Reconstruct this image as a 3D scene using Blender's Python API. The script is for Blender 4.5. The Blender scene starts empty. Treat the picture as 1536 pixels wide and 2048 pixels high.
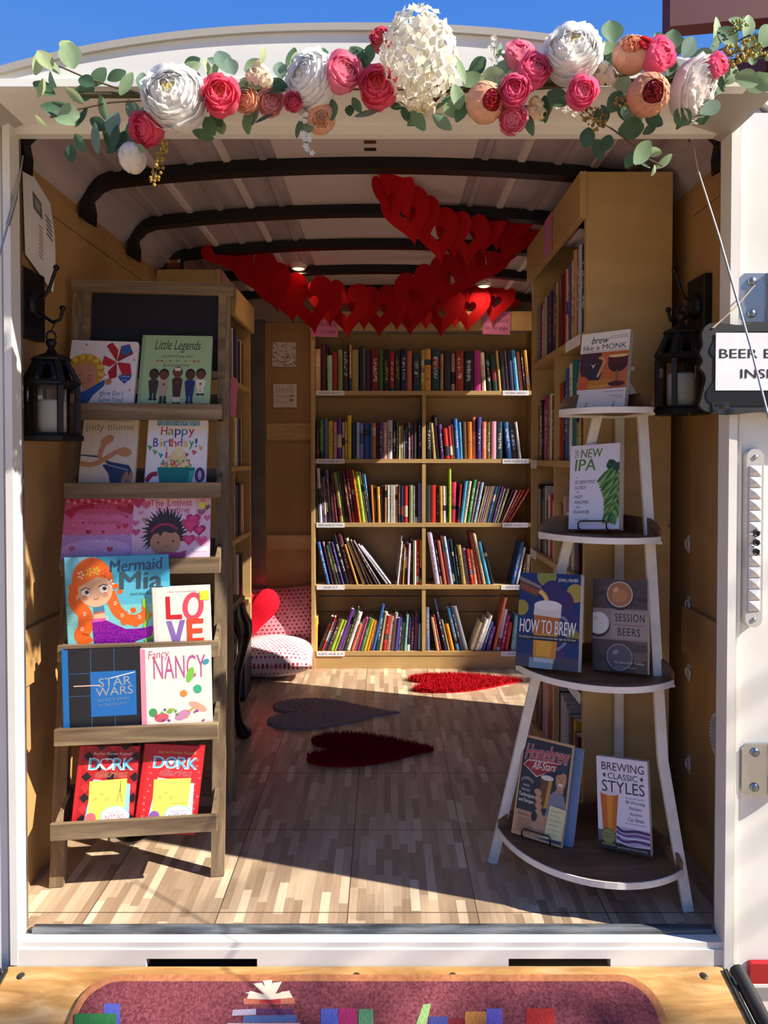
import bpy, math, random
from mathutils import Vector, Matrix
from mathutils.geometry import tessellate_polygon

# ------------------------------------------------------------------ camera, sky, sun
S = bpy.context.scene
COL = S.collection
PI = math.pi
F, CX, CY, HZ = 1420.0, 768.0, 942.0, 915.0          # focal length in px, principal point, horizon row
CAMP = Vector((0.0, -1.59, 1.07))
PITCH = math.atan((CY - HZ) / F)
cam_d = bpy.data.cameras.new('camera'); cam = bpy.data.objects.new('camera', cam_d); COL.objects.link(cam)
cam.location = CAMP; cam.rotation_euler = (PI / 2 - PITCH, 0, 0)
cam_d.sensor_fit = 'AUTO'; cam_d.sensor_width = 36.0; cam_d.lens = 36.0 * F / 2048
cam_d.shift_y = -(1024 - CY) / 2048
cam_d.clip_start = 0.05; cam_d.clip_end = 300
S.camera = cam

S.view_settings.view_transform = 'Standard'
S.view_settings.look = 'None'
S.view_settings.exposure = 0.15
S.view_settings.gamma = 1.0
S.view_settings.use_curve_mapping = False

SUN_DIR = Vector((-1.0, 0.30, -0.76)).normalized()
sun_d = bpy.data.lights.new('sun', 'SUN'); sun_d.energy = 9.5; sun_d.angle = 0.009; sun_d.color = (1.0, 0.93, 0.80)
sun = bpy.data.objects.new('sun', sun_d); COL.objects.link(sun)
sun.rotation_euler = SUN_DIR.to_track_quat('-Z', 'Y').to_euler(); sun.location = (6, -4, 6)

W = bpy.data.worlds.new('sky'); S.world = W; W.use_nodes = True
def build_sky():
    nt = W.node_tree; nt.nodes.clear()
    out = nt.nodes.new('ShaderNodeOutputWorld'); bg = nt.nodes.new('ShaderNodeBackground')
    tc = nt.nodes.new('ShaderNodeTexCoord'); sp = nt.nodes.new('ShaderNodeSeparateXYZ')
    mr = nt.nodes.new('ShaderNodeMapRange'); mr.inputs[1].default_value = -0.05; mr.inputs[2].default_value = 0.75
    cr = nt.nodes.new('ShaderNodeValToRGB')
    e = cr.color_ramp.elements
    e[0].position = 0.0; e[0].color = (0.30, 0.265, 0.23, 1)
    e[1].position = 1.0; e[1].color = (0.045, 0.17, 0.58, 1)
    k = e.new(0.20); k.color = (0.26, 0.25, 0.25, 1)
    k = e.new(0.36); k.color = (0.17, 0.34, 0.70, 1)
    k = e.new(0.75); k.color = (0.055, 0.215, 0.70, 1)
    nt.links.new(tc.outputs['Generated'], sp.inputs[0]); nt.links.new(sp.outputs[2], mr.inputs[0])
    nt.links.new(mr.outputs[0], cr.inputs[0]); nt.links.new(cr.outputs[0], bg.inputs[0])
    bg.inputs[1].default_value = 1.0
    nt.links.new(bg.outputs[0], out.inputs[0])
build_sky()

# ------------------------------------------------------------------ helpers
rng = random.Random(7)
def ray(px, py):
    cp, sp = math.cos(PITCH), math.sin(PITCH)
    a, b = (px - CX) / F, -(py - CY) / F
    return Vector((a, cp + b * sp, -sp + b * cp))
def on_y(px, py, y):
    d = ray(px, py); return CAMP + d * ((y - CAMP.y) / d.y)
def on_z(px, py, z):
    d = ray(px, py); return CAMP + d * ((z - CAMP.z) / d.z)
def on_x(px, py, x):
    d = ray(px, py); return CAMP + d * ((x - CAMP.x) / d.x)
def on_plane(px, py, p, n):
    d = ray(px, py); return CAMP + d * ((p - CAMP).dot(n) / d.dot(n))

def lin(c):
    if isinstance(c, str):
        c = c.lstrip('#'); c = tuple(int(c[i:i + 2], 16) / 255 for i in (0, 2, 4))
    return tuple(v / 12.92 if v <= 0.04045 else ((v + 0.055) / 1.055) ** 2.4 for v in c) + (1.0,)

MATS = {}
def mat(c, rough=0.6, metal=0.0, spec=0.5, key=None):
    k = key or (c, rough, metal, spec)
    if k in MATS: return MATS[k]
    m = bpy.data.materials.new('paint_' + str(len(MATS))); m.use_nodes = True
    b = m.node_tree.nodes['Principled BSDF']
    b.inputs['Base Color'].default_value = lin(c); b.inputs['Roughness'].default_value = rough
    b.inputs['Metallic'].default_value = metal; b.inputs['Specular IOR Level'].default_value = spec
    MATS[k] = m; return m

class NT:
    """short hand for building a node material"""
    def __init__(s, name, rough=0.6, metal=0.0, spec=0.5):
        s.m = bpy.data.materials.new(name); s.m.use_nodes = True; s.t = s.m.node_tree
        s.b = s.t.nodes['Principled BSDF']; s.b.inputs['Roughness'].default_value = rough
        s.b.inputs['Metallic'].default_value = metal; s.b.inputs['Specular IOR Level'].default_value = spec
    def n(s, kind, **kw):
        nd = s.t.nodes.new(kind)
        for k, v in kw.items(): setattr(nd, k, v)
        return nd
    def l(s, a, b): s.t.links.new(a, b)
    def setin(s, sock, v):
        if isinstance(v, bpy.types.NodeSocket): s.l(v, sock)
        else: sock.default_value = v
    def math(s, op, a, b=0.0, c=0.0):
        nd = s.n('ShaderNodeMath', operation=op)
        s.setin(nd.inputs[0], a); s.setin(nd.inputs[1], b); s.setin(nd.inputs[2], c)
        return nd.outputs[0]
    def coord(s, kind='Object'): return s.n('ShaderNodeTexCoord').outputs[kind]
    def mapping(s, v, scale=(1, 1, 1), loc=(0, 0, 0), rot=(0, 0, 0)):
        nd = s.n('ShaderNodeMapping'); s.l(v, nd.inputs[0])
        nd.inputs['Scale'].default_value = scale; nd.inputs['Location'].default_value = loc; nd.inputs['Rotation'].default_value = rot
        return nd.outputs[0]
    def sep(s, v):
        nd = s.n('ShaderNodeSeparateXYZ'); s.l(v, nd.inputs[0]); return nd.outputs
    def comb(s, x=0.0, y=0.0, z=0.0):
        nd = s.n('ShaderNodeCombineXYZ')
        for i, v in enumerate((x, y, z)): s.setin(nd.inputs[i], v)
        return nd.outputs[0]
    def noise(s, v, scale=5, detail=4, rough=0.55, dist=0.0):
        nd = s.n('ShaderNodeTexNoise'); s.l(v, nd.inputs['Vector'])
        nd.inputs['Scale'].default_value = scale; nd.inputs['Detail'].default_value = detail
        nd.inputs['Roughness'].default_value = rough; nd.inputs['Distortion'].default_value = dist
        return nd.outputs[0]
    def white(s, v):
        nd = s.n('ShaderNodeTexWhiteNoise', noise_dimensions='3D'); s.l(v, nd.inputs['Vector']); return nd.outputs
    def ramp(s, f, stops, interp='LINEAR'):
        nd = s.n('ShaderNodeValToRGB'); nd.color_ramp.interpolation = interp
        e = nd.color_ramp.elements
        e[0].position, e[0].color = stops[0][0], lin(stops[0][1])
        e[1].position, e[1].color = stops[-1][0], lin(stops[-1][1])
        for p, c in stops[1:-1]:
            k = e.new(p); k.color = lin(c)
        s.l(f, nd.inputs[0]); return nd.outputs[0]
    def mix(s, f, a, b, mode='MIX'):
        nd = s.n('ShaderNodeMix', data_type='RGBA', blend_type=mode)
        s.setin(nd.inputs[0], f)
        s.setin(nd.inputs[6], lin(a) if isinstance(a, str) else a); s.setin(nd.inputs[7], lin(b) if isinstance(b, str) else b)
        return nd.outputs[2]
    def color(s, v): s.setin(s.b.inputs['Base Color'], lin(v) if isinstance(v, str) else v); return s
    def bump(s, h, strength=0.3, dist=0.002):
        nd = s.n('ShaderNodeBump'); nd.inputs['Strength'].default_value = strength; nd.inputs['Distance'].default_value = dist
        s.l(h, nd.inputs['Height']); s.l(nd.outputs[0], s.b.inputs['Normal']); return s

class MB:
    """collects shapes into one mesh"""
    def __init__(s): s.v = []; s.f = []; s.mi = []; s.sm = []; s.M = Matrix.Identity(4); s.cur = 0
    def add(s, vs, fs, smooth=False, mi=None):
        o = len(s.v); s.v += [tuple(s.M @ Vector(p)) for p in vs]
        for f in fs: s.f.append(tuple(i + o for i in f)); s.mi.append(s.cur if mi is None else mi); s.sm.append(smooth)
        return s
    def box(s, x0, x1, y0, y1, z0, z1, mi=None):
        return s.add([(x0, y0, z0), (x1, y0, z0), (x1, y1, z0), (x0, y1, z0), (x0, y0, z1), (x1, y0, z1), (x1, y1, z1), (x0, y1, z1)],
                     [(0, 3, 2, 1), (4, 5, 6, 7), (0, 1, 5, 4), (1, 2, 6, 5), (2, 3, 7, 6), (3, 0, 4, 7)], mi=mi)
    def bbox(s, x0, x1, y0, y1, z0, z1, b=0.003):
        """box with chamfered edges"""
        vs = []; X = (x0, x1); Y = (y0, y1); Z = (z0, z1)
        idx = {}
        for i in (0, 1):
            for j in (0, 1):
                for k in (0, 1):
                    sx, sy, sz = (1 if i == 0 else -1) * b, (1 if j == 0 else -1) * b, (1 if k == 0 else -1) * b
                    for a in range(3):
                        p = [X[i] + sx, Y[j] + sy, Z[k] + sz]; p[a] = (X[i], Y[j], Z[k])[a]
                        idx[i, j, k, a] = len(vs); vs.append(tuple(p))
        fs = []
        for a in range(3):
            for e in (0, 1):
                q = []
                for (m, n) in ((0, 0), (1, 0), (1, 1), (0, 1)):
                    c = [0, 0, 0]; o = [t for t in range(3) if t != a]; c[a] = e; c[o[0]] = m; c[o[1]] = n
                    q.append(idx[c[0], c[1], c[2], a])
                fs.append(tuple(q))
        for a in range(3):
            o = [t for t in range(3) if t != a]
            for m in (0, 1):
                for n in (0, 1):
                    c0 = [0, 0, 0]; c1 = [0, 0, 0]; c0[o[0]] = c1[o[0]] = m; c0[o[1]] = c1[o[1]] = n; c1[a] = 1
                    fs.append((idx[(*c0, o[0])], idx[(*c1, o[0])], idx[(*c1, o[1])], idx[(*c0, o[1])]))
        for i in (0, 1):
            for j in (0, 1):
                for k in (0, 1): fs.append((idx[i, j, k, 0], idx[i, j, k, 1], idx[i, j, k, 2]))
        return s.add(vs, fs)
    def beam(s, a, b, w, d, up=(0, 0, 1), ext=0.0):
        """rectangular bar from a to b: w across, d along 'up'"""
        a, b = Vector(a), Vector(b); t = (b - a).normalized(); u = Vector(up); u = (u - t * u.dot(t)).normalized(); r = t.cross(u)
        a = a - t * ext; b = b + t * ext
        vs = []
        for p in (a, b):
            for (i, j) in ((-1, -1), (1, -1), (1, 1), (-1, 1)): vs.append(p + r * (w / 2 * i) + u * (d / 2 * j))
        return s.add(vs, [(0, 3, 2, 1), (4, 5, 6, 7), (0, 1, 5, 4), (1, 2, 6, 5), (2, 3, 7, 6), (3, 0, 4, 7)])
    def prism(s, pts, y0, y1, mi=None):
        """2-D outline (x,z) extruded from y0 to y1"""
        n = len(pts); vs = [(x, y0, z) for x, z in pts] + [(x, y1, z) for x, z in pts]
        tri = tessellate_polygon([[Vector((x, z, 0)) for x, z in pts]])
        fs = [tuple(t) for t in tri] + [tuple(i + n for i in reversed(t)) for t in tri]
        fs += [(i, (i + 1) % n, (i + 1) % n + n, i + n) for i in range(n)]
        return s.add(vs, fs, mi=mi)
    def tube(s, path, r, seg=8, cap=True, closed=False):
        P = [Vector(p) for p in path]; n = len(P)
        R = r if isinstance(r, (list, tuple)) else [r] * n
        T = []
        for i in range(n):
            if closed: t = P[(i + 1) % n] - P[i - 1]
            else: t = P[min(i + 1, n - 1)] - P[max(i - 1, 0)]
            T.append(t.normalized() if t.length > 1e-9 else Vector((0, 0, 1)))
        u = T[0].orthogonal().normalized(); vs = []
        for i in range(n):
            u = u - T[i] * u.dot(T[i])
            u = u.normalized() if u.length > 1e-6 else T[i].orthogonal().normalized()
            w = T[i].cross(u)
            for k in range(seg):
                a = 2 * PI * k / seg; vs.append(P[i] + (u * math.cos(a) + w * math.sin(a)) * R[i])
        fs = []
        for i in range(n if closed else n - 1):
            j = (i + 1) % n
            for k in range(seg): fs.append((i * seg + k, i * seg + (k + 1) % seg, j * seg + (k + 1) % seg, j * seg + k))
        s.add(vs, fs, True)
        if cap and not closed:
            s.add(vs[:seg], [tuple(reversed(range(seg)))]); s.add(vs[-seg:], [tuple(range(seg))])
        return s
    def lathe(s, prof, seg=24, smooth=True, c=(0, 0, 0), sq=None):
        """profile (r,z) spun around z"""
        vs = []; n = len(prof)
        for k in range(seg):
            a = 2 * PI * (k + (0.5 if sq else 0)) / seg
            for r, z in prof: vs.append((c[0] + r * math.cos(a), c[1] + r * math.sin(a), c[2] + z))
        fs = []
        for k in range(seg):
            for i in range(n - 1): fs.append((k * n + i, ((k + 1) % seg) * n + i, ((k + 1) % seg) * n + i + 1, k * n + i + 1))
        s.add(vs, fs, smooth)
        if prof[0][0] > 1e-6: s.add([vs[k * n] for k in range(seg)], [tuple(reversed(range(seg)))])
        if prof[-1][0] > 1e-6: s.add([vs[k * n + n - 1] for k in range(seg)], [tuple(range(seg))])
        return s
    def ball(s, c, r, seg=14, rings=9, sc=(1, 1, 1)):
        prof = [(r * math.sin(PI * i / rings), -r * math.cos(PI * i / rings)) for i in range(rings + 1)]
        M0 = s.M; s.M = M0 @ Matrix.Translation(c) @ Matrix.Diagonal((*sc, 1)); s.lathe(prof, seg); s.M = M0
        return s
    def grid(s, fn, nu, nv, smooth=True, mi=None):
        vs = [fn(i / nu, j / nv) for i in range(nu + 1) for j in range(nv + 1)]
        fs = [(i * (nv + 1) + j, (i + 1) * (nv + 1) + j, (i + 1) * (nv + 1) + j + 1, i * (nv + 1) + j + 1) for i in range(nu) for j in range(nv)]
        return s.add(vs, fs, smooth, mi)
    def build(s, name, m, parent=None, M=None):
        me = bpy.data.meshes.new(name); me.from_pydata(s.v, [], s.f)
        for x in (m if isinstance(m, (list, tuple)) else [m]): me.materials.append(x)
        me.polygons.foreach_set('material_index', s.mi); me.polygons.foreach_set('use_smooth', s.sm); me.update()
        o = bpy.data.objects.new(name, me); COL.objects.link(o)
        if M is not None: o.matrix_world = M
        if parent is not None: o.parent = parent
        return o

def tag(o, label, cat, group=None):
    o['label'] = label; o['category'] = cat
    if group: o['group'] = group
    return o
def empty(name, label, cat, M=None, group=None):
    o = bpy.data.objects.new(name, None); COL.objects.link(o); o.empty_display_size = 0.05
    if M is not None: o.matrix_world = M
    return tag(o, label, cat, group)
def struct(o, label=None):
    o['kind'] = 'structure'
    if label: o['label'] = label
    return o
def T(x, y, z): return Matrix.Translation((x, y, z))
def frame(o, x, y, z):
    """matrix with given origin and axes"""
    return Matrix(((x[0], y[0], z[0], o[0]), (x[1], y[1], z[1], o[1]), (x[2], y[2], z[2], o[2]), (0, 0, 0, 1)))

TXT = {}
def text_mesh(body, shear=0.0, bold=0.0, space=1.0):
    k = (body, shear, bold, space)
    if k in TXT: return TXT[k]
    cu = bpy.data.curves.new('lettering', 'FONT'); cu.body = body; cu.shear = shear; cu.offset = bold; cu.resolution_u = 3
    cu.space_character = space; cu.align_x = 'CENTER'
    o = bpy.data.objects.new('lettering', cu); COL.objects.link(o)
    dg = bpy.context.evaluated_depsgraph_get(); dg.update()
    me = bpy.data.meshes.new_from_object(o.evaluated_get(dg))
    vs = [tuple(v.co) for v in me.vertices]; fs = [tuple(p.vertices) for p in me.polygons]
    bpy.data.objects.remove(o); bpy.data.curves.remove(cu); bpy.data.meshes.remove(me)
    x = [v[0] for v in vs]; y = [v[1] for v in vs]
    x0, x1, y0, y1 = min(x), max(x), min(y), max(y)
    TXT[k] = ([((a - x0) / (x1 - x0), (b - y0) / (y1 - y0)) for a, b, c in vs], fs); return TXT[k]

class Art:
    """printed shapes laid on a flat face: u to the right, v up, both 0..1; each one a hair above the last"""
    def __init__(s, w, h, step=0.00005): s.w, s.h = w, h; s.mb = MB(); s.mats = []; s.k = 0; s.step = step; s.hold = False; s.base = 0.00012
    def mi(s, c, rough=0.45):
        m = c if not isinstance(c, str) else mat(c, rough)
        if m not in s.mats: s.mats.append(m)
        return s.mats.index(m)
    def put(s, pts, fs, c):
        s.k += 0 if s.hold else 1; y = -float(s.k)
        if any(u < 0 or u > 1 or v < 0 or v > 1 for u, v in pts):        # trim to the cover
            np_, nf = [], []
            for f in fs:
                P = [pts[i] for i in f]
                for ax, lim, sg in ((0, 0, 1), (0, 1, -1), (1, 0, 1), (1, 1, -1)):
                    Q = []
                    for i in range(len(P)):
                        p, r = P[i - 1], P[i]; dp, dr = (p[ax] - lim) * sg, (r[ax] - lim) * sg
                        if (dp >= 0) != (dr >= 0): t = dp / (dp - dr); Q.append((p[0] + (r[0] - p[0]) * t, p[1] + (r[1] - p[1]) * t))
                        if dr >= 0: Q.append(r)
                    P = Q
                    if len(P) < 3: break
                if len(P) >= 3: nf.append(tuple(range(len(np_), len(np_) + len(P)))); np_ += P
            pts, fs = np_, nf
        s.mb.add([(u * s.w, y, v * s.h) for u, v in pts], fs, mi=s.mi(c)); return s
    def poly(s, pts, c):
        tri = tessellate_polygon([[Vector((u * s.w, v * s.h, 0)) for u, v in pts]])
        return s.put(pts, [tuple(t) for t in tri], c)
    def rect(s, u0, v0, u1, v1, c): return s.poly([(u0, v0), (u1, v0), (u1, v1), (u0, v1)], c)
    def ell(s, u, v, ru, rv, c, n=24, rot=0.0, a0=0.0, a1=2 * PI):
        full = a1 - a0 > 6.28; pts = []
        k = s.w / s.h
        for i in range(n + (0 if full else 1)):
            a = a0 + (a1 - a0) * i / n; x, y = ru * math.cos(a), rv * math.sin(a) / k
            x, y = x * math.cos(rot) - y * math.sin(rot), x * math.sin(rot) + y * math.cos(rot)
            pts.append((u + x, v + y * k))
        return s.poly(pts, c)
    def circ(s, u, v, r, c, n=20):
        s.hold = r < 0.013 and s.k > 0; s.ell(u, v, r, r * s.w / s.h, c, n); s.hold = False; return s
    def heart(s, u, v, r, c, rot=0.0, n=22):
        k = s.w / s.h; pts = []
        for i in range(n):
            t = 2 * PI * i / n; x = 16 * math.sin(t) ** 3 / 17; y = (13 * math.cos(t) - 5 * math.cos(2 * t) - 2 * math.cos(3 * t) - math.cos(4 * t)) / 17
            x, y = x * math.cos(rot) - y * math.sin(rot), x * math.sin(rot) + y * math.cos(rot)
            pts.append((u + x * r, v + y * r * k))
        return s.poly(pts, c)
    def stroke(s, pts, wd, c, taper=False):
        """poly-line of width wd (in u units)"""
        P = [Vector((u * s.w, v * s.h)) for u, v in pts]; L = []; R = []
        for i, p in enumerate(P):
            t = P[min(i + 1, len(P) - 1)] - P[max(i - 1, 0)]; t = t.normalized() if t.length > 0 else Vector((1, 0)); n = Vector((-t.y, t.x))
            h = wd * s.w / 2 * ((1 - 0.8 * i / (len(P) - 1)) if taper else 1)
            L.append(p + n * h); R.append(p - n * h)
        n = len(P); vs = [(q.x / s.w, q.y / s.h) for q in L + R]
        return s.put(vs, [(i, i + 1, n + i + 1, n + i) for i in range(n - 1)], c)
    def curve(s, pts, wd, c, n=6, taper=False):
        P = [Vector(p) for p in pts]; out = []
        for i in range(len(P) - 1):
            p0, p1, p2, p3 = P[max(i - 1, 0)], P[i], P[i + 1], P[min(i + 2, len(P) - 1)]
            for k in range(n):
                t = k / n
                out.append(tuple(0.5 * ((2 * p1) + (p2 - p0) * t + (2 * p0 - 5 * p1 + 4 * p2 - p3) * t * t + (3 * p1 - p0 - 3 * p2 + p3) * t ** 3)))
        out.append(tuple(P[-1])); return s.stroke(out, wd, c, taper)
    def text(s, body, u0, v0, u1, v1, c, shear=0.0, bold=0.0, out=None, ow=0.03, rise=0.0, space=1.0, arc=0.0, vert=False):
        hh = (v1 - v0) * 0.42; bold_ = max(0.0, bold)
        vs, fs = text_mesh(body, shear, min(0.0, bold), space)
        def lay(du, dv, cc):
            q = []
            for a, b in vs:
                if vert: a, b = 1 - b, a                      # turned to read upwards
                q.append((u0 + a * (u1 - u0) + du * s.h / s.w, v0 + b * (v1 - v0) + dv + rise * (a - 0.5) + arc * (1 - (2 * a - 1) ** 2)))
            s.put(q, fs, cc)
        if out:
            o_ = (bold_ + ow) * hh
            for du, dv in ((-1, -1), (1, -1), (1, 1), (-1, 1)): lay(du * o_, dv * o_ * 0.8, out)
        if bold_ > 0.004:
            for du in (-1, 1): lay(du * bold_ * hh, 0, c)
        lay(0, 0, c); return s
    def build(s, name, parent, M=None):
        st = min(s.step, 0.0008 / max(1, s.k)); s.mb.v = [(x, -s.base + st * y, z) for x, y, z in s.mb.v]
        o = s.mb.build(name, s.mats, parent)
        if M is not None: o.matrix_local = M
        return o

def wood(name, c0, c1, c2, scale=(40, 3, 3), rough=0.6, coord='Object', bump=0.15):
    t = NT(name, rough); v = t.coord(coord)
    f = t.noise(t.mapping(v, scale), 1.0, 6, 0.6, 0.6)
    t.color(t.ramp(f, [(0.28, c0), (0.5, c1), (0.72, c2)])); t.bump(f, bump, 0.002); return t.m
# ------------------------------------------------------------------ materials of the place
def floor_material():
    t = NT('vinyl_floor', 0.32)
    x, y, _ = t.sep(t.coord())
    su = t.math('FLOOR', t.math('DIVIDE', x, 0.0217))
    r1 = t.white(t.comb(su, 3.3, 0.0))[0]
    yo = t.math('ADD', y, t.math('MULTIPLY', r1, 0.4))
    sv = t.math('FLOOR', t.math('DIVIDE', yo, 0.123))
    r2 = t.white(t.comb(su, sv, 1.7))[0]
    base = t.ramp(r2, [(0.0, '#9c8670'), (0.3, '#ab957f'), (0.55, '#b7a28b'), (0.8, '#c4b098'), (0.94, '#d2c1aa'), (1.0, '#ddcfba')])
    g = t.noise(t.mapping(t.coord(), (220, 9, 1)), 1.0, 4, 0.6)
    base = t.mix(0.28, base, t.ramp(g, [(0.3, '#6f573f'), (0.7, '#d8c6ac')]), 'OVERLAY')
    gx = t.math('ABSOLUTE', t.math('SUBTRACT', t.math('FRACT', t.math('DIVIDE', t.math('ADD', x, 0.085), 0.304)), 0.5))
    gy = t.math('ABSOLUTE', t.math('SUBTRACT', t.math('FRACT', t.math('DIVIDE', t.math('ADD', y, 0.31), 0.37)), 0.5))
    lx = t.math('GREATER_THAN', gx, 0.4955); ly = t.math('GREATER_THAN', gy, 0.496)
    ln = t.math('MAXIMUM', lx, ly)
    t.color(t.mix(ln, base, '#5a4738')); return t.m
M_FLOOR = floor_material()
M_TAN = NT('tan_painted_plywood', 0.5); _f = M_TAN.noise(M_TAN.mapping(M_TAN.coord(), (2, 2, 9)), 2.0, 5)
M_TAN.color(M_TAN.ramp(_f, [(0.3, '#b5935f'), (0.7, '#c2a06b')])); M_TAN = M_TAN.m
M_WALLP = NT('wall_plywood', 0.55); _f = M_WALLP.noise(M_WALLP.mapping(M_WALLP.coord(), (3, 3, 1)), 2.0, 6)
M_WALLP.color(M_WALLP.ramp(_f, [(0.3, '#a47d4c'), (0.7, '#b58f5c')])); M_WALLP = M_WALLP.m
M_EDGE = wood('raw_board_edge', '#b98f5e', '#c9a574', '#d8b987', (4, 4, 40))
M_WHITE = NT('white_aluminium', 0.35); _f = M_WHITE.noise(M_WHITE.coord(), 3.0, 5)
M_WHITE.color(M_WHITE.ramp(_f, [(0.35, '#d9d6cf'), (0.65, '#e6e4de')])); M_WHITE = M_WHITE.m
M_ROOFM = NT('ceiling_sheet', 0.32, 0.12); _f = M_ROOFM.noise(M_ROOFM.mapping(M_ROOFM.coord(), (9, 1.0, 4)), 1.3, 3)
M_ROOFM.color(M_ROOFM.ramp(_f, [(0.35, '#9d9096'), (0.65, '#bdb0b5')])); M_ROOFM = M_ROOFM.m
M_ROOFC = mat('#cfc2c0', 0.55)
M_BLACK = mat('#0b0c10', 0.45)
M_BLACKMETAL = mat('#121216', 0.4, 0.3)
M_ALU = NT('aluminium_sheet', 0.3, 0.85); _f = M_ALU.noise(M_ALU.coord(), 6.0, 4); M_ALU.color(M_ALU.ramp(_f, [(0.3, '#8b8c8d'), (0.7, '#aeb0b1')])); M_ALU = M_ALU.m
M_STEEL = mat('#b9bcbd', 0.28, 0.9)
M_RUBBER = NT('scuffed_rubber', 0.5); _f = M_RUBBER.noise(M_RUBBER.mapping(M_RUBBER.coord(), (3, 30, 30)), 2.0, 6)
M_RUBBER.color(M_RUBBER.ramp(_f, [(0.4, '#34363a'), (0.62, '#6d7075')])); M_RUBBER = M_RUBBER.m

# ------------------------------------------------------------------ trailer shell
XL, XR, YB = -0.89, 0.833, 2.20
XC = (XL + XR) / 2
def roof_z(x):
    """inside height of the roof sheet"""
    t = abs(x - XC) / ((XR - XL) / 2)
    arch = 1.940 - 0.055 * t ** 2
    if t > 0.88: arch -= 0.105 * ((t - 0.88) / 0.12) ** 2.4
    return arch
struct(MB().box(XL - 0.04, XR + 0.04, 0.0, YB + 0.05, -0.06, 0.0).build('floor', M_FLOOR))

wl = MB().box(XL - 0.04, XL, -0.01, YB + 0.05, -0.06, 1.81)
wl.box(XL, XL + 0.006, 0.0, 1.18, 0.0, 1.713); wl.box(XL, XL + 0.006, 0.0, 2.1, 1.717, 1.775)
struct(wl.build('wall_left', M_WALLP))
struct(MB().bbox(XL + 0.006, XL + 0.020, 0.0, 1.16, 0.51, 0.65, 0.002).build('trim_1', M_WALLP))
DY0, DY1, DZ1 = 1.366, 1.975, 1.74                     # side doorway in the right wall
wr = MB().box(XR, XR + 0.04, -0.01, DY0, -0.06, 1.83); wr.box(XR, XR + 0.04, DY1, YB + 0.05, -0.06, 1.83); wr.box(XR, XR + 0.04, DY0, DY1, DZ1, 1.83)
wr.box(XR - 0.006, XR, 0.0, 0.33, 0.0, 1.713); wr.box(XR - 0.006, XR, 0.0, 0.33, 1.717, 1.775)
struct(wr.build('wall_right', M_WALLP))
struct(MB().bbox(XR - 0.020, XR - 0.006, 0.0, 0.345, 0.54, 0.665, 0.002).build('trim_2', M_WALLP))
struct(MB().box(XR - 0.004, XR + 0.045, DY0 - 0.02, DY0, 0.0, DZ1).box(XR - 0.004, XR + 0.045, DY0, DY1 + 0.02, DZ1, DZ1 + 0.02).build('trim_3', M_ALU))
wb = MB().box(XL - 0.04, XR + 0.04, YB, YB + 0.05, -0.06, 1.99)
struct(wb.build('wall_back', mat('#b7a79e', 0.5)))
struct(MB().box(-0.735, -0.63, YB - 0.012, YB - 0.001, 0.0, 1.80).build('trim_4', M_ALU))
pb = MB().box(-0.628, -0.36, YB - 0.03, YB - 0.001, 0.0, 1.78)
struct(pb.build('trim_5', M_WALLP))
struct(MB().bbox(-0.62, -0.375, YB - 0.045, YB - 0.03, 1.16, 1.25, 0.002).bbox(-0.62, -0.375, YB - 0.045, YB - 0.03, 0.585, 0.66, 0.002).build('trim_6', M_EDGE))
for yq in (0.0,):
    for k in range(1): pass
# roof sheet with its lengthwise ridges, bows under it
NX = 48
xs = [XL - 0.02 + (XR - XL + 0.04) * i / NX for i in range(NX + 1)]
rs = MB()
prof = [(x, roof_z(max(XL, min(XR, x)))) for x in xs]
rs.prism(prof + [(x, z + 0.02) for x, z in reversed(prof)], -0.02, YB + 0.05, mi=0)
for side in (-1, 1):
    for k in range(5):
        a = XC + side * (0.32 + 0.105 * k); q = [a - 0.016, a - 0.008, a + 0.008, a + 0.016]
        zz = [roof_z(v) for v in q]
        rs.prism([(q[0], zz[0] + 0.003), (q[1], zz[1] - 0.007), (q[2], zz[2] - 0.007), (q[3], zz[3] + 0.003)], 0.0, YB, mi=k % 2)  # reflections put into the colour: every other ridge takes the paler material
cx0, cx1 = XC - 0.28, XC + 0.285
cpts = [(cx0 + (cx1 - cx0) * i / 8, roof_z(cx0 + (cx1 - cx0) * i / 8)) for i in range(9)]
rs.prism([(x, z - 0.004) for x, z in cpts] + [(x, z + 0.002) for x, z in reversed(cpts)], 0.0, YB, mi=1)
struct(rs.build('ceiling', [M_ROOFM, M_ROOFC]))
for k, yy in enumerate((0.09, 0.47, 0.85, 1.23, 1.61, 1.99)):
    m = MB(); P = []
    for i in range(61):
        x = XL + 0.012 + (XR - XL - 0.024) * i / 60
        P.append((x, roof_z(x) - 0.004))
    P = [(XL + 0.010, 1.765)] + P + [(XR - 0.010, 1.765)]
    Q = [(x + (0.035 if x < XL + 0.02 else -0.035 if x > XR - 0.02 else 0), z - (0.034 if XL + 0.02 < x < XR - 0.02 else 0.02)) for x, z in P]
    n = len(P); y0, y1 = yy, yy + 0.042
    vs = [(x, y0, z) for x, z in P] + [(x, y0, z) for x, z in Q] + [(x, y1, z) for x, z in P] + [(x, y1, z) for x, z in Q]
    fs = []
    for i in range(n - 1):
        fs += [(i, i + 1, n + i + 1, n + i), (2 * n + i, 3 * n + i, 3 * n + i + 1, 2 * n + i + 1), (n + i, n + i + 1, 3 * n + i + 1, 3 * n + i)]
    struct(m.add(vs, fs).build('trim_%d' % (10 + k), M_BLACKMETAL))

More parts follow.
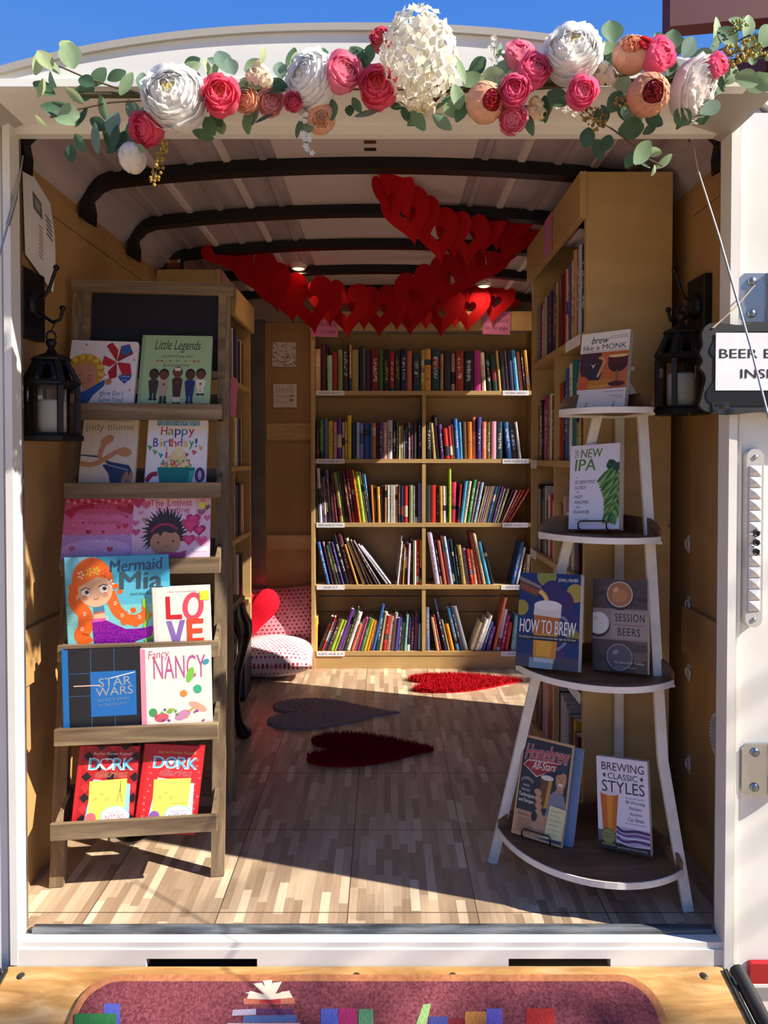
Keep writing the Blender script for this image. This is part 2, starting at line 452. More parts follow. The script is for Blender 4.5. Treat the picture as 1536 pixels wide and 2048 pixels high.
for yy_, c_, lab_ in ((0.372, '#5a1420', 'small dark red rectangle on the ceiling panel just inside the doorway'), (0.418, '#1a1214', 'small black rectangle on the ceiling panel behind the dark red one')):
    tag(MB().box(-0.045, -0.012, -0.006, 0.006, -0.004, 0.0).build('dark_rectangle', mat(c_, 0.5), None, T(-0.01, yy_, roof_z(-0.04) - 0.0042)), lab_, 'ceiling plate')  # plain thin dark rectangle set against the centre panel
# ------------------------------------------------------------------ rear frame, spoiler, sill
OL, OR_, OT = -0.812, 0.752, 1.797                   # the rear opening
rf = MB()
rf.box(OL - 0.30, OL, -0.03, 0.0, -0.40, OT); rf.box(OL - 0.012, OL + 0.004, -0.045, -0.005, -0.05, OT)
rf.box(OL - 0.05, OL - 0.02, -0.038, -0.03, -0.4, OT)
struct(rf.build('wall_rear', M_WHITE))
rr = MB(); rr.box(OR_, OR_ + 0.62, -0.03, 0.0, -0.45, 1.82)
rr.box(OR_ - 0.004, OR_ + 0.014, -0.050, -0.001, -0.06, OT); rr.box(OR_ + 0.026, OR_ + 0.032, -0.034, -0.03, -0.45, OT)
struct(rr.build('wall_corner', M_WHITE))
struct(MB().box(XL - 0.04, OL, 0.0, 0.012, 0, 1.83).box(OR_, XR + 0.04, 0.0, 0.012, 0, 1.83).build('trim_7', M_ALU))
SP_Y = -0.20
hd = MB()
pts = [(OL - 0.14, OT)] + [(OL - 0.14 + (OR_ - OL + 0.14) * i / 40, 0) for i in range(41)] + [(OR_, OT)]
def spoil_z(x): return 1.897 - 0.20 * abs(x + 0.06) ** 2.3
out = [(OL - 0.14, OT)] + [(p[0], max(OT + 0.004, spoil_z(p[0]))) for p in pts[1:-1]] + [(OR_, OT)]
hd.prism(out, SP_Y, -0.001)
hd.box(OL - 0.14, OR_, -0.024, 0.0, OT - 0.02, OT + 0.004); hd.box(OL - 0.14, OR_, SP_Y - 0.008, SP_Y + 0.02, OT - 0.012, OT + 0.003)
hd.box(OL - 0.14, OR_, 0.0, 0.02, OT - 0.01, 1.90)
struct(hd.build('wall_header', M_WHITE))
cap = MB(); P0 = [(OL - 0.14 + (OR_ - OL + 0.14) * i / 40) for i in range(41)]
P1 = [(x, spoil_z(x) - 0.004) for x in P0]
cap.prism(P1 + [(x, z + 0.014) for x, z in reversed(P1)], SP_Y - 0.008, 0.0)
struct(cap.build('trim_8', mat('#a7a29a', 0.5)))
roofout = MB(); ro = [(XL - 0.05 + (XR - XL + 0.1) * i / 24) for i in range(25)]
roofout.prism([(x, roof_z(max(XL, min(XR, x))) + 0.021) for x in ro] + [(x, roof_z(max(XL, min(XR, x))) + 0.034) for x in reversed(ro)], -0.03, YB + 0.06)
struct(roofout.build('roof', M_WHITE))

sl = MB()
sl.box(OL - 0.004, OR_ + 0.004, -0.040, -0.012, -0.016, -0.002)
for a, b in ((OL - 0.004, -0.525), (-0.28, 0.275), (0.50, OR_ + 0.004)): sl.box(a, b, -0.044, -0.02, -0.060, -0.016)
for a, b in ((-0.525, -0.28), (0.275, 0.50)): sl.box(a, b, -0.044, -0.02, -0.036, -0.016)
struct(sl.build('trim_9', M_WHITE))
struct(MB().box(OL, OR_, -0.02, -0.004, -0.07, -0.02).build('trim_20', M_BLACK))
seal = MB().tube([(OL + 0.02, -0.002, 0.0), (-0.2, -0.002, 0.001), (0.3, -0.002, 0.001), (OR_ - 0.012, -0.002, 0.0)], 0.012, 10)
tag(seal.build('rubber_seal', M_RUBBER), 'scuffed black rubber seal strip lying along the doorway sill', 'seal')
struct(MB().box(OL + 0.003, OR_ - 0.003, -0.012, 0.0, -0.02, -0.001).build('trim_21', M_RUBBER))

# ------------------------------------------------------------------ ground, ramp, mat, building
gm = NT('dry_ground', 0.9); _v = gm.coord()
_n1 = gm.noise(_v, 9.0, 6); _n2 = gm.noise(_v, 0.9, 3)
gm.color(gm.mix(0.35, gm.ramp(_n1, [(0.3, '#75654f'), (0.5, '#a8947a'), (0.7, '#cdbb9f')]), gm.ramp(_n2, [(0.35, '#857460'), (0.65, '#bda98c')]))); gm.bump(_n1, 0.5, 0.02)
GZ = -0.46
struct(MB().box(-40, 40, -40, 60, GZ - 0.3, GZ).build('ground', gm.m))

RA = math.atan(0.237)
ramp_o = Vector((-0.04, -0.046, -0.052))
M_RAMP = frame(ramp_o, (1, 0, 0), (0, math.cos(RA), math.sin(RA)), (0, -math.sin(RA), math.cos(RA)))
mply = NT('varnished_plywood', 0.28); _v = mply.coord()
_w = mply.noise(mply.mapping(_v, (1.6, 9, 1)), 2.2, 6, 0.6, 1.5)
mply.color(mply.ramp(_w, [(0.28, '#8f683a'), (0.45, '#ad7f48'), (0.58, '#c0945c'), (0.75, '#d6b080')]))
ramp = empty('loading_ramp', 'lowered varnished plywood ramp with black edge bars below the doorway', 'ramp', M_RAMP)
MB().box(-0.787, 0.784, -1.66, 0.0, -0.030, 0.0).build('ramp_deck', mply.m, ramp)
for sx in (-1, 1):
    MB().box(0.787 * sx - 0.004, 0.787 * sx + 0.004, -1.66, -0.01, -0.034, 0.006).tube([(0.812 * sx, -0.012, 0.004), (0.812 * sx, -1.6, 0.004)], 0.017, 10).box(0.79 * sx, 0.812 * sx, -0.05, -0.03, -0.01, 0.01).build('edge_bar', mat('#2b2c2e', 0.5, 0.2), ramp)
for sx in (-0.75, -0.02, 0.19, 0.735):
    MB().lathe([(0.0001, 0.0016), (0.006, 0.0016), (0.0085, 0.0004), (0.0085, -0.001)], 14, c=(sx, -0.022, 0)).lathe([(0.0001, 0.002), (0.0032, 0.0017)], 8, c=(sx, -0.022, 0)).build('screw', mat('#4a4742', 0.4, 0.7), ramp)

def plush(name, c0, c1, scale=180, rough=0.95):
    t = NT(name, rough, 0, 0.2); v = t.coord(); n = t.noise(v, scale, 3); n2 = t.noise(v, 9.0, 4)
    t.color(t.mix(t.math('MULTIPLY', n2, 0.7), t.ramp(n, [(0.35, c0), (0.65, c1)]), c0)); t.bump(n, 0.6, 0.004); return t.m
MT = 0.009
mat_w, mat_l = 1.215, 0.82
M_MAT = M_RAMP @ T(-0.60, -0.026 - mat_l, MT)          # corner of the mat, u to the right, v up the slope
matr = empty('door_mat', 'maroon plush door mat printed with an open book on a stack, on ramp', 'mat', M_MAT)
def rrect(x0, x1, y0, y1, r, n=6):
    o = []
    for cx, cy, a in ((x1 - r, y1 - r, 0), (x0 + r, y1 - r, 90), (x0 + r, y0 + r, 180), (x1 - r, y0 + r, 270)):
        for k in range(n + 1):
            t = math.radians(a + 90 * k / n); o.append((cx + r * math.cos(t), cy + r * math.sin(t)))
    return o
FLAT = Matrix(((1, 0, 0, 0), (0, 0, 1, 0), (0, -1, 0, 0), (0, 0, 0, 1)))    # stands (x,y=-depth,z) art down flat
mo = MB(); mo.M = FLAT; mo.prism(rrect(0, mat_w, 0, mat_l, 0.07), 0.0, MT); mo.build('mat_backing', plush('mat_border', '#9c6240', '#bd8058', 60), matr)
mc = MB(); mc.M = FLAT; mc.prism(rrect(0.018, mat_w - 0.018, 0.018, mat_l - 0.018, 0.058), -0.003, 0.0); mc.build('mat_pile', plush('mat_maroon', '#5e2a31', '#92505a'), matr)
am = Art(mat_w, mat_l, 0.0001); am.base = 0.0032
def mpx(px, py):
    p = on_plane(px, py, M_MAT @ Vector((0, 0, 0)), M_RAMP.to_3x3() @ Vector((0, 0, 1))); q = M_MAT.inverted() @ p; return q.x / mat_w, q.y / mat_l
def mquad(a, b, c, d, col): am.poly([mpx(*a), mpx(*b), mpx(*c), mpx(*d)], plush('mat_' + col[1:], col, col))
mquad((487, 1999), (589, 1998), (590, 2010), (488, 2011), '#b56a52'); mquad((466, 2022), (512, 2020), (512, 2032), (464, 2034), '#a99bb0'); mquad((512, 2020), (586, 2020), (588, 2032), (512, 2032), '#5a3358')
mquad((487, 2034), (592, 2032), (594, 2046), (486, 2048), '#4d6291'); mquad((520, 2000), (560, 1999), (562, 2009), (520, 2010), '#a8343c'); mquad((455, 2049), (600, 2048), (604, 2066), (452, 2067), '#b2a0a8')
for dx, w_, h_ in ((-40, 24, 12), (-24, 16, 30), (-4, 6, 36), (16, 16, 32), (34, 22, 14)):
    am.poly([mpx(538, 2000), mpx(538 + dx - 8, 2000 - h_), mpx(538 + dx + 10, 2000 - h_ - 2), mpx(546, 2000)], mat('#d9c9b4', 0.9))
am.poly([mpx(494, 2000), mpx(500, 1984), mpx(536, 1994), mpx(578, 1984), mpx(586, 1998), mpx(540, 2002)], mat('#d9c9b4', 0.9))
for x0, x1, y0, c in ((208, 240, 2010, '#4750a0'), (150, 232, 2030, '#2c6b3c'), (642, 676, 2020, '#4d55a4'), (678, 712, 2020, '#93295a'), (718, 746, 2021, '#4f7d5c'), (930, 972, 2026, '#a8703c'), (973, 1004, 2020, '#5a51a6'), (1052, 1108, 2020, '#a62f2c'), (858, 896, 2036, '#3a3f7c'), (897, 930, 2040, '#6e2028')):
    mquad((x0, y0), (x1, y0), (x1 + 2, 2075), (x0 - 2, 2075), c)
mquad((846, 2012), (862, 2010), (848, 2075), (824, 2075), '#86a468')
am.build('mat_print', matr, FLAT)

bld = empty('building', 'dark maroon building with overhanging roof beyond the trailer', 'building', T(0, 0, GZ))
bm_ = mat('#52101f', 0.7)
def zz(py, D): return 1.07 + (HZ - py) * D / F - GZ
MB().add([(3.18, 6.4, zz(64, 8)), (14, 6.4, zz(-110, 8)), (14, 6.62, zz(-110, 8)), (3.18, 6.62, zz(64, 8)), (3.18, 6.4, 9.2), (14, 6.4, 9.2), (14, 6.62, 9.2), (3.18, 6.62, 9.2)], [(0, 3, 2, 1), (4, 5, 6, 7), (0, 1, 5, 4), (1, 2, 6, 5), (2, 3, 7, 6), (3, 0, 4, 7)]).build('roof_fascia', bm_, bld)
MB().box(4.78, 14, 7.4, 8.4, 0.0, 6.95).build('outer_wall', mat('#4d1420', 0.75), bld)

# unseen tree with its crown shaped to shade the ramp and the back bookcase
def build_shade_tree():
    r_ = random.Random(21); t0 = Vector((6.6, 2.4, GZ)); tr = empty('tree', 'unseen leafy tree beyond the side doorway, shaped to shade ramp and bookcase', 'tree', T(*t0)); bark = mat('#5b4634', 0.9)
    MB().tube([(0, 0, 0), (-0.1, -0.1, 1.6), (-0.2, -0.3, 3.2), (-0.4, -0.6, 4.8)], [0.20, 0.15, 0.12, 0.07], 12).build('trunk', bark, tr)
    br = MB(); P0 = Vector((-0.2, -0.3, 3.4)); leafy = []
    for k in range(18):
        x, y = -0.72 + 1.45 * k / 17 + r_.uniform(-.1, .1), r_.uniform(-0.40, -0.12); q = Vector((x, y, -0.1)); d = -SUN_DIR; c = q + d * ((6.0 + r_.uniform(-.3, .3) - q.x) / d.x); leafy.append((c - t0, r_.uniform(0.05, 0.13)))
    for c, r in leafy[::3]: br.tube([P0, P0.lerp(c, 0.5) + Vector((0, 0, 0.12)), c], [0.03, 0.015, 0.005], 6)
    br.build('branch', bark, tr)
    fo = MB(); C = []
    for k in range(9):
        z = 3.0 + 0.42 * k; e = 0.161 + (z - 4.62) * 0.2845  # crown edge follows the shade line wanted on the bookcase
        for m_ in range(4): C.append((Vector((6.0 + r_.uniform(-.3, .3), e + 0.74 + 0.75 * m_ + r_.uniform(-.05, .05), z)) - t0, 0.50))
    for c, r in C + leafy:
        for k in range(int(70 + 1500 * (r * r))):
            v = Vector((r_.gauss(0, 1), r_.gauss(0, 1), r_.gauss(0, 1))).normalized() * r * r_.random() ** 0.4; a_ = Vector((r_.gauss(0, 1), r_.gauss(0, 1), r_.gauss(0, 1))).normalized(); b_ = a_.orthogonal().normalized(); s_ = 0.075 if r > 0.3 else 0.022
            p = c + v; fo.add([p - a_ * s_, p + b_ * s_ * 0.5, p + a_ * s_, p - b_ * s_ * 0.5], [(0, 1, 2, 3)])
    fo.build('foliage', mat('#4f6b36', 0.8), tr)
build_shade_tree()
chips = MB(); r2 = random.Random(5)
for k in range(420):
    p = on_z(r2.uniform(1485, 1640), r2.uniform(1955, 2140), GZ + 0.004); a = r2.uniform(0, 6.3); L, w_ = r2.uniform(0.012, 0.035), r2.uniform(0.004, 0.012)
    chips.M = T(*p) @ Matrix.Rotation(a, 4, 'Z') @ Matrix.Rotation(r2.uniform(-0.5, 0.5), 4, 'X'); chips.cur = k % 3
    chips.box(-L, L, -w_, w_, 0, 0.003)
cs = chips.build('wood_chips', [mat('#c9a77e', 0.9), mat('#8a6a48', 0.9), mat('#e3cfae', 0.9)]); cs['kind'] = 'stuff'
tag(cs, 'scattered pale wood chips on the ground beside the ramp', 'wood chips')
# ------------------------------------------------------------------ bookcases
BZ = (1.405, 1.0624, 0.740, 0.4255, 0.088)            # shelf tops from the top down
TH = 0.02
def bookcase(name, label, M, w, d, top, zs, hdr=0.12, div=None, kick=True):
    """local frame: x along the front, y into the case, front face at y=0"""
    r = empty(name, label, 'bookcase', M)
    MB().bbox(0, TH, 0, d, 0, top, 0.001).build('side_panel', M_TAN, r)
    MB().bbox(w - TH, w, 0, d, 0, top, 0.001).build('side_panel', M_TAN, r)
    b = MB(); b.box(TH, w - TH, d - 0.008, d, 0.0, 0.245); b.box(TH, w - TH, d - 0.009, d, 0.25, 0.33); b.box(TH, w - TH, d - 0.008, d, 0.335, top - hdr * 0.8)
    b.build('back_panel', M_TAN, r)
    MB().bbox(-0.004, w + 0.004, -0.018, 0.0, top - hdr, top, 0.001).build('header_board', M_TAN, r)
    for z in zs:
        MB().bbox(TH, w - TH, 0.002, d - 0.01, z - TH, z, 0.001).box(TH, w - TH, 0.0, 0.0021, z - TH, z).build('shelf', M_TAN if z != zs[0] else M_TAN, r)
    MB().box(TH, w - TH, 0.003, 0.02, 0.0, zs[-1] - TH).build('kick_board', M_TAN, r)
    if div:
        for a, b_ in zip(zs[:-1], zs[1:]):
            MB().box(div - 0.009, div + 0.009, 0.003, d - 0.01, b_, a - TH).build('divider', M_TAN, r)
    return r
BY = 1.985
BX0, BX1 = -0.3676, 0.772
back_case = bookcase('back_bookcase', 'wide tan plywood bookcase with a centre divider against the back wall', T(BX0, BY, 0), BX1 - BX0, 0.205, 1.80, BZ, 0.095, 0.569)
# right case: front faces -x ; local x runs from its near end to the far end
RXF = 0.549
MR = frame(Vector((RXF, 1.06, 0)), Vector((0, -1, 0)), Vector((1, 0, 0)), Vector((0, 0, 1)))
RZ = (1.415, 1.06, 0.73, 0.41, 0.088)
right_case = bookcase('side_bookcase', 'tall tan plywood bookcase behind the white folding display stand', MR, 0.71, 0.235, 1.845, RZ, 0.125, 0.35)
MLc = frame(Vector((-0.652, 1.18, 0)), Vector((0, 1, 0)), Vector((-1, 0, 0)), Vector((0, 0, 1)))
left_case = bookcase('side_bookcase', 'tall tan plywood bookcase behind the dark wooden book ladder', MLc, 0.71, 0.232, 1.80, (1.405, 1.03, 0.71, 0.385, 0.088), 0.125, 0.34)
kn = MB()
for px, py in ((1230, 370), (1318, 368), (1240, 576), (1218, 842), (1245, 868), (1300, 1040), (1212, 1110)):
    p = on_y(px, py, 0.35); kn.M = T(p.x, 0.349, p.z); kn.ball((0, 0, 0), 0.0045, 8, 5, (1, 0.25, 1.2))
kn = kn.build('side_panel_knots', mat('#4c331c', 0.7), right_case); kn.matrix_world = Matrix.Identity(4)
kn.matrix_parent_inverse = MR.inverted()

# ------------------------------------------------------------------ books on the shelves
PAL = {  # name: colour of the binding
 'black': '#15151a', 'charcoal': '#33343a', 'grey': '#7f7d80', 'pale grey': '#b9b4b4', 'silver grey': '#9aa0a6', 'white': '#e9e4dc', 'cream': '#e2d3ab', 'tan': '#b8935f',
 'khaki': '#9c8a50', 'olive': '#6f6b3e', 'brown': '#5d3d2a', 'dark brown': '#3a2622', 'maroon': '#551a22', 'dark red': '#7e1a20', 'crimson': '#a51f33', 'red': '#c8281f',
 'brick red': '#a8392a', 'coral': '#d8705a', 'orange': '#e0801f', 'amber': '#d49a3c', 'peach': '#dfae80', 'yellow': '#e3c227', 'gold': '#c9981f', 'lime green': '#a8c838',
 'mint green': '#a9cfae', 'sage green': '#8a9a6a', 'green': '#3f7d46', 'dark green': '#24402f', 'teal': '#1f6f78', 'dark teal': '#1b3d46', 'aqua': '#7fc0c2', 'sky blue': '#4da3d0',
 'blue': '#2d63b0', 'royal blue': '#2746a0', 'navy': '#1b2350', 'slate blue': '#55648c', 'pale blue': '#9db6d4', 'periwinkle': '#8d88d0', 'indigo': '#4a3f90', 'lavender': '#c9bbdd',
 'purple': '#653089', 'plum': '#43233f', 'mauve': '#8e6a80', 'magenta': '#a8287c', 'hot pink': '#e0356c', 'pink': '#dd8fa8', 'dusty pink': '#c79a98', 'ash grey': '#585458'}
BM = {}
def book_mat(c):
    if c in BM: return BM[c]
    t = NT('binding_' + c.replace(' ', '_'), 0.45); oi = t.n('ShaderNodeObjectInfo').outputs['Random']
    g = t.coord('Generated'); x, y, z = t.sep(g)
    base = lin(PAL[c]); lum = 0.3 * base[0] + 0.6 * base[1] + 0.1 * base[2]
    acc = t.ramp(t.math('FRACT', t.math('MULTIPLY', oi, 7.31)), [(0.0, '#efe8da'), (0.4, '#d9b65c'), (0.6, '#e9e9ef'), (0.8, '#c94a3a'), (1.0, '#f3d9c0')] if lum < 0.25 else [(0.0, '#2a2a30'), (0.4, '#8a2530'), (0.6, '#20305a'), (0.8, '#f4f1ea'), (1.0, '#3a6a4a')], 'CONSTANT')
    second = t.ramp(t.math('FRACT', t.math('MULTIPLY', oi, 13.7)), [(0.0, PAL[c]), (0.45, '#2a2430'), (0.6, '#c9b79a'), (0.72, '#7a2a30'), (0.82, '#31507a'), (0.92, '#d9d0c4'), (1.0, PAL[c])], 'CONSTANT')
    # a block of a second colour across the spine
    b0 = t.math('MULTIPLY', t.math('FRACT', t.math('MULTIPLY', oi, 31.7)), 0.8)
    dz = t.math('ABSOLUTE', t.math('SUBTRACT', z, b0)); band = t.math('LESS_THAN', dz, t.math('ADD', 0.03, t.math('MULTIPLY', oi, 0.13)))
    band = t.math('MULTIPLY', band, t.math('GREATER_THAN', t.math('FRACT', t.math('MULTIPLY', oi, 5.9)), 0.45))
    # soft marks where the title runs, not readable
    n = t.noise(t.comb(t.math('MULTIPLY', x, 2.2), t.math('MULTIPLY', oi, 50.0), t.math('MULTIPLY', z, 26.0)), 1.0, 2)
    inz = t.math('LESS_THAN', t.math('ABSOLUTE', t.math('SUBTRACT', z, t.math('ADD', 0.45, t.math('MULTIPLY', oi, 0.15)))), 0.27)
    inx = t.math('LESS_THAN', t.math('ABSOLUTE', t.math('SUBTRACT', x, 0.5)), 0.24)
    tx = t.math('MULTIPLY', t.math('MULTIPLY', inz, inx), t.math('MULTIPLY', t.math('GREATER_THAN', n, 0.52), t.math('LESS_THAN', y, 0.12)))
    shade = t.math('ADD', 0.8, t.math('MULTIPLY', t.math('FRACT', t.math('MULTIPLY', oi, 3.3)), 0.4))
    v = t.n('ShaderNodeHueSaturation'); v.inputs['Color'].default_value = base; t.l(shade, v.inputs['Value'])
    col = t.mix(band, v.outputs[0], second); t.color(t.mix(t.math('MULTIPLY', tx, t.math('MULTIPLY', t.math('GREATER_THAN', t.math('FRACT', t.math('MULTIPLY', oi, 17.3)), 0.22), 0.62)), col, acc)); BM[c] = t.m; return t.m
M_PAGE = NT('paper_edges', 0.85); _n = M_PAGE.noise(M_PAGE.mapping(M_PAGE.coord(), (900, 3, 3)), 1.0, 2); M_PAGE.color(M_PAGE.ramp(_n, [(0.3, '#cfc4ae'), (0.7, '#ece5d6')])); M_PAGE = M_PAGE.m

ONES = 'first second third fourth fifth sixth seventh eighth ninth tenth eleventh twelfth thirteenth fourteenth fifteenth sixteenth seventeenth eighteenth nineteenth'.split()
def ordinal(k):
    if k <= 19: return ONES[k - 1]
    tens = {2: ('twentieth', 'twenty'), 3: ('thirtieth', 'thirty'), 4: ('fortieth', 'forty')}[k // 10]
    return tens[0] if k % 10 == 0 else tens[1] + '-' + ONES[k % 10 - 1]

def shelf_book(M, t, h, d, colour, label, group, hard=None):
    """frame M: origin at the middle of the spine's foot, x across the spine, y into the shelf"""
    b = 0.0018 if t > 0.008 else 0.0009
    c = MB(); q = t / 2
    bul = min(0.22 * t, 0.004)
    outer = [(-q, d), (-q, bul), (-q * 0.6, bul * 0.3), (0, 0), (q * 0.6, bul * 0.3), (q, bul), (q, d)]
    inner = [(-q + b, d), (-q + b, bul + b), (0, b + 0.001), (q - b, bul + b), (q - b, d)]
    vs = [(x, y, z) for z in (0, h) for x, y in outer] + [(x, y, z) for z in (0, h) for x, y in inner]
    fs = [(i, i + 1, i + 8, i + 7) for i in range(6)] + [(14 + i + 1, 14 + i, 14 + i + 5, 14 + i + 6) for i in range(4)]
    for o, n_ in ((0, 14), (7, 19)):
        fs += [(o, n_, n_ + 1, o + 1), (o + 1, n_ + 1, o + 2), (o + 2, n_ + 1, n_ + 2, o + 3), (o + 3, n_ + 2, n_ + 3, o + 4), (o + 4, n_ + 3, o + 5), (o + 5, n_ + 3, n_ + 4, o + 6)]
    fs += [(0, 7, 19, 14), (6, 18, 23, 13)]
    c.add(vs, fs)
    o = c.build('book', book_mat(colour), None, M); tag(o, label, 'book', group)
    g = 0.003 if t > 0.01 else 0.0012
    MB().box(-q + b + 0.0002, q - b - 0.0002, b + 0.0045, d - 0.003, g, h - g).build('page_block', M_PAGE, o)
    return o

def row(specs, scale, ox, oy, base, D, shelf_z, where, group, anchor, depth=(0.10, 0.13), start=0):
    """specs in crop pixels: x0, x1, top, colour, lean in degrees (plus = to the right)"""
    k = start; last = -9
    for sp in specs:
        x0, x1, top, c = sp[:4]; lean = math.radians(sp[4] if len(sp) > 4 else 0)
        k += 1
        p0 = on_y(ox + x0 / scale, oy + base / scale, D); p1 = on_y(ox + x1 / scale, oy + base / scale, D)
        H = (base - top) / scale * (D + 1.59) / F / max(0.5, math.cos(lean)); t = max(0.0045, (p1.x - p0.x) * math.cos(lean) * 0.97)
        H = max(0.06, H - abs(math.sin(lean)) * t)
        piv = p1.x if lean > 0 else p0.x
        dx = (t / 2) if lean <= 0 else (-t / 2)
        M = T(piv, D + rng.uniform(-0.004, 0.006), shelf_z + 0.0006) @ Matrix.Rotation(lean, 4, 'Y') @ T(dx, 0, 0)
        size = 'slim ' if t < 0.013 else 'thick ' if t > 0.034 else ''
        shelf_book(M, t, H, rng.uniform(*depth), c, '%s%s book, %s from the %s, %s' % (size, c, ordinal(k), anchor, where), group)
    return k

R1L = [(132,200,180,'peach'),(205,276,105,'maroon'),(278,289,115,'plum'),(291,350,262,'mint green'),(354,415,215,'crimson'),(425,482,190,'sage green'),(484,560,125,'dark brown'),(568,596,130,'tan'),(600,686,190,'khaki'),(690,736,145,'black'),(738,774,180,'slate blue'),(778,845,185,'plum'),(849,947,180,'dark red'),(950,1000,190,'green'),(1003,1081,185,'black'),(1086,1143,215,'crimson'),(1150,1222,195,'charcoal'),(1226,1300,180,'navy'),(1304,1370,205,'coral'),(1376,1472,240,'dark teal'),(1480,1530,195,'khaki')]
R1R = [(60,144,178,'amber'),(149,247,178,'dark teal'),(258,301,240,'tan'),(312,391,195,'charcoal'),(402,450,235,'dusty pink'),(458,560,200,'brick red'),(566,684,210,'black'),(692,780,200,'magenta'),(798,850,222,'cream',-3),(868,920,205,'black',-4),(936,1002,240,'dark green',-5),(1012,1044,200,'tan',-5),(1062,1120,215,'charcoal',-5),(1122,1145,200,'mauve',-5),(1150,1205,195,'navy',-5),(1222,1272,190,'sky blue',-6),(1286,1330,210,'coral',-6),(1334,1360,200,'black',-6),(1374,1418,195,'amber',-6)]
R2L = [(138,188,270,'black'),(190,238,255,'green'),(245,293,240,'slate blue'),(300,359,270,'yellow'),(365,406,285,'pink'),(412,470,235,'purple'),(478,506,285,'white'),(510,540,280,'gold'),(545,593,198,'yellow'),(600,655,290,'navy'),(659,697,288,'pale blue'),(700,745,295,'periwinkle'),(750,834,300,'royal blue'),(836,858,290,'blue'),(861,905,295,'orange'),(908,946,290,'plum'),(949,996,285,'purple'),(1000,1049,288,'dusty pink'),(1055,1122,260,'pale grey'),(1125,1168,260,'navy'),(1171,1200,290,'olive'),(1202,1222,340,'cream'),(1225,1250,330,'khaki'),(1254,1280,390,'slate blue'),(1283,1315,290,'plum'),(1318,1348,290,'mauve'),(1351,1385,290,'charcoal'),(1388,1424,290,'plum'),(1446,1502,235,'navy')]
R2R = [(96,146,290,'black',-1),(168,205,295,'tan',-5),(212,258,190,'black',-5),(268,315,310,'purple',-5),(325,380,360,'red',-5),(386,426,330,'crimson',-5),(430,456,310,'cream',-4),(460,510,240,'blue',-4),(514,548,285,'sky blue',-3),(555,606,280,'brown',-2),(610,672,280,'orange',-1),(678,722,220,'coral',-1),(732,784,220,'indigo'),(792,848,280,'coral'),(852,905,285,'olive'),(910,976,275,'pink'),(985,1056,280,'dark teal'),(1118,1180,280,'blue',-6),(1186,1258,310,'charcoal',-6),(1266,1298,280,'pale grey',-7)]
R3L = [(134,180,250,'charcoal',-1),(186,224,70,'lavender',-3),(228,246,150,'charcoal',-3),(250,278,180,'mauve',-3),(282,308,130,'plum',-4),(312,345,90,'grey',-4),(350,385,260,'plum',-5),(390,420,150,'maroon',-6),(445,494,125,'khaki',-8),(500,520,110,'green',-8),(526,558,95,'brown',-8),(562,600,100,'maroon',-8),(608,648,70,'dark red',-8),(652,688,80,'crimson',-8),(692,722,90,'orange',-8),(728,776,110,'lime green',-8),(782,808,120,'cream',-8),(812,832,90,'navy',-8),(836,856,150,'sky blue',-8),(864,890,290,'orange',-3),(896,926,290,'charcoal',-3),(932,970,310,'amber',-2),(975,1016,295,'plum',-1),(1022,1050,290,'peach'),(1055,1078,290,'white'),(1081,1100,290,'pale blue'),(1103,1122,290,'cream'),(1125,1147,290,'white'),(1151,1191,285,'dusty pink'),(1195,1216,290,'brown'),(1219,1260,295,'navy'),(1264,1318,300,'red'),(1330,1380,290,'sage green'),(1384,1405,300,'grey'),(1408,1441,300,'black'),(1446,1500,260,'periwinkle')]
R3R = [(85,133,290,'dark teal'),(136,208,290,'red'),(212,246,300,'dark brown'),(252,290,300,'amber',-1),(294,328,300,'white',-1),(332,360,300,'olive',-1),(366,398,72,'lime green'),(402,466,250,'hot pink'),(472,500,275,'crimson',4),(505,546,235,'sky blue',7),(552,590,235,'cream',8),(596,640,215,'green',9),(648,676,240,'mauve',10),(682,720,250,'pale blue',11),(724,746,300,'tan',14),(750,772,300,'grey',14),(776,800,300,'mauve',14),(804,826,300,'tan',14),(830,852,300,'silver grey',14),(856,884,300,'blue',14),(888,914,300,'sage green',15),(918,944,300,'purple',15),(948,968,330,'silver grey',16),(974,1004,330,'khaki',18),(1010,1036,350,'plum',22),(1042,1062,350,'dusty pink',24),(1068,1088,350,'brick red',27),(1094,1112,350,'coral',29),(1118,1150,330,'brick red',31)]
R4L = [(282,318,220,'blue',-13),(346,372,220,'pink',-13),(386,420,260,'dark green',-14),(428,470,215,'ash grey',-15),(478,504,220,'indigo',-15),(520,572,120,'black',-15),(580,640,105,'maroon',-15),(656,684,250,'amber',-17),(738,782,170,'cream',-21),(800,822,190,'dark brown',-22),(848,874,190,'tan',-26),(906,930,200,'dark brown',-28),(946,972,200,'mauve',-31),(1040,1068,250,'silver grey',-36),(1082,1116,270,'lavender',-38),(1150,1168,140,'grey',7),(1174,1194,215,'white',6),(1204,1240,250,'brown',4),(1245,1262,290,'amber',3),(1268,1302,220,'plum',2),(1306,1334,240,'lavender',2),(1342,1376,180,'dark brown'),(1380,1392,200,'olive'),(1396,1422,205,'white'),(1428,1466,190,'red'),(1470,1494,195,'yellow')]
R4R = [(196,258,90,'lavender',-9),(264,292,200,'plum',-9),(304,350,200,'coral',-9),(354,378,140,'dark red',-9),(386,426,150,'pale blue',-9),(432,462,190,'navy',-9),(468,494,190,'dark teal',-9),(500,522,290,'black',-8),(536,592,260,'khaki',-8),(600,646,300,'mauve',-8),(652,692,310,'red',-8),(700,742,320,'peach',-8),(752,800,90,'brick red',-11),(806,850,100,'cream',-12),(862,906,220,'sky blue',-13),(914,956,270,'black',-14),(1160,1208,220,'blue',13),(1226,1256,290,'white',12),(1284,1326,370,'brown',9),(1346,1386,380,'cream',4)]
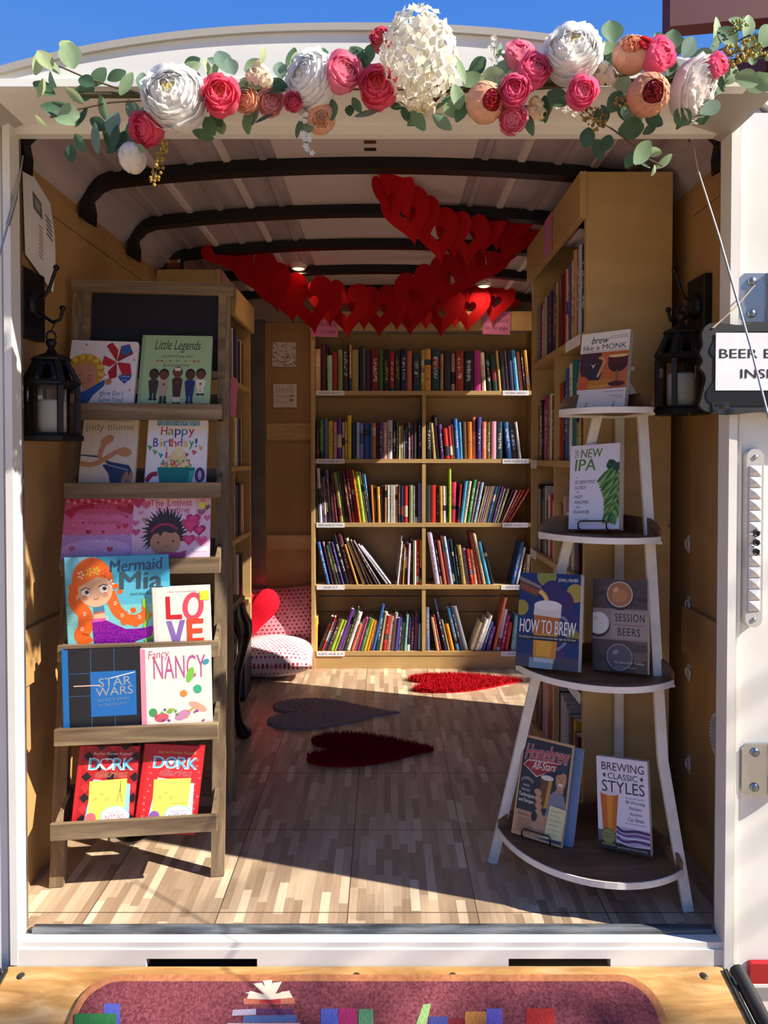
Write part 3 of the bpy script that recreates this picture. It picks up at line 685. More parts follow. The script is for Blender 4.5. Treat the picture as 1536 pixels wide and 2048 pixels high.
R5L = [(122,160,365,'amber'),(162,206,350,'black',21),(210,236,360,'red',21),(240,268,420,'blue',21),(274,316,390,'brown',21),(322,366,390,'lime green',20),(370,396,400,'lime green',20),(402,450,250,'purple',19),(455,486,280,'pale grey',19),(492,520,230,'dark green',18),(526,578,300,'white',18),(584,624,450,'coral',18),(628,660,400,'mauve',17),(664,696,370,'magenta',16),(700,744,370,'green',16),(750,782,390,'yellow',15),(786,820,400,'orange',14),(824,846,420,'brown',13),(850,886,200,'blue',13),(892,940,290,'dark teal',9),(944,984,300,'cream',9),(988,1030,340,'red',8),(1034,1104,350,'dusty pink',7),(1108,1140,310,'pale grey',6),(1144,1180,370,'indigo',6),(1184,1218,380,'slate blue',5),(1222,1262,430,'sage green',4),(1266,1294,330,'aqua',4),(1298,1338,370,'navy',3),(1342,1390,390,'plum',3),(1394,1442,345,'purple',2),(1448,1480,450,'aqua',1)]
R5R = [(76,126,240,'slate blue',-1),(214,254,360,'peach',-10),(258,276,330,'crimson',-11),(318,352,130,'navy',-13),(360,384,400,'khaki',-13),(396,444,450,'orange',-13),(472,520,240,'sky blue',-13),(526,556,220,'navy',-14),(562,622,220,'grey',-15),(638,690,430,'cream',20),(696,738,380,'white',19),(744,776,340,'white',19),(782,824,420,'blue',18),(842,894,480,'purple',14),(930,968,110,'coral',12),(974,1022,260,'lavender',11),(1028,1074,340,'magenta',10),(1080,1124,430,'red',9),(1162,1212,340,'aqua',7),(1216,1240,350,'pale grey',6)]
D0 = BY + 0.012
def go(a, b, oy, base, z, nm, div_l='pillow end', div_r='divider'):
    g = 'books on the %s of the back bookcase' % nm
    k = row(a, 6.4, 610, oy, base, D0, z, '%s, back bookcase' % nm, g, 'pillow end')
    if div_r is None: row(b, 6.4, 840, oy, base, D0, z, '%s, back bookcase' % nm, g, 'pillow end', start=k)
    else: row(b, 6.4, 840, oy, base, D0, z, '%s beyond the divider, back bookcase' % nm, g + ' beyond the divider', 'divider')
go(R1L, R1R, 670, 715, BZ[0], 'top shelf', div_r=None)
go(R2L, R2R, 800, 755, BZ[1], 'second shelf')
go(R3L, R3R, 925, 770, BZ[2], 'third shelf')
go(R4L, R4R, 1050, 770, BZ[3], 'fourth shelf')
go(R5L, R5R, 1180, 798, BZ[4], 'bottom shelf')

FAR = MB(); FARM = []
def far_book(M, t, h, d, colour):
    m_ = book_mat(colour)
    if m_ not in FARM: FARM.append(m_)
    if M_PAGE not in FARM: FARM.append(M_PAGE)
    q = t / 2; FAR.M = M
    FAR.add([(-q, 0.002, 0), (0, 0, 0), (q, 0.002, 0), (q, d, 0), (-q, d, 0), (-q, 0.002, h), (0, 0, h), (q, 0.002, h), (q, d, h), (-q, d, h)], [(0, 1, 6, 5), (1, 2, 7, 6), (2, 3, 8, 7), (3, 4, 9, 8), (4, 0, 5, 9)], mi=FARM.index(m_))
    FAR.box(-q + 0.001, q - 0.001, 0.004, d - 0.002, 0.001, h - 0.002, mi=FARM.index(M_PAGE))
def side_row(Mcase, x0, specs, z, where, anchor, group, inset=0.012, far=False):
    """books along a side case: thickness, height, colour, lean; local x of the case"""
    x = x0; k = 0
    for sp in specs:
        t, h, c = sp[:3]; lean = math.radians(sp[3]) if len(sp) > 3 else 0
        if c is None: x += t; continue
        k += 1; w_ = t / math.cos(lean)
        piv = x + (w_ if lean > 0 else 0); dx = (-t / 2) if lean > 0 else t / 2
        M = Mcase @ T(piv, inset + rng.uniform(0, 0.008), z + 0.0006) @ Matrix.Rotation(lean, 4, 'Y') @ T(dx, 0, 0)
        size = 'slim ' if t < 0.013 else 'thick ' if t > 0.034 else ''
        if far: far_book(M, t * 0.97, h, rng.uniform(0.12, 0.17), c)
        else: shelf_book(M, t * 0.97, h, rng.uniform(0.12, 0.17), c, '%s%s book, %s from the %s, %s' % (size, c, ordinal(k), anchor, where), group)
        x += w_
# right case: local x counts from the far end towards the doorway
def RR(z, far, where): side_row(MR, TH + 0.004, far, RZ[z], where + ', bookcase behind the white stand', 'back wall', 'books on the %s behind the white stand' % where, far=z > 1)
RR(0, [(.04,.205,'grey'),(.022,.195,'navy'),(.016,.185,'pink'),(.03,.20,'dusty pink'),(.026,.215,'pale grey'),(.03,.215,'maroon'),(.034,.21,'dark red'),(.030,.215,'navy'),(.024,.22,'slate blue'),(.028,.23,'black'),(.034,.225,'tan'),(.024,.23,'brown'),(.034,.235,'maroon'),(.022,.24,'crimson'),(.022,.24,'peach'),(.030,.235,'dark red'),(.022,.24,'indigo'),(.030,.245,'cream'),(.036,.265,'tan'),(.016,.26,'brick red'),(.032,.265,'pale blue'),(.040,.26,'black'),(.020,.24,'cream'),(.042,.235,'brick red')], 'top shelf')
RR(1, [(.02,.20,'brown'),(.026,.215,'tan'),(.05,.215,'black'),(.02,.20,'pale grey'),(.06,.22,'magenta'),(.03,.21,'khaki'),(.028,.225,'cream'),(.022,.215,'brown'),(.020,.22,'maroon'),(.020,None,None),(.036,.235,'coral'),(.034,.245,'brick red'),(.03,.25,'dark brown'),(.036,.285,'blue'),(.038,.295,'cream'),(.05,.30,'teal'),(.034,.23,'sage green'),(.03,.215,'amber'),(.03,.20,'brown')], 'second shelf')
RR(2, [(.03,.24,'black'),(.018,.225,'white'),(.026,.225,'charcoal'),(.02,.19,'sage green'),(.03,.235,'black'),(.034,.24,'pale grey'),(.03,.19,'navy'),(.018,.21,'white'),(.022,.215,'red'),(.026,.195,'cream'),(.022,None,None),(.05,.20,'gold'),(.034,.19,'tan'),(.03,.185,'brown'),(.034,.22,'dusty pink'),(.026,.17,'white'),(.03,.235,'crimson'),(.036,.25,'mint green'),(.05,.255,'plum')], 'third shelf')
RR(3, [(.03,.13,'cream'),(.05,.15,'charcoal'),(.05,.14,'navy'),(.04,.16,'pale grey'),(.04,.15,'brown'),(.10,None,None),(.04,.18,'tan'),(.04,.19,'pale grey'),(.04,.17,'brown'),(.05,.18,'white'),(.04,.2,'maroon')], 'fourth shelf')
RR(4, [(.05,.24,'brown'),(.04,.20,'charcoal'),(.06,.25,'dusty pink'),(.04,.24,'white'),(.09,.265,'dark red'),(.02,.24,'pale grey'),(.025,None,None),(.03,.23,'black'),(.045,.225,'pale grey'),(.04,.22,'pale grey'),(.035,.215,'silver grey'),(.035,.20,'brown'),(.03,.20,'gold'),(.04,.17,'plum'),(.05,.14,'blue')], 'bottom shelf')
def LL(z, zz, sp, where): side_row(MLc, TH + 0.006, sp, zz, where + ', bookcase behind the book ladder', 'doorway end', 'books on the %s behind the book ladder' % where, far=True)
LL(0, 1.405, [(.03,.27,'black'),(.05,.27,'charcoal'),(.03,.24,'pale grey'),(.03,.25,'brown'),(.03,.27,'ash grey'),(.05,.285,'dark brown'),(.02,.21,'dusty pink'),(.05,.24,'grey'),(.02,.25,'khaki'),(.03,.225,'mauve'),(.02,.235,'white'),(.08,.24,'navy'),(.04,.22,'slate blue'),(.03,.20,'dark brown'),(.03,.21,'peach'),(.06,.20,'brown')], 'top shelf')
LL(1, 1.03, [(.04,.25,'plum'),(.06,.26,'black'),(.05,.24,'mauve'),(.04,.22,'brown'),(.04,.23,'maroon'),(.04,.25,'dark red'),(.02,.22,'white'),(.02,None,None),(.05,.245,'dark brown'),(.03,.24,'peach'),(.04,.22,'cream'),(.05,.22,'slate blue'),(.03,.22,'navy'),(.03,.24,'tan'),(.05,.24,'brown')], 'second shelf')
LL(2, 0.71, [(.04,.21,'crimson'),(.04,.22,'pale grey'),(.04,.215,'dark teal'),(.03,.22,'white'),(.04,.22,'dark brown'),(.05,.2,'tan'),(.04,.21,'brown'),(.05,None,None),(.06,.25,'silver grey'),(.04,.27,'black'),(.04,.235,'slate blue'),(.05,.24,'charcoal'),(.025,.235,'white'),(.03,.23,'peach'),(.04,.22,'brick red')], 'third shelf')
LL(3, 0.385, [(.03,.24,'charcoal'),(.05,.25,'dark brown'),(.03,.26,'mauve'),(.04,.24,'dusty pink'),(.04,.25,'tan'),(.05,.23,'brown'),(.03,.24,'maroon'),(.05,None,None),(.05,.26,'black'),(.04,.255,'ash grey'),(.05,.24,'pale grey'),(.03,.24,'plum'),(.05,.235,'black')], 'fourth shelf')
LL(4, 0.088, [(.04,.2,'brown'),(.05,.22,'white'),(.03,.21,'maroon'),(.05,.22,'pale grey'),(.04,.2,'charcoal'),(.05,.22,'dusty pink'),(.04,.21,'white'),(.05,None,None),(.05,.22,'white'),(.05,.21,'maroon'),(.05,.22,'white'),(.04,.2,'dark brown'),(.06,.22,'white')], 'bottom shelf')

fb = FAR.build('shelf_books', FARM); fb['kind'] = 'stuff'; tag(fb, 'rows of further books on the side bookcases behind the ladder and the white stand', 'books')
# the few spines that can be read
def spine_text(obj_label_part, body, col, z0, z1, w=0.55):
    for o in list(COL.objects):
        if o.get('category') == 'book' and o.get('label', '').startswith(obj_label_part[0]) and obj_label_part[1] in o['label']:
            xs_ = [v.co.x for v in o.data.vertices]; h = max(v.co.z for v in o.data.vertices); t = max(xs_) - min(xs_)
            vs, fs = text_mesh(body); m = MB()
            m.add([((b - 0.5) * t * w, -0.0008, h * (z1 - a * (z1 - z0))) for a, b in vs], fs)
            return m.build('title_lettering', mat(col, 0.5), o)
spine_text(('thick black book, third', 'second shelf, bookcase behind the white'), 'COLLEEN HOOVER', '#e9e4dc', 0.08, 0.95)
spine_text(('thick black book, twenty-eighth', 'top shelf, back'), 'Impostor', '#cfd0dc', 0.30, 0.72, 0.5)
spine_text(('pale grey book, nineteenth', 'second shelf, back'), 'PAX', '#2a2a30', 0.48, 0.70, 0.5)

# paper strips and notes on the shelf fronts
M_PAPER = NT('white_paper', 0.8); _n = M_PAPER.noise(M_PAPER.coord(), 14.0, 3); M_PAPER.color(M_PAPER.ramp(_n, [(0.3, '#e3dfe4'), (0.7, '#f1eef2')])); M_PAPER = M_PAPER.m
def paper(name, label, cat, p0, p1, m, lines=(), group=None, thick=0.0008, col='#4a4566', tilt=0.0):
    """a flat sheet facing the doorway; p0 lower corner, p1 upper corner in px on the plane y"""
    w, h = p1.x - p0.x, p1.z - p0.z
    o = MB().box(0, w, -thick, 0, 0, h).build(name, m, None, T(*p0) @ Matrix.Rotation(tilt, 4, 'Y')); tag(o, label, cat, group)
    if lines:
        a = Art(w, h); a.base = thick + 0.0002
        for ln in lines: a.text(*ln[:5], ln[5] if len(ln) > 5 else col, **(ln[6] if len(ln) > 6 else {}))
        a.build('lettering', o)
    return o
for row_i, (lt, rt) in enumerate((('YOUNG ADULT', 'YOUNG ADULT'), ('KIDS AGES 8-12', 'KIDS AGES 8-12'), ('KIDS NON FICTION', 'KIDS AGES 7'), ('AGE 3-7', 'KIDS AGES'), ('KIDS AGE 0-3', 'KIDS'))):
    y_ = BY - 0.0012; py = 787 + 0 * row_i
    zt = BZ[row_i]
    nm = ('top', 'second', 'third', 'fourth', 'bottom')[row_i]
    for px0, px1, tx, side in ((631, 688, lt, 'pillow end'), (1008 if row_i < 3 else 1006, 1061 if row_i < 2 else 1060, rt, 'white stand end')):
        a = on_y(px0, 0, y_); b = on_y(px1, 0, y_)
        f = {'KIDS': 0.42, 'KIDS AGES': 0.62, 'AGE 3-7': 0.5}.get(tx, 0.84)
        paper('shelf_label', 'paper shelf strip reading %s on the %s shelf, %s' % (tx, nm, side), 'label', Vector((a.x, y_, zt - 0.023)), Vector((b.x, y_, zt + 0.001)), M_PAPER,
              [(tx, 0.5 - f / 2, 0.28, 0.5 + f / 2, 0.72)], 'paper shelf strips on the back bookcase')
M_PINK = mat('#c8719c', 0.8)
for (px0, py0, px1, py1, lab) in ((622, 673, 676, 632, 'pink paper note on the back bookcase header nearest the pillows'), (965, 668, 1020, 622, 'pink paper note on the back bookcase header nearest the white stand')):
    a = on_y(px0, py0, BY - 0.022); b = on_y(px1, py1, BY - 0.022)
    paper('paper_note', lab, 'note', a, b, M_PINK, [('inside book', 0.06, 0.52, 0.94, 0.74, '#7a2a6a'), ('on 1st page', 0.1, 0.14, 0.9, 0.38, '#7a2a6a'), ('price is', 0.25, 0.80, 0.75, 0.96, '#7a2a6a')], 'pink notes on the bookcase headers', tilt=0.03)
def side_note(Mc, x0, z0, x1, z1, lab, yoff, tilt=0.0):
    o = MB().box(0, x1 - x0, -0.0008, 0, 0, z1 - z0).build('paper_note', M_PINK, None, Mc @ T(x0, yoff, z0) @ Matrix.Rotation(tilt, 4, 'X')); tag(o, lab, 'note')
side_note(MR, 0.30, 1.72, 0.40, 1.846, 'bright pink paper strip on the header behind the white stand', -0.020)
side_note(MLc, 0.01, 1.675, 0.08, 1.80, 'bright pink paper strip on the header behind the book ladder', -0.020)
side_note(MLc, 0.17, 1.245, 0.30, 1.408, 'pink paper hanging from the top shelf behind the book ladder', -0.012, 0.05)
def side_strip(Mc, x0, x1, z, lab):
    tag(MB().box(x0, x1, -0.0016, -0.0006, z - 0.03, z + 0.001).build('shelf_label', M_PAPER, None, Mc), lab, 'label')
side_strip(MR, 0.50, 0.66, RZ[0], 'paper shelf strip on the top shelf edge beside the brown beer book')
side_strip(MR, 0.0, 0.10, RZ[1], 'curled paper strip on the second shelf edge behind the white stand')
side_strip(MR, 0.0, 0.10, RZ[2], 'curled paper strip on the third shelf edge behind the white stand')
side_strip(MR, 0.55, 0.68, RZ[3], 'paper strip on the fourth shelf edge behind the white stand')
# ------------------------------------------------------------------ display books
def hard_cover(name, label, M, w, h, t, col, hard=True, spine=None, group=None, rc=0.0):
    """frame M: lower left corner of the front cover, x across, y backwards, z up the cover"""
    b = 0.0025 if hard else 0.0008; ov = 0.004 if hard else 0.0
    m = MB()
    def plate(y0, y1):
        if rc:
            pts = [(0, 0), (w - rc, 0)] + [(w - rc + rc * math.sin(a), rc - rc * math.cos(a)) for a in (0.4, 0.8, 1.2)] + [(w, rc), (w, h - rc)] + [(w - rc + rc * math.cos(a), h - rc + rc * math.sin(a)) for a in (0.4, 0.8, 1.2)] + [(w - rc, h), (0, h)]
            m.prism(pts, y0, y1)
        else: m.box(0, w, y0, y1, 0, h)
    plate(0, b); plate(t - b, t)
    m.cur = 1 if spine else 0
    m.grid(lambda u, v: (-0.0035 * math.sin(PI * u) if hard else -0.0006, t * u, h * v), 6, 1)
    m.grid(lambda u, v: (b * 0.8, t * u, h * v), 2, 1)
    if spine: m.box(-0.0004, w * spine[1], -0.00025, b * 0.5, 0, h, mi=1)
    mats = [mat(col, 0.32)] + ([mat(spine[0], 0.32)] if spine else [])
    o = m.build(name, mats, None, M); tag(o, label, 'book', group)
    MB().box(0.002, w - ov, b, t - b, ov, h - ov).build('page_block', M_PAGE, o)
    return o

def place(tl, tr, p, n, hpx=None, bl=None, extra=0.0):
    """corner pixels on the plane (p, n) -> frame, width, height"""
    TL, TR = on_plane(*tl, p, n), on_plane(*tr, p, n); BLp = on_plane(*bl, p, n)
    x = (TR - TL); w = x.length; x.normalize()
    nn = n.normalized()
    if nn.y > 0: nn = -nn
    y = -nn; z = x.cross(y).normalized()
    h = abs((TL - BLp).dot(z)) + extra
    return frame(TL - z * h, x, y, z), w, h

# ------------------------------------------------------------------ wooden book ladder
M_LAD = wood('weathered_wood', '#4f3f2c', '#75614a', '#9a8868', (28, 28, 2.2), 0.65)
M_LADH = wood('weathered_board', '#4f3f2c', '#75614a', '#9a8868', (2.2, 28, 28), 0.65)
LO = Vector((-0.6135, 0.19, 0)); LA = math.atan(0.048 / 0.411)
E1 = Vector((math.cos(LA), math.sin(LA), 0)); E2 = Vector((-math.sin(LA), math.cos(LA), 0)); EZ = Vector((0, 0, 1))
ML = frame(LO, E1, E2, EZ)
LQ = 0.15; LTOP = 1.562
def q(z): return LQ * z
ladder = empty('book_ladder', 'dark weathered wooden ladder rack of children books with a small chalkboard top', 'display rack', ML)
for sx in (-1, 1):
    x = 0.1965 * sx - 0.008
    MB().beam((x, 0, 0), (x, q(LTOP), LTOP), 0.033, 0.024, (0, -1, 0)).build('front_rail', M_LAD, ladder)
    MB().beam((x * 0.97, q(1.5) + 0.03, 1.5), (x * 0.97, 0.40, 0.0), 0.028, 0.02, (0, -1, 0)).build('rear_leg', M_LAD, ladder)
MB().beam((-0.225, q(1.545), 1.545), (0.215, q(1.545), 1.545), 0.034, 0.036, (0, -1, 0)).build('top_rail', M_LADH, ladder)
cb = MB(); cb.M = frame(Vector((-0.19, q(1.29), 1.29)), Vector((1, 0, 0)), Vector((0, 1, -LQ)).normalized(), Vector((0, LQ, 1)).normalized())
cb.box(0, 0.38, 0.0, 0.008, 0, 0.25); cb.build('chalkboard', mat('#10131f', 0.75), ladder)
fr = MB()
for sx in (-1, 1): fr.beam((0.183 * sx, q(1.29) - 0.008, 1.29), (0.183 * sx, q(1.54) - 0.008, 1.54), 0.02, 0.012, (0, -1, 0))
fr.beam((-0.19, q(1.30) - 0.006, 1.30), (0.19, q(1.30) - 0.006, 1.30), 0.02, 0.012, (0, -1, 0))
fr.build('chalkboard_frame', M_LADH, ladder)
LIPS = (1.2115, 1.0056, 0.814, 0.606, 0.408, 0.193)
OFFL = 0.095
for zt in LIPS:
    zb = zt - 0.041
    MB().bbox(-0.196, 0.196, q(zt) - OFFL - 0.012, q(zt) - OFFL, zb, zt, 0.0015).build('lip_board', M_LADH, ladder)
    MB().box(-0.190, 0.190, q(zt) - OFFL, q(zt) + 0.01, zb, zb + 0.010).build('tray_board', M_LADH, ladder)
    MB().box(-0.19, 0.19, q(zt + 0.02) + 0.012, q(zt + 0.02) + 0.022, zt - 0.01, zt + 0.035).build('back_bar', M_LADH, ladder)
    for sx in (-1, 1):
        y0, y1 = q(zt) - OFFL, q(zt) + 0.012
        m = MB(); vs = [(0.190 * sx, y0, zb), (0.190 * sx, y1, zb), (0.190 * sx, y1, zt + 0.03), (0.190 * sx, y0, zb + 0.032)]
        m.add(vs + [(v[0] - 0.010 * sx, v[1], v[2]) for v in vs], [(0, 1, 2, 3), (7, 6, 5, 4), (0, 4, 5, 1), (1, 5, 6, 2), (2, 6, 7, 3), (3, 7, 4, 0)]); m.build('tray_side', M_LAD, ladder)
def lplane(zb, ob, zt, ot):
    """leaning plane: offset ob in front of the rails at height zb, ot at zt"""
    P = ML @ Vector((0, q(zb) - ob, zb)); up = (ML @ Vector((0, q(zt) - ot, zt)) - P); n = E1.cross(up).normalized()
    return P, n
def lbook(label, tl, tr, bl, tier, ob, ot, col, t=0.012, hard=True, extra=0.036, spine=None, rc=0.0):
    zt = LIPS[tier]; P, n = lplane(zt, ob, zt + 0.2, ot); M, w, h = place(tl, tr, P, n, bl=bl, extra=extra)
    o = hard_cover('picture_book', label, M, w, h, t, col, hard, spine, 'picture books on the wooden ladder', rc); a = Art(w, h); a.vis = extra / h
    return o, a
def V(a, v): return a.vis + v * (1 - a.vis)          # v measured from the edge of the tray lip

# 1 board book: curly child, red pinwheel, blue heart
o, a = lbook('white board book with a curly blond child and red pinwheel on the ladder top tray', (144.5, 680), (278.6, 684), (144.5, 806), 0, 0.075, 0.03, '#e4dde2', 0.016, rc=0.008)
a.ell(0.22, V(a, 0.40), 0.27, 0.27, '#c9962f', rot=0.1)
for k in range(26):
    t_ = -0.35 + 3.9 * k / 25; a.circ(0.24 + 0.25 * math.cos(t_), V(a, 0.48) + 0.22 * math.sin(t_), 0.035 + 0.02 * (k % 3) / 2, ('#d3a02f', '#b98122', '#e2b84e')[k % 3], 10)
a.ell(0.24, V(a, 0.40), 0.19, 0.20, '#c9876a'); a.circ(0.16, V(a, 0.35), 0.04, '#c4685c'); a.circ(0.33, V(a, 0.36), 0.04, '#c4685c')
a.circ(0.18, V(a, 0.44), 0.013, '#3b2418', 8); a.circ(0.32, V(a, 0.43), 0.013, '#3b2418', 8); a.curve([(0.2, V(a, 0.32)), (0.25, V(a, 0.30)), (0.3, V(a, 0.33))], 0.01, '#8d4034')
a.poly([(0.12, V(a, 0)), (0.16, V(a, 0.14)), (0.30, V(a, 0.20)), (0.55, V(a, 0.38)), (0.55, V(a, 0.28)), (0.40, V(a, 0.12)), (0.34, V(a, 0))], '#28559c')
a.circ(0.60, V(a, 0.34), 0.055, '#c9876a'); a.circ(0.17, V(a, 0.2), 0.07, '#c9c3d6'); a.circ(0.17, V(a, 0.2), 0.045, '#e2dde6')
a.stroke([(0.60, V(a, 0.30)), (0.70, V(a, 0.66))], 0.008, '#8f4b38')
for pp, c in (([(0.70, 0.66), (0.52, 0.92), (0.60, 0.98), (0.70, 0.86)], '#b3242b'), ([(0.70, 0.66), (0.50, 0.76), (0.48, 0.62), (0.60, 0.58)], '#c02c32'), ([(0.70, 0.66), (0.58, 0.50), (0.62, 0.38), (0.72, 0.42)], '#a81f28'), ([(0.70, 0.66), (0.82, 0.40), (0.94, 0.44), (0.90, 0.64)], '#b8252c'), ([(0.70, 0.66), (0.74, 0.92), (0.86, 0.96), (0.93, 0.80)], '#8f2a3c')):
    a.poly([(u, V(a, v)) for u, v in pp], c)
a.ell(0.82, V(a, 0.86), 0.07, 0.07, '#2f62a8'); a.circ(0.70, V(a, 0.66), 0.02, '#e6d9c8')
a.heart(0.84, V(a, 0.40), 0.10, '#2d4f9c'); a.text('Celebrate', 0.77, V(a, 0.42), 0.91, V(a, 0.45), '#b9c4e2'); a.text('love', 0.80, V(a, 0.36), 0.88, V(a, 0.395), '#b9c4e2')
for u, v in ((0.22, 0.93), (0.55, 0.45), (0.95, 0.70), (0.93, 0.22), (0.52, 0.12)): a.heart(u, V(a, v), 0.018, '#b8434f')
a.text('How Do I', 0.50, V(a, 0.13), 0.83, V(a, 0.20), '#5e6fa8'); a.text('Love You?', 0.50, V(a, 0.03), 0.85, V(a, 0.10), '#5e6fa8')
a.build('cover_print', o)
# 2 pale green book with five small figures
o, a = lbook('pale green book with five little standing figures on the ladder top tray', (286.3, 670), (425, 672.4), (284, 806), 0, 0.078, 0.03, '#9fbd92', 0.014)
a.rect(0, 0, 0.045, 1, '#8dad82')
a.text('Little Legends', 0.18, V(a, 0.74), 0.84, V(a, 0.93), '#1d1a18', shear=0.35, rise=0.0, bold=-0.004)
a.text('EXCEPTIONAL MEN', 0.30, V(a, 0.665), 0.73, V(a, 0.70), '#39362c'); a.text('IN', 0.50, V(a, 0.60), 0.55, V(a, 0.63), '#39362c'); a.text('BLACK HISTORY', 0.32, V(a, 0.53), 0.69, V(a, 0.565), '#39362c')
for sx in (-1, 1):
    for k in range(4): a.ell(0.525 + sx * (0.11 + 0.06 * k), V(a, 0.615), 0.025, 0.010, ('#7d9a4a', '#c9a05c', '#8a5a3a', '#b5572c')[k], rot=0.5 * sx * (-1) ** k)
for cx, top, sk, coat, leg, sc in ((0.20, 0.44, '#4e2d20', '#3a3028', '#2e3230', 0.95), (0.34, 0.44, '#6b3b29', '#b09a88', '#2a2622', 1.05), (0.53, 0.47, '#70402d', '#4a2620', '#d6ccb8', 1.15), (0.71, 0.44, '#54301f', '#22306e', '#22306e', 1.05), (0.86, 0.45, '#6b3b29', '#ded4c4', '#ded4c4', 0.8)):
    y0 = top - 0.42 * sc
    for s_ in (-1, 1):
        a.rect(cx + s_ * 0.026 - 0.02, V(a, y0 + 0.015), cx + s_ * 0.026 + 0.02, V(a, y0 + 0.13), leg); a.ell(cx + s_ * 0.03, V(a, y0 + 0.012), 0.028, 0.014, '#1b1512')
    a.poly([(cx - 0.05, V(a, y0 + 0.10)), (cx + 0.05, V(a, y0 + 0.10)), (cx + 0.075, V(a, top - 0.13)), (cx + 0.04, V(a, top - 0.10)), (cx - 0.04, V(a, top - 0.10)), (cx - 0.075, V(a, top - 0.13))], coat)
    a.ell(cx, V(a, top - 0.02), 0.070, 0.068, '#201612'); a.ell(cx, V(a, top - 0.04), 0.060, 0.056, sk); a.circ(cx, V(a, top - 0.17), 0.018, sk)
    a.circ(cx - 0.02, V(a, top - 0.04), 0.006, '#1a100c', 8); a.circ(cx + 0.02, V(a, top - 0.04), 0.006, '#1a100c', 8)
a.ell(0.53, V(a, 0.49), 0.05, 0.022, '#d9cdbb')
a.build('cover_print', o)
# 3 cream book with bare feet
o, a = lbook('cream paperback showing two bare feet in the air on the ladder second tray', (168.4, 835.8), (277.4, 836.5), (167, 963), 1, 0.06, 0.025, '#d2c1ad', 0.016, False)
for u in (0.18, 0.33, 0.5, 0.64, 0.8): a.rect(u, V(a, 0.38), u + 0.006, 0.93, '#bba690')
a.text('judy blume', 0.05, V(a, 0.77), 0.93, V(a, 0.91), '#6c5f58', bold=-0.012); a.rect(0.42, V(a, 0.945), 0.92, V(a, 0.957), '#a08f80')
a.ell(0.2, V(a, 0.02), 0.5, 0.22, '#cfc0ae'); a.rect(0, 0, 1, V(a, 0.1), '#cfc0ae')
a.poly([(0.0, V(a, 0.40)), (0.30, V(a, 0.37)), (0.62, V(a, 0.22)), (0.55, V(a, 0.30)), (0.3, V(a, 0.40)), (0, V(a, 0.42))], '#3a4568')
sk = '#b97f58'
a.curve([(0.0, V(a, 0.28)), (0.22, V(a, 0.26)), (0.42, V(a, 0.34)), (0.66, V(a, 0.47))], 0.095, sk); a.ell(0.78, V(a, 0.455), 0.14, 0.062, sk, rot=-0.18)
a.curve([(0.34, V(a, 0.36)), (0.36, V(a, 0.48)), (0.42, V(a, 0.60))], 0.09, sk); a.ell(0.46, V(a, 0.645), 0.135, 0.055, sk, rot=0.62)
a.poly([(0.40, V(a, 0.25)), (0.55, V(a, 0.30)), (0.88, V(a, 0.25)), (0.97, V(a, 0.12)), (0.90, 0), (0.62, 0), (0.52, V(a, 0.12))], '#2c3459')
a.stroke([(0.44, V(a, 0.27)), (0.88, V(a, 0.17))], 0.018, '#8f9bb5'); a.ell(0.82, V(a, 0.04), 0.05, 0.09, '#a87454', rot=-0.3); a.ell(0.92, V(a, 0.05), 0.04, 0.09, '#b07b5a', rot=-0.2)
a.build('cover_print', o)
# 4 board book with birthday cupcake
o, a = lbook('white board book with a teal cupcake and rainbow birthday lettering on the ladder', (298, 836.5), (416.4, 838), (298, 963), 1, 0.062, 0.03, '#e5dfe0', 0.018, rc=0.008)
a.rect(0.14, V(a, 0.885), 0.86, V(a, 0.96), '#e5dfe0')
for k, ch in enumerate('TOUCH+FEEL'):
    u = 0.15 + 0.072 * k; a.rect(u - 0.004, V(a, 0.885), u + 0.062, V(a, 0.965), ('#3f86b8', '#5aa0c8')[k % 2]); a.text(ch, u + 0.012, V(a, 0.90), u + 0.046, V(a, 0.952), '#dbe8ee')
RB = ('#c22a34', '#7a9c34', '#4a2f8a', '#2a7fb0', '#c22a34')
for k, ch in enumerate('Happy'):
    b_ = 0.0 if ch not in 'py' else -0.045; t_ = 0.13 if ch == 'H' else 0.095
    a.text(ch, 0.22 + 0.115 * k, V(a, 0.735 + b_), 0.32 + 0.115 * k, V(a, 0.735 + t_ + (0.0 if b_ == 0 else 0.0)), RB[k], bold=0.03)
for k, (ch, c) in enumerate(zip('Birthday!', ('#4a2f8a', '#e0b52e', '#2a9aa0', '#c22a34', '#c94a34', '#7a2f8a', '#e0b52e', '#2f8a4a', '#3a2f9a'))):
    wd = 0.035 if ch in 'i!' else 0.08; u = (0.10, 0.215, 0.275, 0.345, 0.405, 0.50, 0.60, 0.70, 0.80)[k]
    a.text(ch, u, V(a, 0.545 - (0.04 if ch == 'y' else 0)), u + wd, V(a, 0.66 + (0.02 if ch in 'Bhtd!' else -0.02 if ch != 'i' else 0.01)), c, bold=0.03)
for u, v, c in ((0.05, 0.53, '#4f9c48'), (0.14, 0.46, '#5aa04a'), (0.24, 0.41, '#2fa09a'), (0.66, 0.42, '#a03a78'), (0.79, 0.46, '#c2344a'), (0.90, 0.53, '#dca53a')): a.poly([(u - 0.045, V(a, v + 0.04)), (u + 0.045, V(a, v + 0.01)), (u - 0.005, V(a, v - 0.05))], c)
for k in range(40):
    u, v = rng.random(), rng.random()
    if 0.3 < v < 0.95: a.circ(0.03 + 0.94 * u, V(a, v), 0.006, ('#c2344a', '#dca53a', '#2fa09a', '#7a4a9a')[k % 4], 6)
for k in range(5): a.ell(0.50 + 0.01 * k, V(a, 0.24 + 0.06 * k), 0.25 - 0.045 * k, 0.075, ('#ddc98f', '#e6d5a4', '#d9c088')[k % 3])
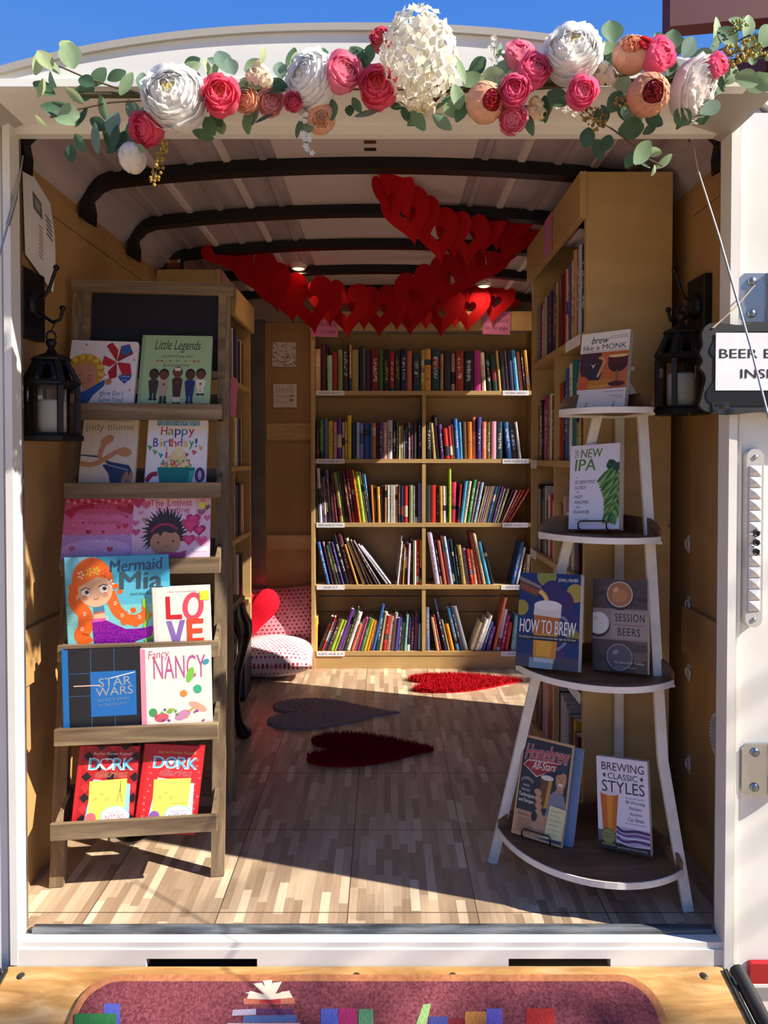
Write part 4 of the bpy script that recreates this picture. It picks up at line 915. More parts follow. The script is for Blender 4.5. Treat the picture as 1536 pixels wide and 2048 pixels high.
for k in range(46):
    a.hold = k % 6 > 0; t_ = rng.uniform(-1, 1); v = rng.uniform(0.2, 0.33); a.ell(0.51 + 0.30 * t_ * (1 - (v - 0.2) * 2), V(a, v), 0.02, 0.016, ('#c9453a', '#d9a03c', '#4f9c48', '#c96a8a', '#e0d05a', '#2f8aa0')[k % 6], 8); a.hold = False
a.poly([(0.19, V(a, 0.22)), (0.82, V(a, 0.22)), (0.74, 0), (0.28, 0)], '#12776e'); a.poly([(0.72, V(a, 0.16)), (0.80, V(a, 0.17)), (0.76, 0), (0.70, 0)], '#3aa89c')
a.curve([(0.02, V(a, 0.0)), (0.10, V(a, 0.10)), (0.20, V(a, 0.12))], 0.08, '#8f1f30'); a.ell(0.90, V(a, 0.10), 0.085, 0.10, '#4f2a5e'); a.ell(0.90, V(a, 0.10), 0.03, 0.06, '#bfa8bd')
a.rect(0.315, V(a, 0.36), 0.345, V(a, 0.46), '#a8336c'); a.ell(0.33, V(a, 0.51), 0.012, 0.04, '#e0b04a')
a.build('cover_print', o)
# 5 pink valentine book (its cartoon figures are left out)
o, a = lbook('pink square book with red hearts and sparkly lettering on the ladder third tray', (131.4, 995.4), (268.0, 994.2), (133, 1112), 2, 0.082, 0.05, '#d86a92', 0.008, False)
a.rect(0, V(a, 0.72), 1, 1, '#cf4f74'); a.rect(0, 0, 1, V(a, 0.35), '#b58ac0'); a.ell(0.5, V(a, 0.1), 0.5, 0.14, '#c9a2d6')
for k in range(20): a.circ(0.04 + 0.05 * k, V(a, 0.93 + 0.03 * math.sin(k * 2.1)), 0.02, ('#e7a9bf', '#b02142')[k % 2], 10)
a.curve([(0.02, V(a, 0.72)), (0.25, V(a, 0.83)), (0.5, V(a, 0.84)), (0.75, V(a, 0.83)), (0.99, V(a, 0.73))], 0.075, '#b3283c')
a.rect(0.40, V(a, 0.91), 0.54, V(a, 0.925), '#7a2440')
a.text('MINNIE', 0.43, V(a, 0.80), 0.76, V(a, 0.89), '#d8447c', out='#f0d3de', ow=0.016)
a.text('Be My Sparkly', 0.29, V(a, 0.655), 0.88, V(a, 0.76), '#b8283c', out='#f3d7e0', ow=0.016)
a.text('Valentine', 0.34, V(a, 0.52), 0.84, V(a, 0.62), '#b8283c', out='#f3d7e0', ow=0.016)
for u, v, r in ((0.10, 0.70, 0.07), (0.98, 0.82, 0.08), (0.28, 0.56, 0.022), (0.91, 0.66, 0.03), (0.37, 0.40, 0.045), (0.58, 0.40, 0.03), (0.80, 0.48, 0.04), (0.9, 0.50, 0.05), (0.16, 0.46, 0.04), (0.15, 0.12, 0.05), (0.70, 0.10, 0.05)): a.heart(u, V(a, v), r, ('#c22a44', '#d95a7e', '#a81f3a')[int(u * 30) % 3])
for k in range(45): a.circ(rng.random(), V(a, rng.uniform(0.02, 0.6)), rng.uniform(0.004, 0.012), ('#f6dbe6', '#e8b4d0')[k % 2], 8)
a.build('cover_print', o)
# 6 pink book with spiky haired girl
o, a = lbook('pink book with a spiky brown-haired girl and heart balloons on the ladder third tray', (268.5, 993), (422, 991), (269, 1113), 2, 0.080, 0.046, '#dcb6c8', 0.010, True)
for k in range(5): a.rect(0.22 + 0.13 * k, V(a, 0.30), 0.28 + 0.13 * k, V(a, 0.97), '#e6c6d4')
for u, v, r, c in ((0.06, 0.90, 0.09, '#c23f74'), (0.16, 0.86, 0.07, '#d0608c'), (0.10, 0.72, 0.04, '#d98aa6'), (0.04, 0.55, 0.05, '#cf5f8c'), (0.16, 0.60, 0.05, '#b08a6a'), (0.05, 0.40, 0.06, '#c8487a'), (0.90, 0.92, 0.04, '#d98aa6'), (0.95, 0.80, 0.05, '#7a5a58'), (0.88, 0.72, 0.06, '#a0606c'), (0.96, 0.62, 0.05, '#d0608c')): a.heart(u, V(a, v), r, c)
a.text('The Littlest', 0.21, V(a, 0.83), 0.76, V(a, 0.94), '#c2347a', out='#f2dbe6', ow=0.016); a.text('Valentine', 0.30, V(a, 0.71), 0.72, V(a, 0.82), '#c2347a', out='#f2dbe6', ow=0.016)
for k in range(60):
    t_ = -0.5 + (PI + 1.0) * k / 59; L = 0.10 + 0.08 * ((k * 7) % 5) / 4
    a.stroke([(0.42 + 0.13 * math.cos(t_), V(a, 0.36) + 0.15 * math.sin(t_)), (0.42 + (0.13 + L) * math.cos(t_ + 0.12), V(a, 0.36) + (0.15 + L * 1.25) * math.sin(t_ + 0.12))], 0.045, ('#33241e', '#43302a', '#2a1d18')[k % 3], True)
a.ell(0.42, V(a, 0.40), 0.22, 0.24, '#3a2a24'); a.ell(0.43, V(a, 0.22), 0.195, 0.185, '#b9845f')
a.curve([(0.24, V(a, 0.40)), (0.33, V(a, 0.50)), (0.45, V(a, 0.52)), (0.58, V(a, 0.44))], 0.03, '#a82a4c')
a.poly([(0.24, V(a, 0.34)), (0.30, V(a, 0.46)), (0.45, V(a, 0.48)), (0.58, V(a, 0.40)), (0.50, V(a, 0.37)), (0.40, V(a, 0.40)), (0.36, V(a, 0.32)), (0.33, V(a, 0.38))], '#3a2a24')
a.circ(0.34, V(a, 0.22), 0.014, '#2a1712', 8); a.circ(0.53, V(a, 0.24), 0.014, '#2a1712', 8); a.curve([(0.42, V(a, 0.16)), (0.45, V(a, 0.15)), (0.48, V(a, 0.165))], 0.008, '#7a3f30')
for u, v, r, c in ((0.78, 0.60, 0.10, '#c02a64'), (0.75, 0.50, 0.12, '#d0386e'), (0.86, 0.42, 0.09, '#a81f54'), (0.73, 0.26, 0.09, '#c22f62'), (0.89, 0.24, 0.085, '#d95a8c')): a.heart(u, V(a, v), r, c); a.heart(u, V(a, v), r * 0.55, '#d84a7c')
a.poly([(0.30, 0), (0.36, V(a, 0.06)), (0.60, V(a, 0.05)), (0.70, V(a, 0.08)), (0.68, 0)], '#b83a78'); a.rect(0.80, V(a, 0.06), 0.97, V(a, 0.14), '#ead3e0')
a.rect(0.85, V(a, 0.79), 0.93, V(a, 0.88), '#e2e04a'); a.build('cover_print', o)
# 7 blue mermaid book
M_SEQ = NT('sequin_purple', 0.22, 0.55); _v = M_SEQ.coord(); _vo = M_SEQ.n('ShaderNodeTexVoronoi'); _vo.inputs['Scale'].default_value = 420; M_SEQ.l(_v, _vo.inputs['Vector'])
M_SEQ.color(M_SEQ.ramp(_vo.outputs['Color'], [(0.2, '#7a12c8'), (0.5, '#a01fb0'), (0.8, '#c83ad0')])); M_SEQ.bump(_vo.outputs['Distance'], 0.6, 0.002); M_SEQ = M_SEQ.m
o, a = lbook('large blue picture book with an orange-haired mermaid in a purple sequin tail', (128.5, 1115.4), (336.5, 1108.6), (132, 1293), 3, 0.082, 0.1225, '#39a3c4', 0.009, True, 0.03)
a.rect(0, 0, 1, V(a, 0.45), '#7cc8cc'); a.rect(0, V(a, 0.45), 1, V(a, 0.70), '#58b4cc'); a.ell(0.08, V(a, 0.85), 0.13, 0.26, '#6dbcd4'); a.rect(0.5, V(a, 0.82), 1, 1, '#2a92c0'); a.ell(0.22, V(a, 0.99), 0.09, 0.08, '#8fcbd8')
for k in range(14): a.rect(0.0, V(a, 0.02 + 0.03 * k), 0.14, V(a, 0.026 + 0.03 * k), '#a6dada')
HAIR, SKM = '#e5641c', '#e3b491'
def stars(pts, r, c='#f6ead8'):
    for u, v in pts:
        for j in range(5):
            a.hold = j > 0; a.ell(u + r * 0.8 * math.cos(j * 1.257), V(a, v) + r * 1.1 * math.sin(j * 1.257), r * 0.55, r * 0.3, c, 8, j * 1.257); a.hold = False
a.curve([(0.12, V(a, 0.66)), (0.09, V(a, 0.5)), (0.17, V(a, 0.36)), (0.17, V(a, 0.2)), (0.13, V(a, 0.12)), (0.19, V(a, 0.01))], 0.14, HAIR); a.curve([(0.42, V(a, 0.60)), (0.45, V(a, 0.48)), (0.50, V(a, 0.36)), (0.62, V(a, 0.27)), (0.72, V(a, 0.29)), (0.79, V(a, 0.36))], 0.11, HAIR)
for u, v, r in ((0.06, 0.66, 0.035), (0.08, 0.58, 0.04), (0.10, 0.15, 0.03), (0.48, 0.66, 0.03), (0.52, 0.60, 0.028), (0.64, 0.38, 0.03), (0.75, 0.40, 0.03), (0.55, 0.25, 0.035), (0.66, 0.22, 0.03)): a.circ(u, V(a, v), r, HAIR, 14)
a.poly([(0.28, V(a, 0.50)), (0.34, V(a, 0.50)), (0.35, V(a, 0.40)), (0.38, V(a, 0.28)), (0.25, V(a, 0.26)), (0.26, V(a, 0.42))], SKM)
a.poly([(0.255, V(a, 0.44)), (0.355, V(a, 0.46)), (0.365, V(a, 0.38)), (0.26, V(a, 0.36))], '#3f7f9c'); a.poly([(0.255, V(a, 0.37)), (0.365, V(a, 0.385)), (0.365, V(a, 0.365)), (0.26, V(a, 0.35))], '#c9574c')
a.ell(0.26, V(a, 0.72), 0.20, 0.24, HAIR); a.ell(0.28, V(a, 0.62), 0.165, 0.165, SKM)
a.poly([(0.11, V(a, 0.66)), (0.15, V(a, 0.83)), (0.28, V(a, 0.90)), (0.42, V(a, 0.82)), (0.46, V(a, 0.66)), (0.40, V(a, 0.75)), (0.30, V(a, 0.77)), (0.18, V(a, 0.70))], '#ea6d22')
for u, v in ((0.19, 0.60), (0.36, 0.635)):
    a.ell(u, V(a, v), 0.04, 0.042, '#f4efe6', rot=0.3); a.circ(u + 0.012, V(a, v) + 0.004, 0.02, '#2a1b18', 12); a.circ(u + 0.018, V(a, v) + 0.012, 0.006, '#ffffff', 8); a.stroke([(u - 0.045, V(a, v) + 0.02), (u, V(a, v) + 0.046), (u + 0.045, V(a, v) + 0.03)], 0.010, '#3a1d18')
a.circ(0.18, V(a, 0.54), 0.028, '#d98f78'); a.circ(0.38, V(a, 0.57), 0.028, '#d98f78'); a.curve([(0.26, V(a, 0.53)), (0.29, V(a, 0.52)), (0.31, V(a, 0.54))], 0.007, '#9c4038')
for u, v, c in ((0.15, 0.80, '#f2e6c8'), (0.23, 0.83, '#c9c44a'), (0.30, 0.84, '#a9c24a'), (0.37, 0.81, '#e03a2a'), (0.43, 0.69, '#f4efe6')): stars([(u, v)], 0.028, c)
stars([(0.11, 0.55), (0.17, 0.36), (0.14, 0.19), (0.47, 0.47), (0.53, 0.33), (0.60, 0.36), (0.70, 0.30), (0.38, 0.30)], 0.015)
a.poly([(0.24, V(a, 0.27)), (0.36, V(a, 0.29)), (0.44, V(a, 0.24)), (0.56, V(a, 0.17)), (0.72, V(a, 0.17)), (0.84, V(a, 0.20)), (0.82, V(a, 0.08)), (0.66, V(a, 0.03)), (0.52, 0), (0.26, 0)], M_SEQ); a.poly([(0.24, V(a, 0.30)), (0.37, V(a, 0.305)), (0.37, V(a, 0.275)), (0.24, V(a, 0.26))], '#d05aa0')
a.curve([(0.74, V(a, 0.18)), (0.78, V(a, 0.30)), (0.77, V(a, 0.42))], 0.03, '#8cc43a'); a.ell(0.75, V(a, 0.46), 0.02, 0.05, '#8cc43a'); a.curve([(0.74, V(a, 0.02)), (0.82, V(a, 0.06)), (0.86, V(a, 0.20))], 0.04, '#7cb84a')
a.text('Mermaid', 0.43, V(a, 0.83), 0.94, V(a, 0.96), '#1d3f66', shear=0.1, bold=0.05, rise=0.02); a.text('Mia', 0.52, V(a, 0.62), 0.93, V(a, 0.82), '#34505e', shear=0.05, bold=0.08); a.text('and the Royal Visit', 0.62, V(a, 0.54), 1.02 - 0.05, V(a, 0.585), '#3a6a74')
a.build('cover_print', o)
# 8 white LOVE book
o, a = lbook('white book with big LOVE lettering in red, purple and orange on the ladder', (304.4, 1176), (418.9, 1171), (307.5, 1284.5), 3, 0.0905, 0.131, '#eae4da', 0.012, True, 0.03)
a.rect(0, 0, 0.07, 1, '#ddd6cc'); a.text('1 New York Times Bestseller', 0.26, V(a, 0.90), 0.78, V(a, 0.925), '#8a8480')
a.poly([(u, V(a, v)) for u, v in ((0.22, 0.83), (0.30, 0.83), (0.30, 0.49), (0.50, 0.49), (0.50, 0.40), (0.22, 0.41))], '#c81f2c')
a.ell(0.70, V(a, 0.63), 0.185, 0.215, '#dd4a60', rot=-0.15); a.ell(0.70, V(a, 0.63), 0.095, 0.14, '#eae4da', rot=-0.15)
a.poly([(u, V(a, v)) for u, v in ((0.22, 0.38), (0.31, 0.38), (0.385, 0.10), (0.46, 0.385), (0.55, 0.39), (0.43, -0.06), (0.33, -0.06))], '#8568b4')
for k in range(7): a.stroke([(0.24 + 0.03 * k, V(a, 0.36 - 0.055 * k)), (0.27 + 0.03 * k, V(a, 0.30 - 0.05 * k))], 0.008, '#a48fce')
a.poly([(u, V(a, v)) for u, v in ((0.58, 0.40), (0.87, 0.40), (0.87, 0.31), (0.67, 0.31), (0.67, 0.22), (0.85, 0.22), (0.85, 0.13), (0.67, 0.13), (0.67, 0.04), (0.87, 0.04), (0.87, -0.06), (0.58, -0.06))], '#d8482c')
a.rect(0.82, V(a, 0.74), 0.985, V(a, 0.91), '#e8e03a'); a.build('cover_print', o)
# 9 blue book of dark squares (its film figures are left out)
o, a = lbook('bright blue book with a grid of dark starry squares on the ladder fifth tray', (123.4, 1301), (279.4, 1295), (127.8, 1462), 4, 0.084, 0.119, '#14161f', 0.012, True, 0.03, ('#1468b4', 0.075))
a.rect(0.075, 0, 1, 1, '#171a24')
for k in range(70): a.circ(0.09 + 0.9 * rng.random(), rng.random(), 0.0035, '#4a5064', 5)
for u in (0.36, 0.66): a.rect(u, V(a, 0.72), u + 0.008, 1, '#2a5a8c'); a.rect(u, 0, u + 0.008, V(a, 0.16), '#2a5a8c')
for v in (0.70, 0.42): a.rect(0.075, V(a, v), 0.36, V(a, v + 0.007), '#2a5a8c')
a.rect(0.355, V(a, 0.16), 0.945, V(a, 0.72), '#1565b0')
a.text('STAR', 0.46, V(a, 0.535), 0.88, V(a, 0.645), '#8d97a0', bold=0.03, rise=0.02); a.text('WARS', 0.42, V(a, 0.42), 0.90, V(a, 0.525), '#8d97a0', bold=0.03, rise=0.02)
a.text("WHO'S WHO", 0.44, V(a, 0.35), 0.86, V(a, 0.39), '#6f8eae', rise=0.02); a.text('IN THE GALAXY', 0.46, V(a, 0.29), 0.82, V(a, 0.325), '#6f8eae', rise=0.02)
a.stroke([(0.62, V(a, 0.635)), (0.93, V(a, 0.70))], 0.012, '#dfe4ea'); a.stroke([(0.14, V(a, 0.55)), (0.48, V(a, 0.55))], 0.014, '#e0b8b0'); a.build('cover_print', o)
# 10 white book with pink spine (its storybook figure is left out)
o, a = lbook('white book with a pink spine and pink-to-teal lettering on the ladder fifth tray', (280, 1299), (421, 1292.3), (281.5, 1453), 4, 0.086, 0.119, '#e9e2d8', 0.010, True, 0.03, ('#e58aa4', 0.07))
a.text('Fancy', 0.11, V(a, 0.84), 0.41, V(a, 0.98), '#c8476c', shear=0.15, rise=0.02); 
a.text('NANCY', 0.18, V(a, 0.60), 0.92, V(a, 0.90), '#c84a88', out=None); a.text('NANCY', 0.18, V(a, 0.60), 0.92, V(a, 0.90), M_FADE if 'M_FADE' in globals() else '#b85a8c')
for u, v, ru, rv, c, ro_ in ((0.16, 0.17, 0.06, 0.05, '#3f9c58', 0.3), (0.28, 0.10, 0.10, 0.05, '#d05a68', 0.1), (0.40, 0.18, 0.05, 0.03, '#7cb84a', 0.5), (0.58, 0.12, 0.12, 0.05, '#c98ab0', 0.4), (0.70, 0.64, 0.05, 0.09, '#7cc04a', -0.3), (0.80, 0.22, 0.14, 0.04, '#dca58a', -0.5), (0.93, 0.80, 0.05, 0.03, '#3a9aa4', 0.6), (0.60, 0.40, 0.05, 0.04, '#d98a3a', 0.2), (0.80, 0.45, 0.06, 0.05, '#3fae82', 0.3)): a.ell(u, V(a, v), ru, rv, c, rot=ro_)
for k in range(16): a.ell(rng.uniform(0.1, 0.97), V(a, rng.uniform(0.03, 0.22)), 0.022, 0.012, ('#4f9c58', '#c8476c', '#6a4a9a', '#dca53a')[k % 4], rot=rng.random() * 3)
a.build('cover_print', o)
# 11, 12 red diaries (their cartoon girls are left out)
def diary(label, tl, tr, bl, chk):
    o, a = lbook(label, tl, tr, bl, 5, 0.070, 0.045, '#c21f22', 0.022, True, 0.03)
    if chk:
        a.rect(0.07, 0, 1, 1, '#a8181c')
        for i in range(5):
            for j in range(9):
                u, v = 0.16 + 0.2 * i, 0.06 + 0.118 * j; a.poly([(u - 0.085, v), (u, v - 0.056), (u + 0.085, v), (u, v + 0.056)], '#1b1416' if (i + j) % 2 else '#cf2a2c')
    else:
        a.rect(0.07, 0, 1, 1, '#c4262a')
        for k in range(20): a.heart((0.12, 0.93)[k % 2] + rng.uniform(-0.03, 0.05), V(a, 0.05 + 0.04 * k), 0.022, '#dd6a66')
    a.text('Tales and Doodles'[:0] or 'Rachel Renee Russell', 0.24, V(a, 0.88), 0.88, V(a, 0.92), '#d9a05a' if not chk else '#d8c8c0', shear=0.2)
    L = (('D', 0.18, 0.36), ('O', 0.37, 0.58), ('R', 0.58, 0.75), ('K', 0.75, 0.92))
    for ch, u0, u1 in L: a.text(ch, u0, V(a, 0.68), u1, V(a, 0.84), '#eef4f4', bold=0.07)
    for ch, u0, u1 in L:
        if ch != 'O' or not chk: a.text(ch, u0 + 0.015, V(a, 0.69), u1 - 0.015, V(a, 0.83), '#4fb0d8', bold=0.04)
    if chk: a.heart(0.475, V(a, 0.765), 0.12, '#eef4f4'); a.heart(0.475, V(a, 0.765), 0.10, '#c9222a')
    else: a.heart(0.475, V(a, 0.765), 0.05, '#eef4f4')
    a.text('diaries', 0.30, V(a, 0.585), 0.84, V(a, 0.68), '#8a2a2c' if chk else '#a8202a', shear=0.3, out='#eadfa0' if chk else '#f0d9da', ow=0.03)
    a.poly([(0.20, V(a, 0.02)), (0.93, V(a, 0.05)), (0.90, V(a, 0.50)), (0.28, V(a, 0.56))], '#8cc4dc' if chk else '#e0d0dc')
    a.poly([(0.26, V(a, 0.03)), (0.84, V(a, 0.05)), (0.84, V(a, 0.57)), (0.22, V(a, 0.53))], '#e8dc5c')
    if chk:
        a.stroke([(0.70, V(a, 0.26)), (0.735, V(a, 0.40)), (0.74, V(a, 0.54))], 0.01, '#6a6434'); a.stroke([(0.79, V(a, 0.26)), (0.747, V(a, 0.40)), (0.74, V(a, 0.54))], 0.01, '#6a6434'); a.stroke([(0.715, V(a, 0.34)), (0.77, V(a, 0.34))], 0.008, '#6a6434'); a.stroke([(0.72, V(a, 0.40)), (0.76, V(a, 0.40))], 0.008, '#6a6434')
    else:
        a.stroke([(0.55, V(a, 0.22)), (0.83, V(a, 0.24))], 0.006, '#6a6434')
    for k in range(3): a.heart(0.36 + 0.09 * k, V(a, 0.30 + 0.06 * (k % 2)), 0.03, '#4a4428'); a.heart(0.36 + 0.09 * k, V(a, 0.30 + 0.06 * (k % 2)), 0.022, '#e8dc5c')
    a.circ(0.30, V(a, 0.05), 0.09, '#d86a6c' if chk else '#8a5aa4'); a.ell(0.70, V(a, 0.08), 0.24, 0.11, '#8cc4dc'); a.ell(0.70, V(a, 0.08), 0.22, 0.10, '#eef0f0')
    a.text('Tales from a', 0.55, V(a, 0.11), 0.84, V(a, 0.15), '#a8405c' if chk else '#5a3a7a', rise=0.02); a.text('NOT-SO-', 0.54, V(a, 0.035), 0.86, V(a, 0.10), '#a8202a' if chk else '#5a3a7a', rise=0.02)
    a.build('cover_print', o)
diary('red and black diamond-patterned book with a yellow note on the ladder bottom tray', (160.6, 1492), (280, 1492.4), (158.4, 1645), True)
diary('plain red book with small hearts and a yellow note on the ladder bottom tray', (291, 1487), (408.6, 1492.4), (284, 1640), False)
# ------------------------------------------------------------------ white folding quarter-round stand
M_STW = NT('stand_white', 0.4); _n = M_STW.noise(M_STW.coord(), 22.0, 3); M_STW.color(M_STW.ramp(_n, [(0.3, '#d8d2c8'), (0.7, '#e8e3da')])); M_STW = M_STW.m
M_WAL = wood('stand_walnut', '#5f432d', '#7a573c', '#956f4f', (3, 26, 26), 0.5)
SHV = ((1.19, (0.451, 1.82), (0.652, 1.725), (0.628, 1.885)), (0.877, (0.402, 1.83), (0.668, 1.715), (0.634, 1.90)), (0.535, (0.345, 1.83), (0.694, 1.695), (0.638, 1.905)), (0.098, (0.300, 1.85), (0.701, 1.655), (0.640, 1.91)))
stand = empty('folding_shelf_stand', 'white quarter-round folding shelf stand with walnut shelves holding brewing books', 'display stand', T(0.55, 0.2, 0))
def wl_(x, D, z): return Vector((x - 0.55, D - 1.59 - 0.2, z))
for z, L, R, C in SHV:
    l, r, c = wl_(*L, 0), wl_(*R, 0), wl_(*C, 0)
    rl, rr_ = (l - c).length, (r - c).length; al, ar = math.atan2((l - c).y, (l - c).x), math.atan2((r - c).y, (r - c).x)
    if al > ar: al -= 2 * PI
    if al < -PI: pass
    arc = []
    for k in range(21):
        f = k / 20; a = al + (ar - al) * f; rad = rl + (rr_ - rl) * f + 0.35 * (rl + rr_) / 2 * 0.35 * math.sin(PI * f)
        arc.append((c.x + rad * math.cos(a), c.y + rad * math.sin(a)))
    outl = [(c.x, c.y)] + arc
    def slab(pts, z0, z1, m_, name):
        mb = MB(); mb.M = Matrix(((1, 0, 0, 0), (0, 0, 1, 0), (0, 1, 0, 0), (0, 0, 0, 1)))   # (x,y=height,z=depth)
        mb.prism(pts, z0, z1); return mb.build(name, m_, stand)
    slab(outl, z - 0.011, z, M_WAL, 'shelf_board')
    e = MB(); n = len(arc)
    for (o_, z0, z1) in ((0.004, z - 0.013, z + 0.002),):
        vs = []
        for k, (x, y) in enumerate(arc):
            d = Vector((x - c.x, y - c.y)).normalized()
            for rr2, zz2 in ((0.0005, z0), (o_, z0), (o_, z1), (0.0005, z1)): vs.append((x + d.x * rr2, y + d.y * rr2, zz2))
        e.add(vs, [(k * 4 + i, k * 4 + (i + 1) % 4, (k + 1) * 4 + (i + 1) % 4, (k + 1) * 4 + i) for k in range(n - 1) for i in range(4)])
    e.beam((l.x, l.y, z - 0.014), (c.x, c.y, z - 0.014), 0.012, 0.006).beam((r.x, r.y, z - 0.014), (c.x, c.y, z - 0.014), 0.012, 0.006)
    e.build('shelf_edge', M_STW, stand)
    for p_ in (l, r):
        t = (c - p_); m_ = MB(); h = 0.042
        u = t.normalized(); nrm = Vector((-u.y, u.x, 0)) * 0.004
        prof_ = [(0.0, 0), (0.0, 0.018), (0.02, h * 0.8), (0.05, h), (t.length, h), (t.length, 0)]
        vs = [p_ + u * s_ + nrm + Vector((0, 0, z + hh)) for s_, hh in prof_] + [p_ + u * s_ - nrm + Vector((0, 0, z + hh)) for s_, hh in prof_]
        m_.add(vs, [tuple(range(6)), tuple(range(11, 5, -1))] + [(i, (i + 1) % 6, 6 + (i + 1) % 6, 6 + i) for i in range(6)]); m_.build('gallery_rail', M_WAL, stand)
def leg(path, w, d, name='leg'):
    m = MB()
    for a, b in zip(path[:-1], path[1:]): m.beam(a, b, w, d, (0, -1, 0))
    m.build(name, M_STW, stand)
fl, fr_ = on_z(985, 1725, 0.0), on_z(1376, 1822, 0.0)
def sp(px, py, D): p = on_y(px, py, D - 1.59); return Vector((p.x - 0.55, p.y - 0.2, p.z))
leg([Vector((fl.x - 0.55, fl.y - 0.2, 0)), sp(1196, 826, 1.86)], 0.024, 0.012)
leg([Vector((fr_.x - 0.55, fr_.y - 0.2, 0)), sp(1325, 1520, 1.715), sp(1284, 822, 1.80)], 0.024, 0.012)
leg([wl_(0.640, 1.918, 0.0), wl_(0.634, 1.915, 1.305)], 0.022, 0.012)
leg([wl_(0.655, 1.80, 1.18), wl_(0.628, 1.905, 1.300)], 0.022, 0.010)
MB().beam(wl_(0.60, 1.912, 1.302), wl_(0.665, 1.905, 1.305), 0.05, 0.01).build('top_cap', M_STW, stand)

# ------------------------------------------------------------------ brewing books
def sbook(label, tl, bl, br, Dl, Dr, tr, zs, col, t, hard, lean=0.22, spine=None, name='brewing_book', bg='#e9e4ea'):
    BL, BR = on_y(*bl, Dl - 1.59), on_y(*br, Dr - 1.59)
    BL.z = BR.z = zs
    x = (BR - BL); x.z = 0; x.normalize(); back = Vector((-x.y, x.x, 0))
    z = (Vector((0, 0, 1)) * math.cos(lean) + back * math.sin(lean)).normalized(); y = z.cross(x)
    TLp = on_plane(*tl, BL, y); TRp = on_plane(*tr, BL, y); BRp = on_plane(*br, BL, y); BLp = on_plane(*bl, BL, y)
    w = 0.5 * ((TRp - TLp).length + (BRp - BLp).length); h = (TLp - BLp).length
    xx = ((TRp - TLp).normalized() + (BRp - BLp).normalized()).normalized(); zz_ = y.cross(xx) * -1
    if zz_.z < 0: zz_ = -zz_
    M = frame(BLp, xx, y, xx.cross(y)); 
    lowest = min((M @ Vector((u, v, 0))).z for u in (0, w) for v in (0, t))
    M = T(0, 0, zs - lowest + 0.0008) @ M
    o = hard_cover(name, label, M, w, h, t, col, hard, spine, 'brewing books on the white stand'); return o, Art(w, h), M, w, h
SZ = [s[0] + 0.0005 for s in SHV]
# brown abbey beer book
o, a, Mb1, w1, h1 = sbook('white and brown paperback picturing a dark goblet of beer on the stand top shelf', (1172.6, 662.7), (1151, 811), (1249, 807.5), 1.83, 1.75, (1269.8, 649), SZ[0], '#ddd6d4', 0.022, False)
a.rect(0, 0.24, 1, 0.73, '#b5612c')
for k in range(60): a.circ(rng.random(), rng.uniform(0.26, 0.72), 0.010, ('#8a3f20', '#cf8044', '#a8522a')[k % 3], 6)
a.rect(0.0, 0.62, 0.45, 0.73, '#4a2230'); a.ell(0.25, 0.55, 0.24, 0.20, '#3f1f2c'); a.ell(0.32, 0.45, 0.16, 0.12, '#2c2233'); a.poly([(0.25, 0.58), (0.30, 0.52), (0.35, 0.59), (0.30, 0.555)], '#d9c8c0'); a.curve([(0.40, 0.66), (0.52, 0.62), (0.46, 0.50), (0.40, 0.40)], 0.05, '#c98a5a')
a.ell(0.42, 0.33, 0.40, 0.08, '#c98a3a', a0=PI, a1=2 * PI); a.ell(0.42, 0.36, 0.34, 0.07, '#b8742c', a0=PI, a1=2 * PI); a.ell(0.10, 0.32, 0.13, 0.10, '#c2521f')
for k in range(12): a.circ(0.03 + 0.05 * (k % 4), 0.27 + 0.04 * (k // 4), 0.009, '#e8c48a', 6)
a.ell(0.80, 0.57, 0.20, 0.12, '#3c1112'); a.rect(0.60, 0.57, 1.0, 0.665, '#4c1714'); a.ell(0.80, 0.665, 0.20, 0.02, '#e0bc7c'); a.rect(0.775, 0.33, 0.825, 0.47, '#7a4a3a'); a.ell(0.80, 0.30, 0.17, 0.035, '#4a1a1c'); a.circ(0.80, 0.41, 0.035, '#8a5a4a')
a.rect(0, 0.0, 1, 0.24, '#ddd6d4'); a.rect(0, 0.73, 1, 1, '#e0d9d6')
a.text('brew', 0.22, 0.85, 0.58, 0.945, '#1d1a1c', shear=0.3, bold=0.02); a.text('like a MONK', 0.06, 0.765, 0.95, 0.835, '#1d1a1c')
for v in (0.93, 0.905): a.rect(0.60, v, 0.97, v + 0.006, '#7a7274')
a.rect(0.06, 0.742, 0.95, 0.749, '#8a8284'); a.text('Stan Hieronymus', 0.56, 0.185, 0.96, 0.215, '#5a5256', shear=0.15); a.rect(0.70, 0.14, 0.96, 0.148, '#8a8284'); a.rect(0.80, 0.115, 0.96, 0.123, '#8a8284'); a.build('cover_print', o)
# white hop book
o, a, Mb2, w2, h2 = sbook('white paperback with a big green hop cone in a black wire easel', (1159, 886), (1137, 1052), (1243, 1054.5), 1.82, 1.74, (1254, 876), SZ[1], '#dcd6e2', 0.034, False)
a.text('NEW', 0.22, 0.845, 0.66, 0.95, '#5a7a22', shear=0.1, bold=0.04); a.text('IPA', 0.10, 0.69, 0.52, 0.83, '#5a7a22', shear=0.1, bold=0.05); a.text('THE', 0.10, 0.845, 0.18, 0.945, '#4a4848', vert=True)
for s_, u0, u1, v in (('A', 0.13, 0.165, 0.60), ('SCIENTIFIC', 0.11, 0.54, 0.535), ('GUIDE', 0.11, 0.34, 0.47), ('TO', 0.14, 0.20, 0.42), ('HOP', 0.11, 0.27, 0.36), ('AROMA', 0.10, 0.39, 0.295), ('AND', 0.13, 0.23, 0.245), ('FLAVOR', 0.10, 0.41, 0.18)): a.text(s_, u0, v, u1, v + (0.04 if len(s_) > 3 or s_ == 'HOP' else 0.025), '#24222a', shear=0.15, bold=0.01)
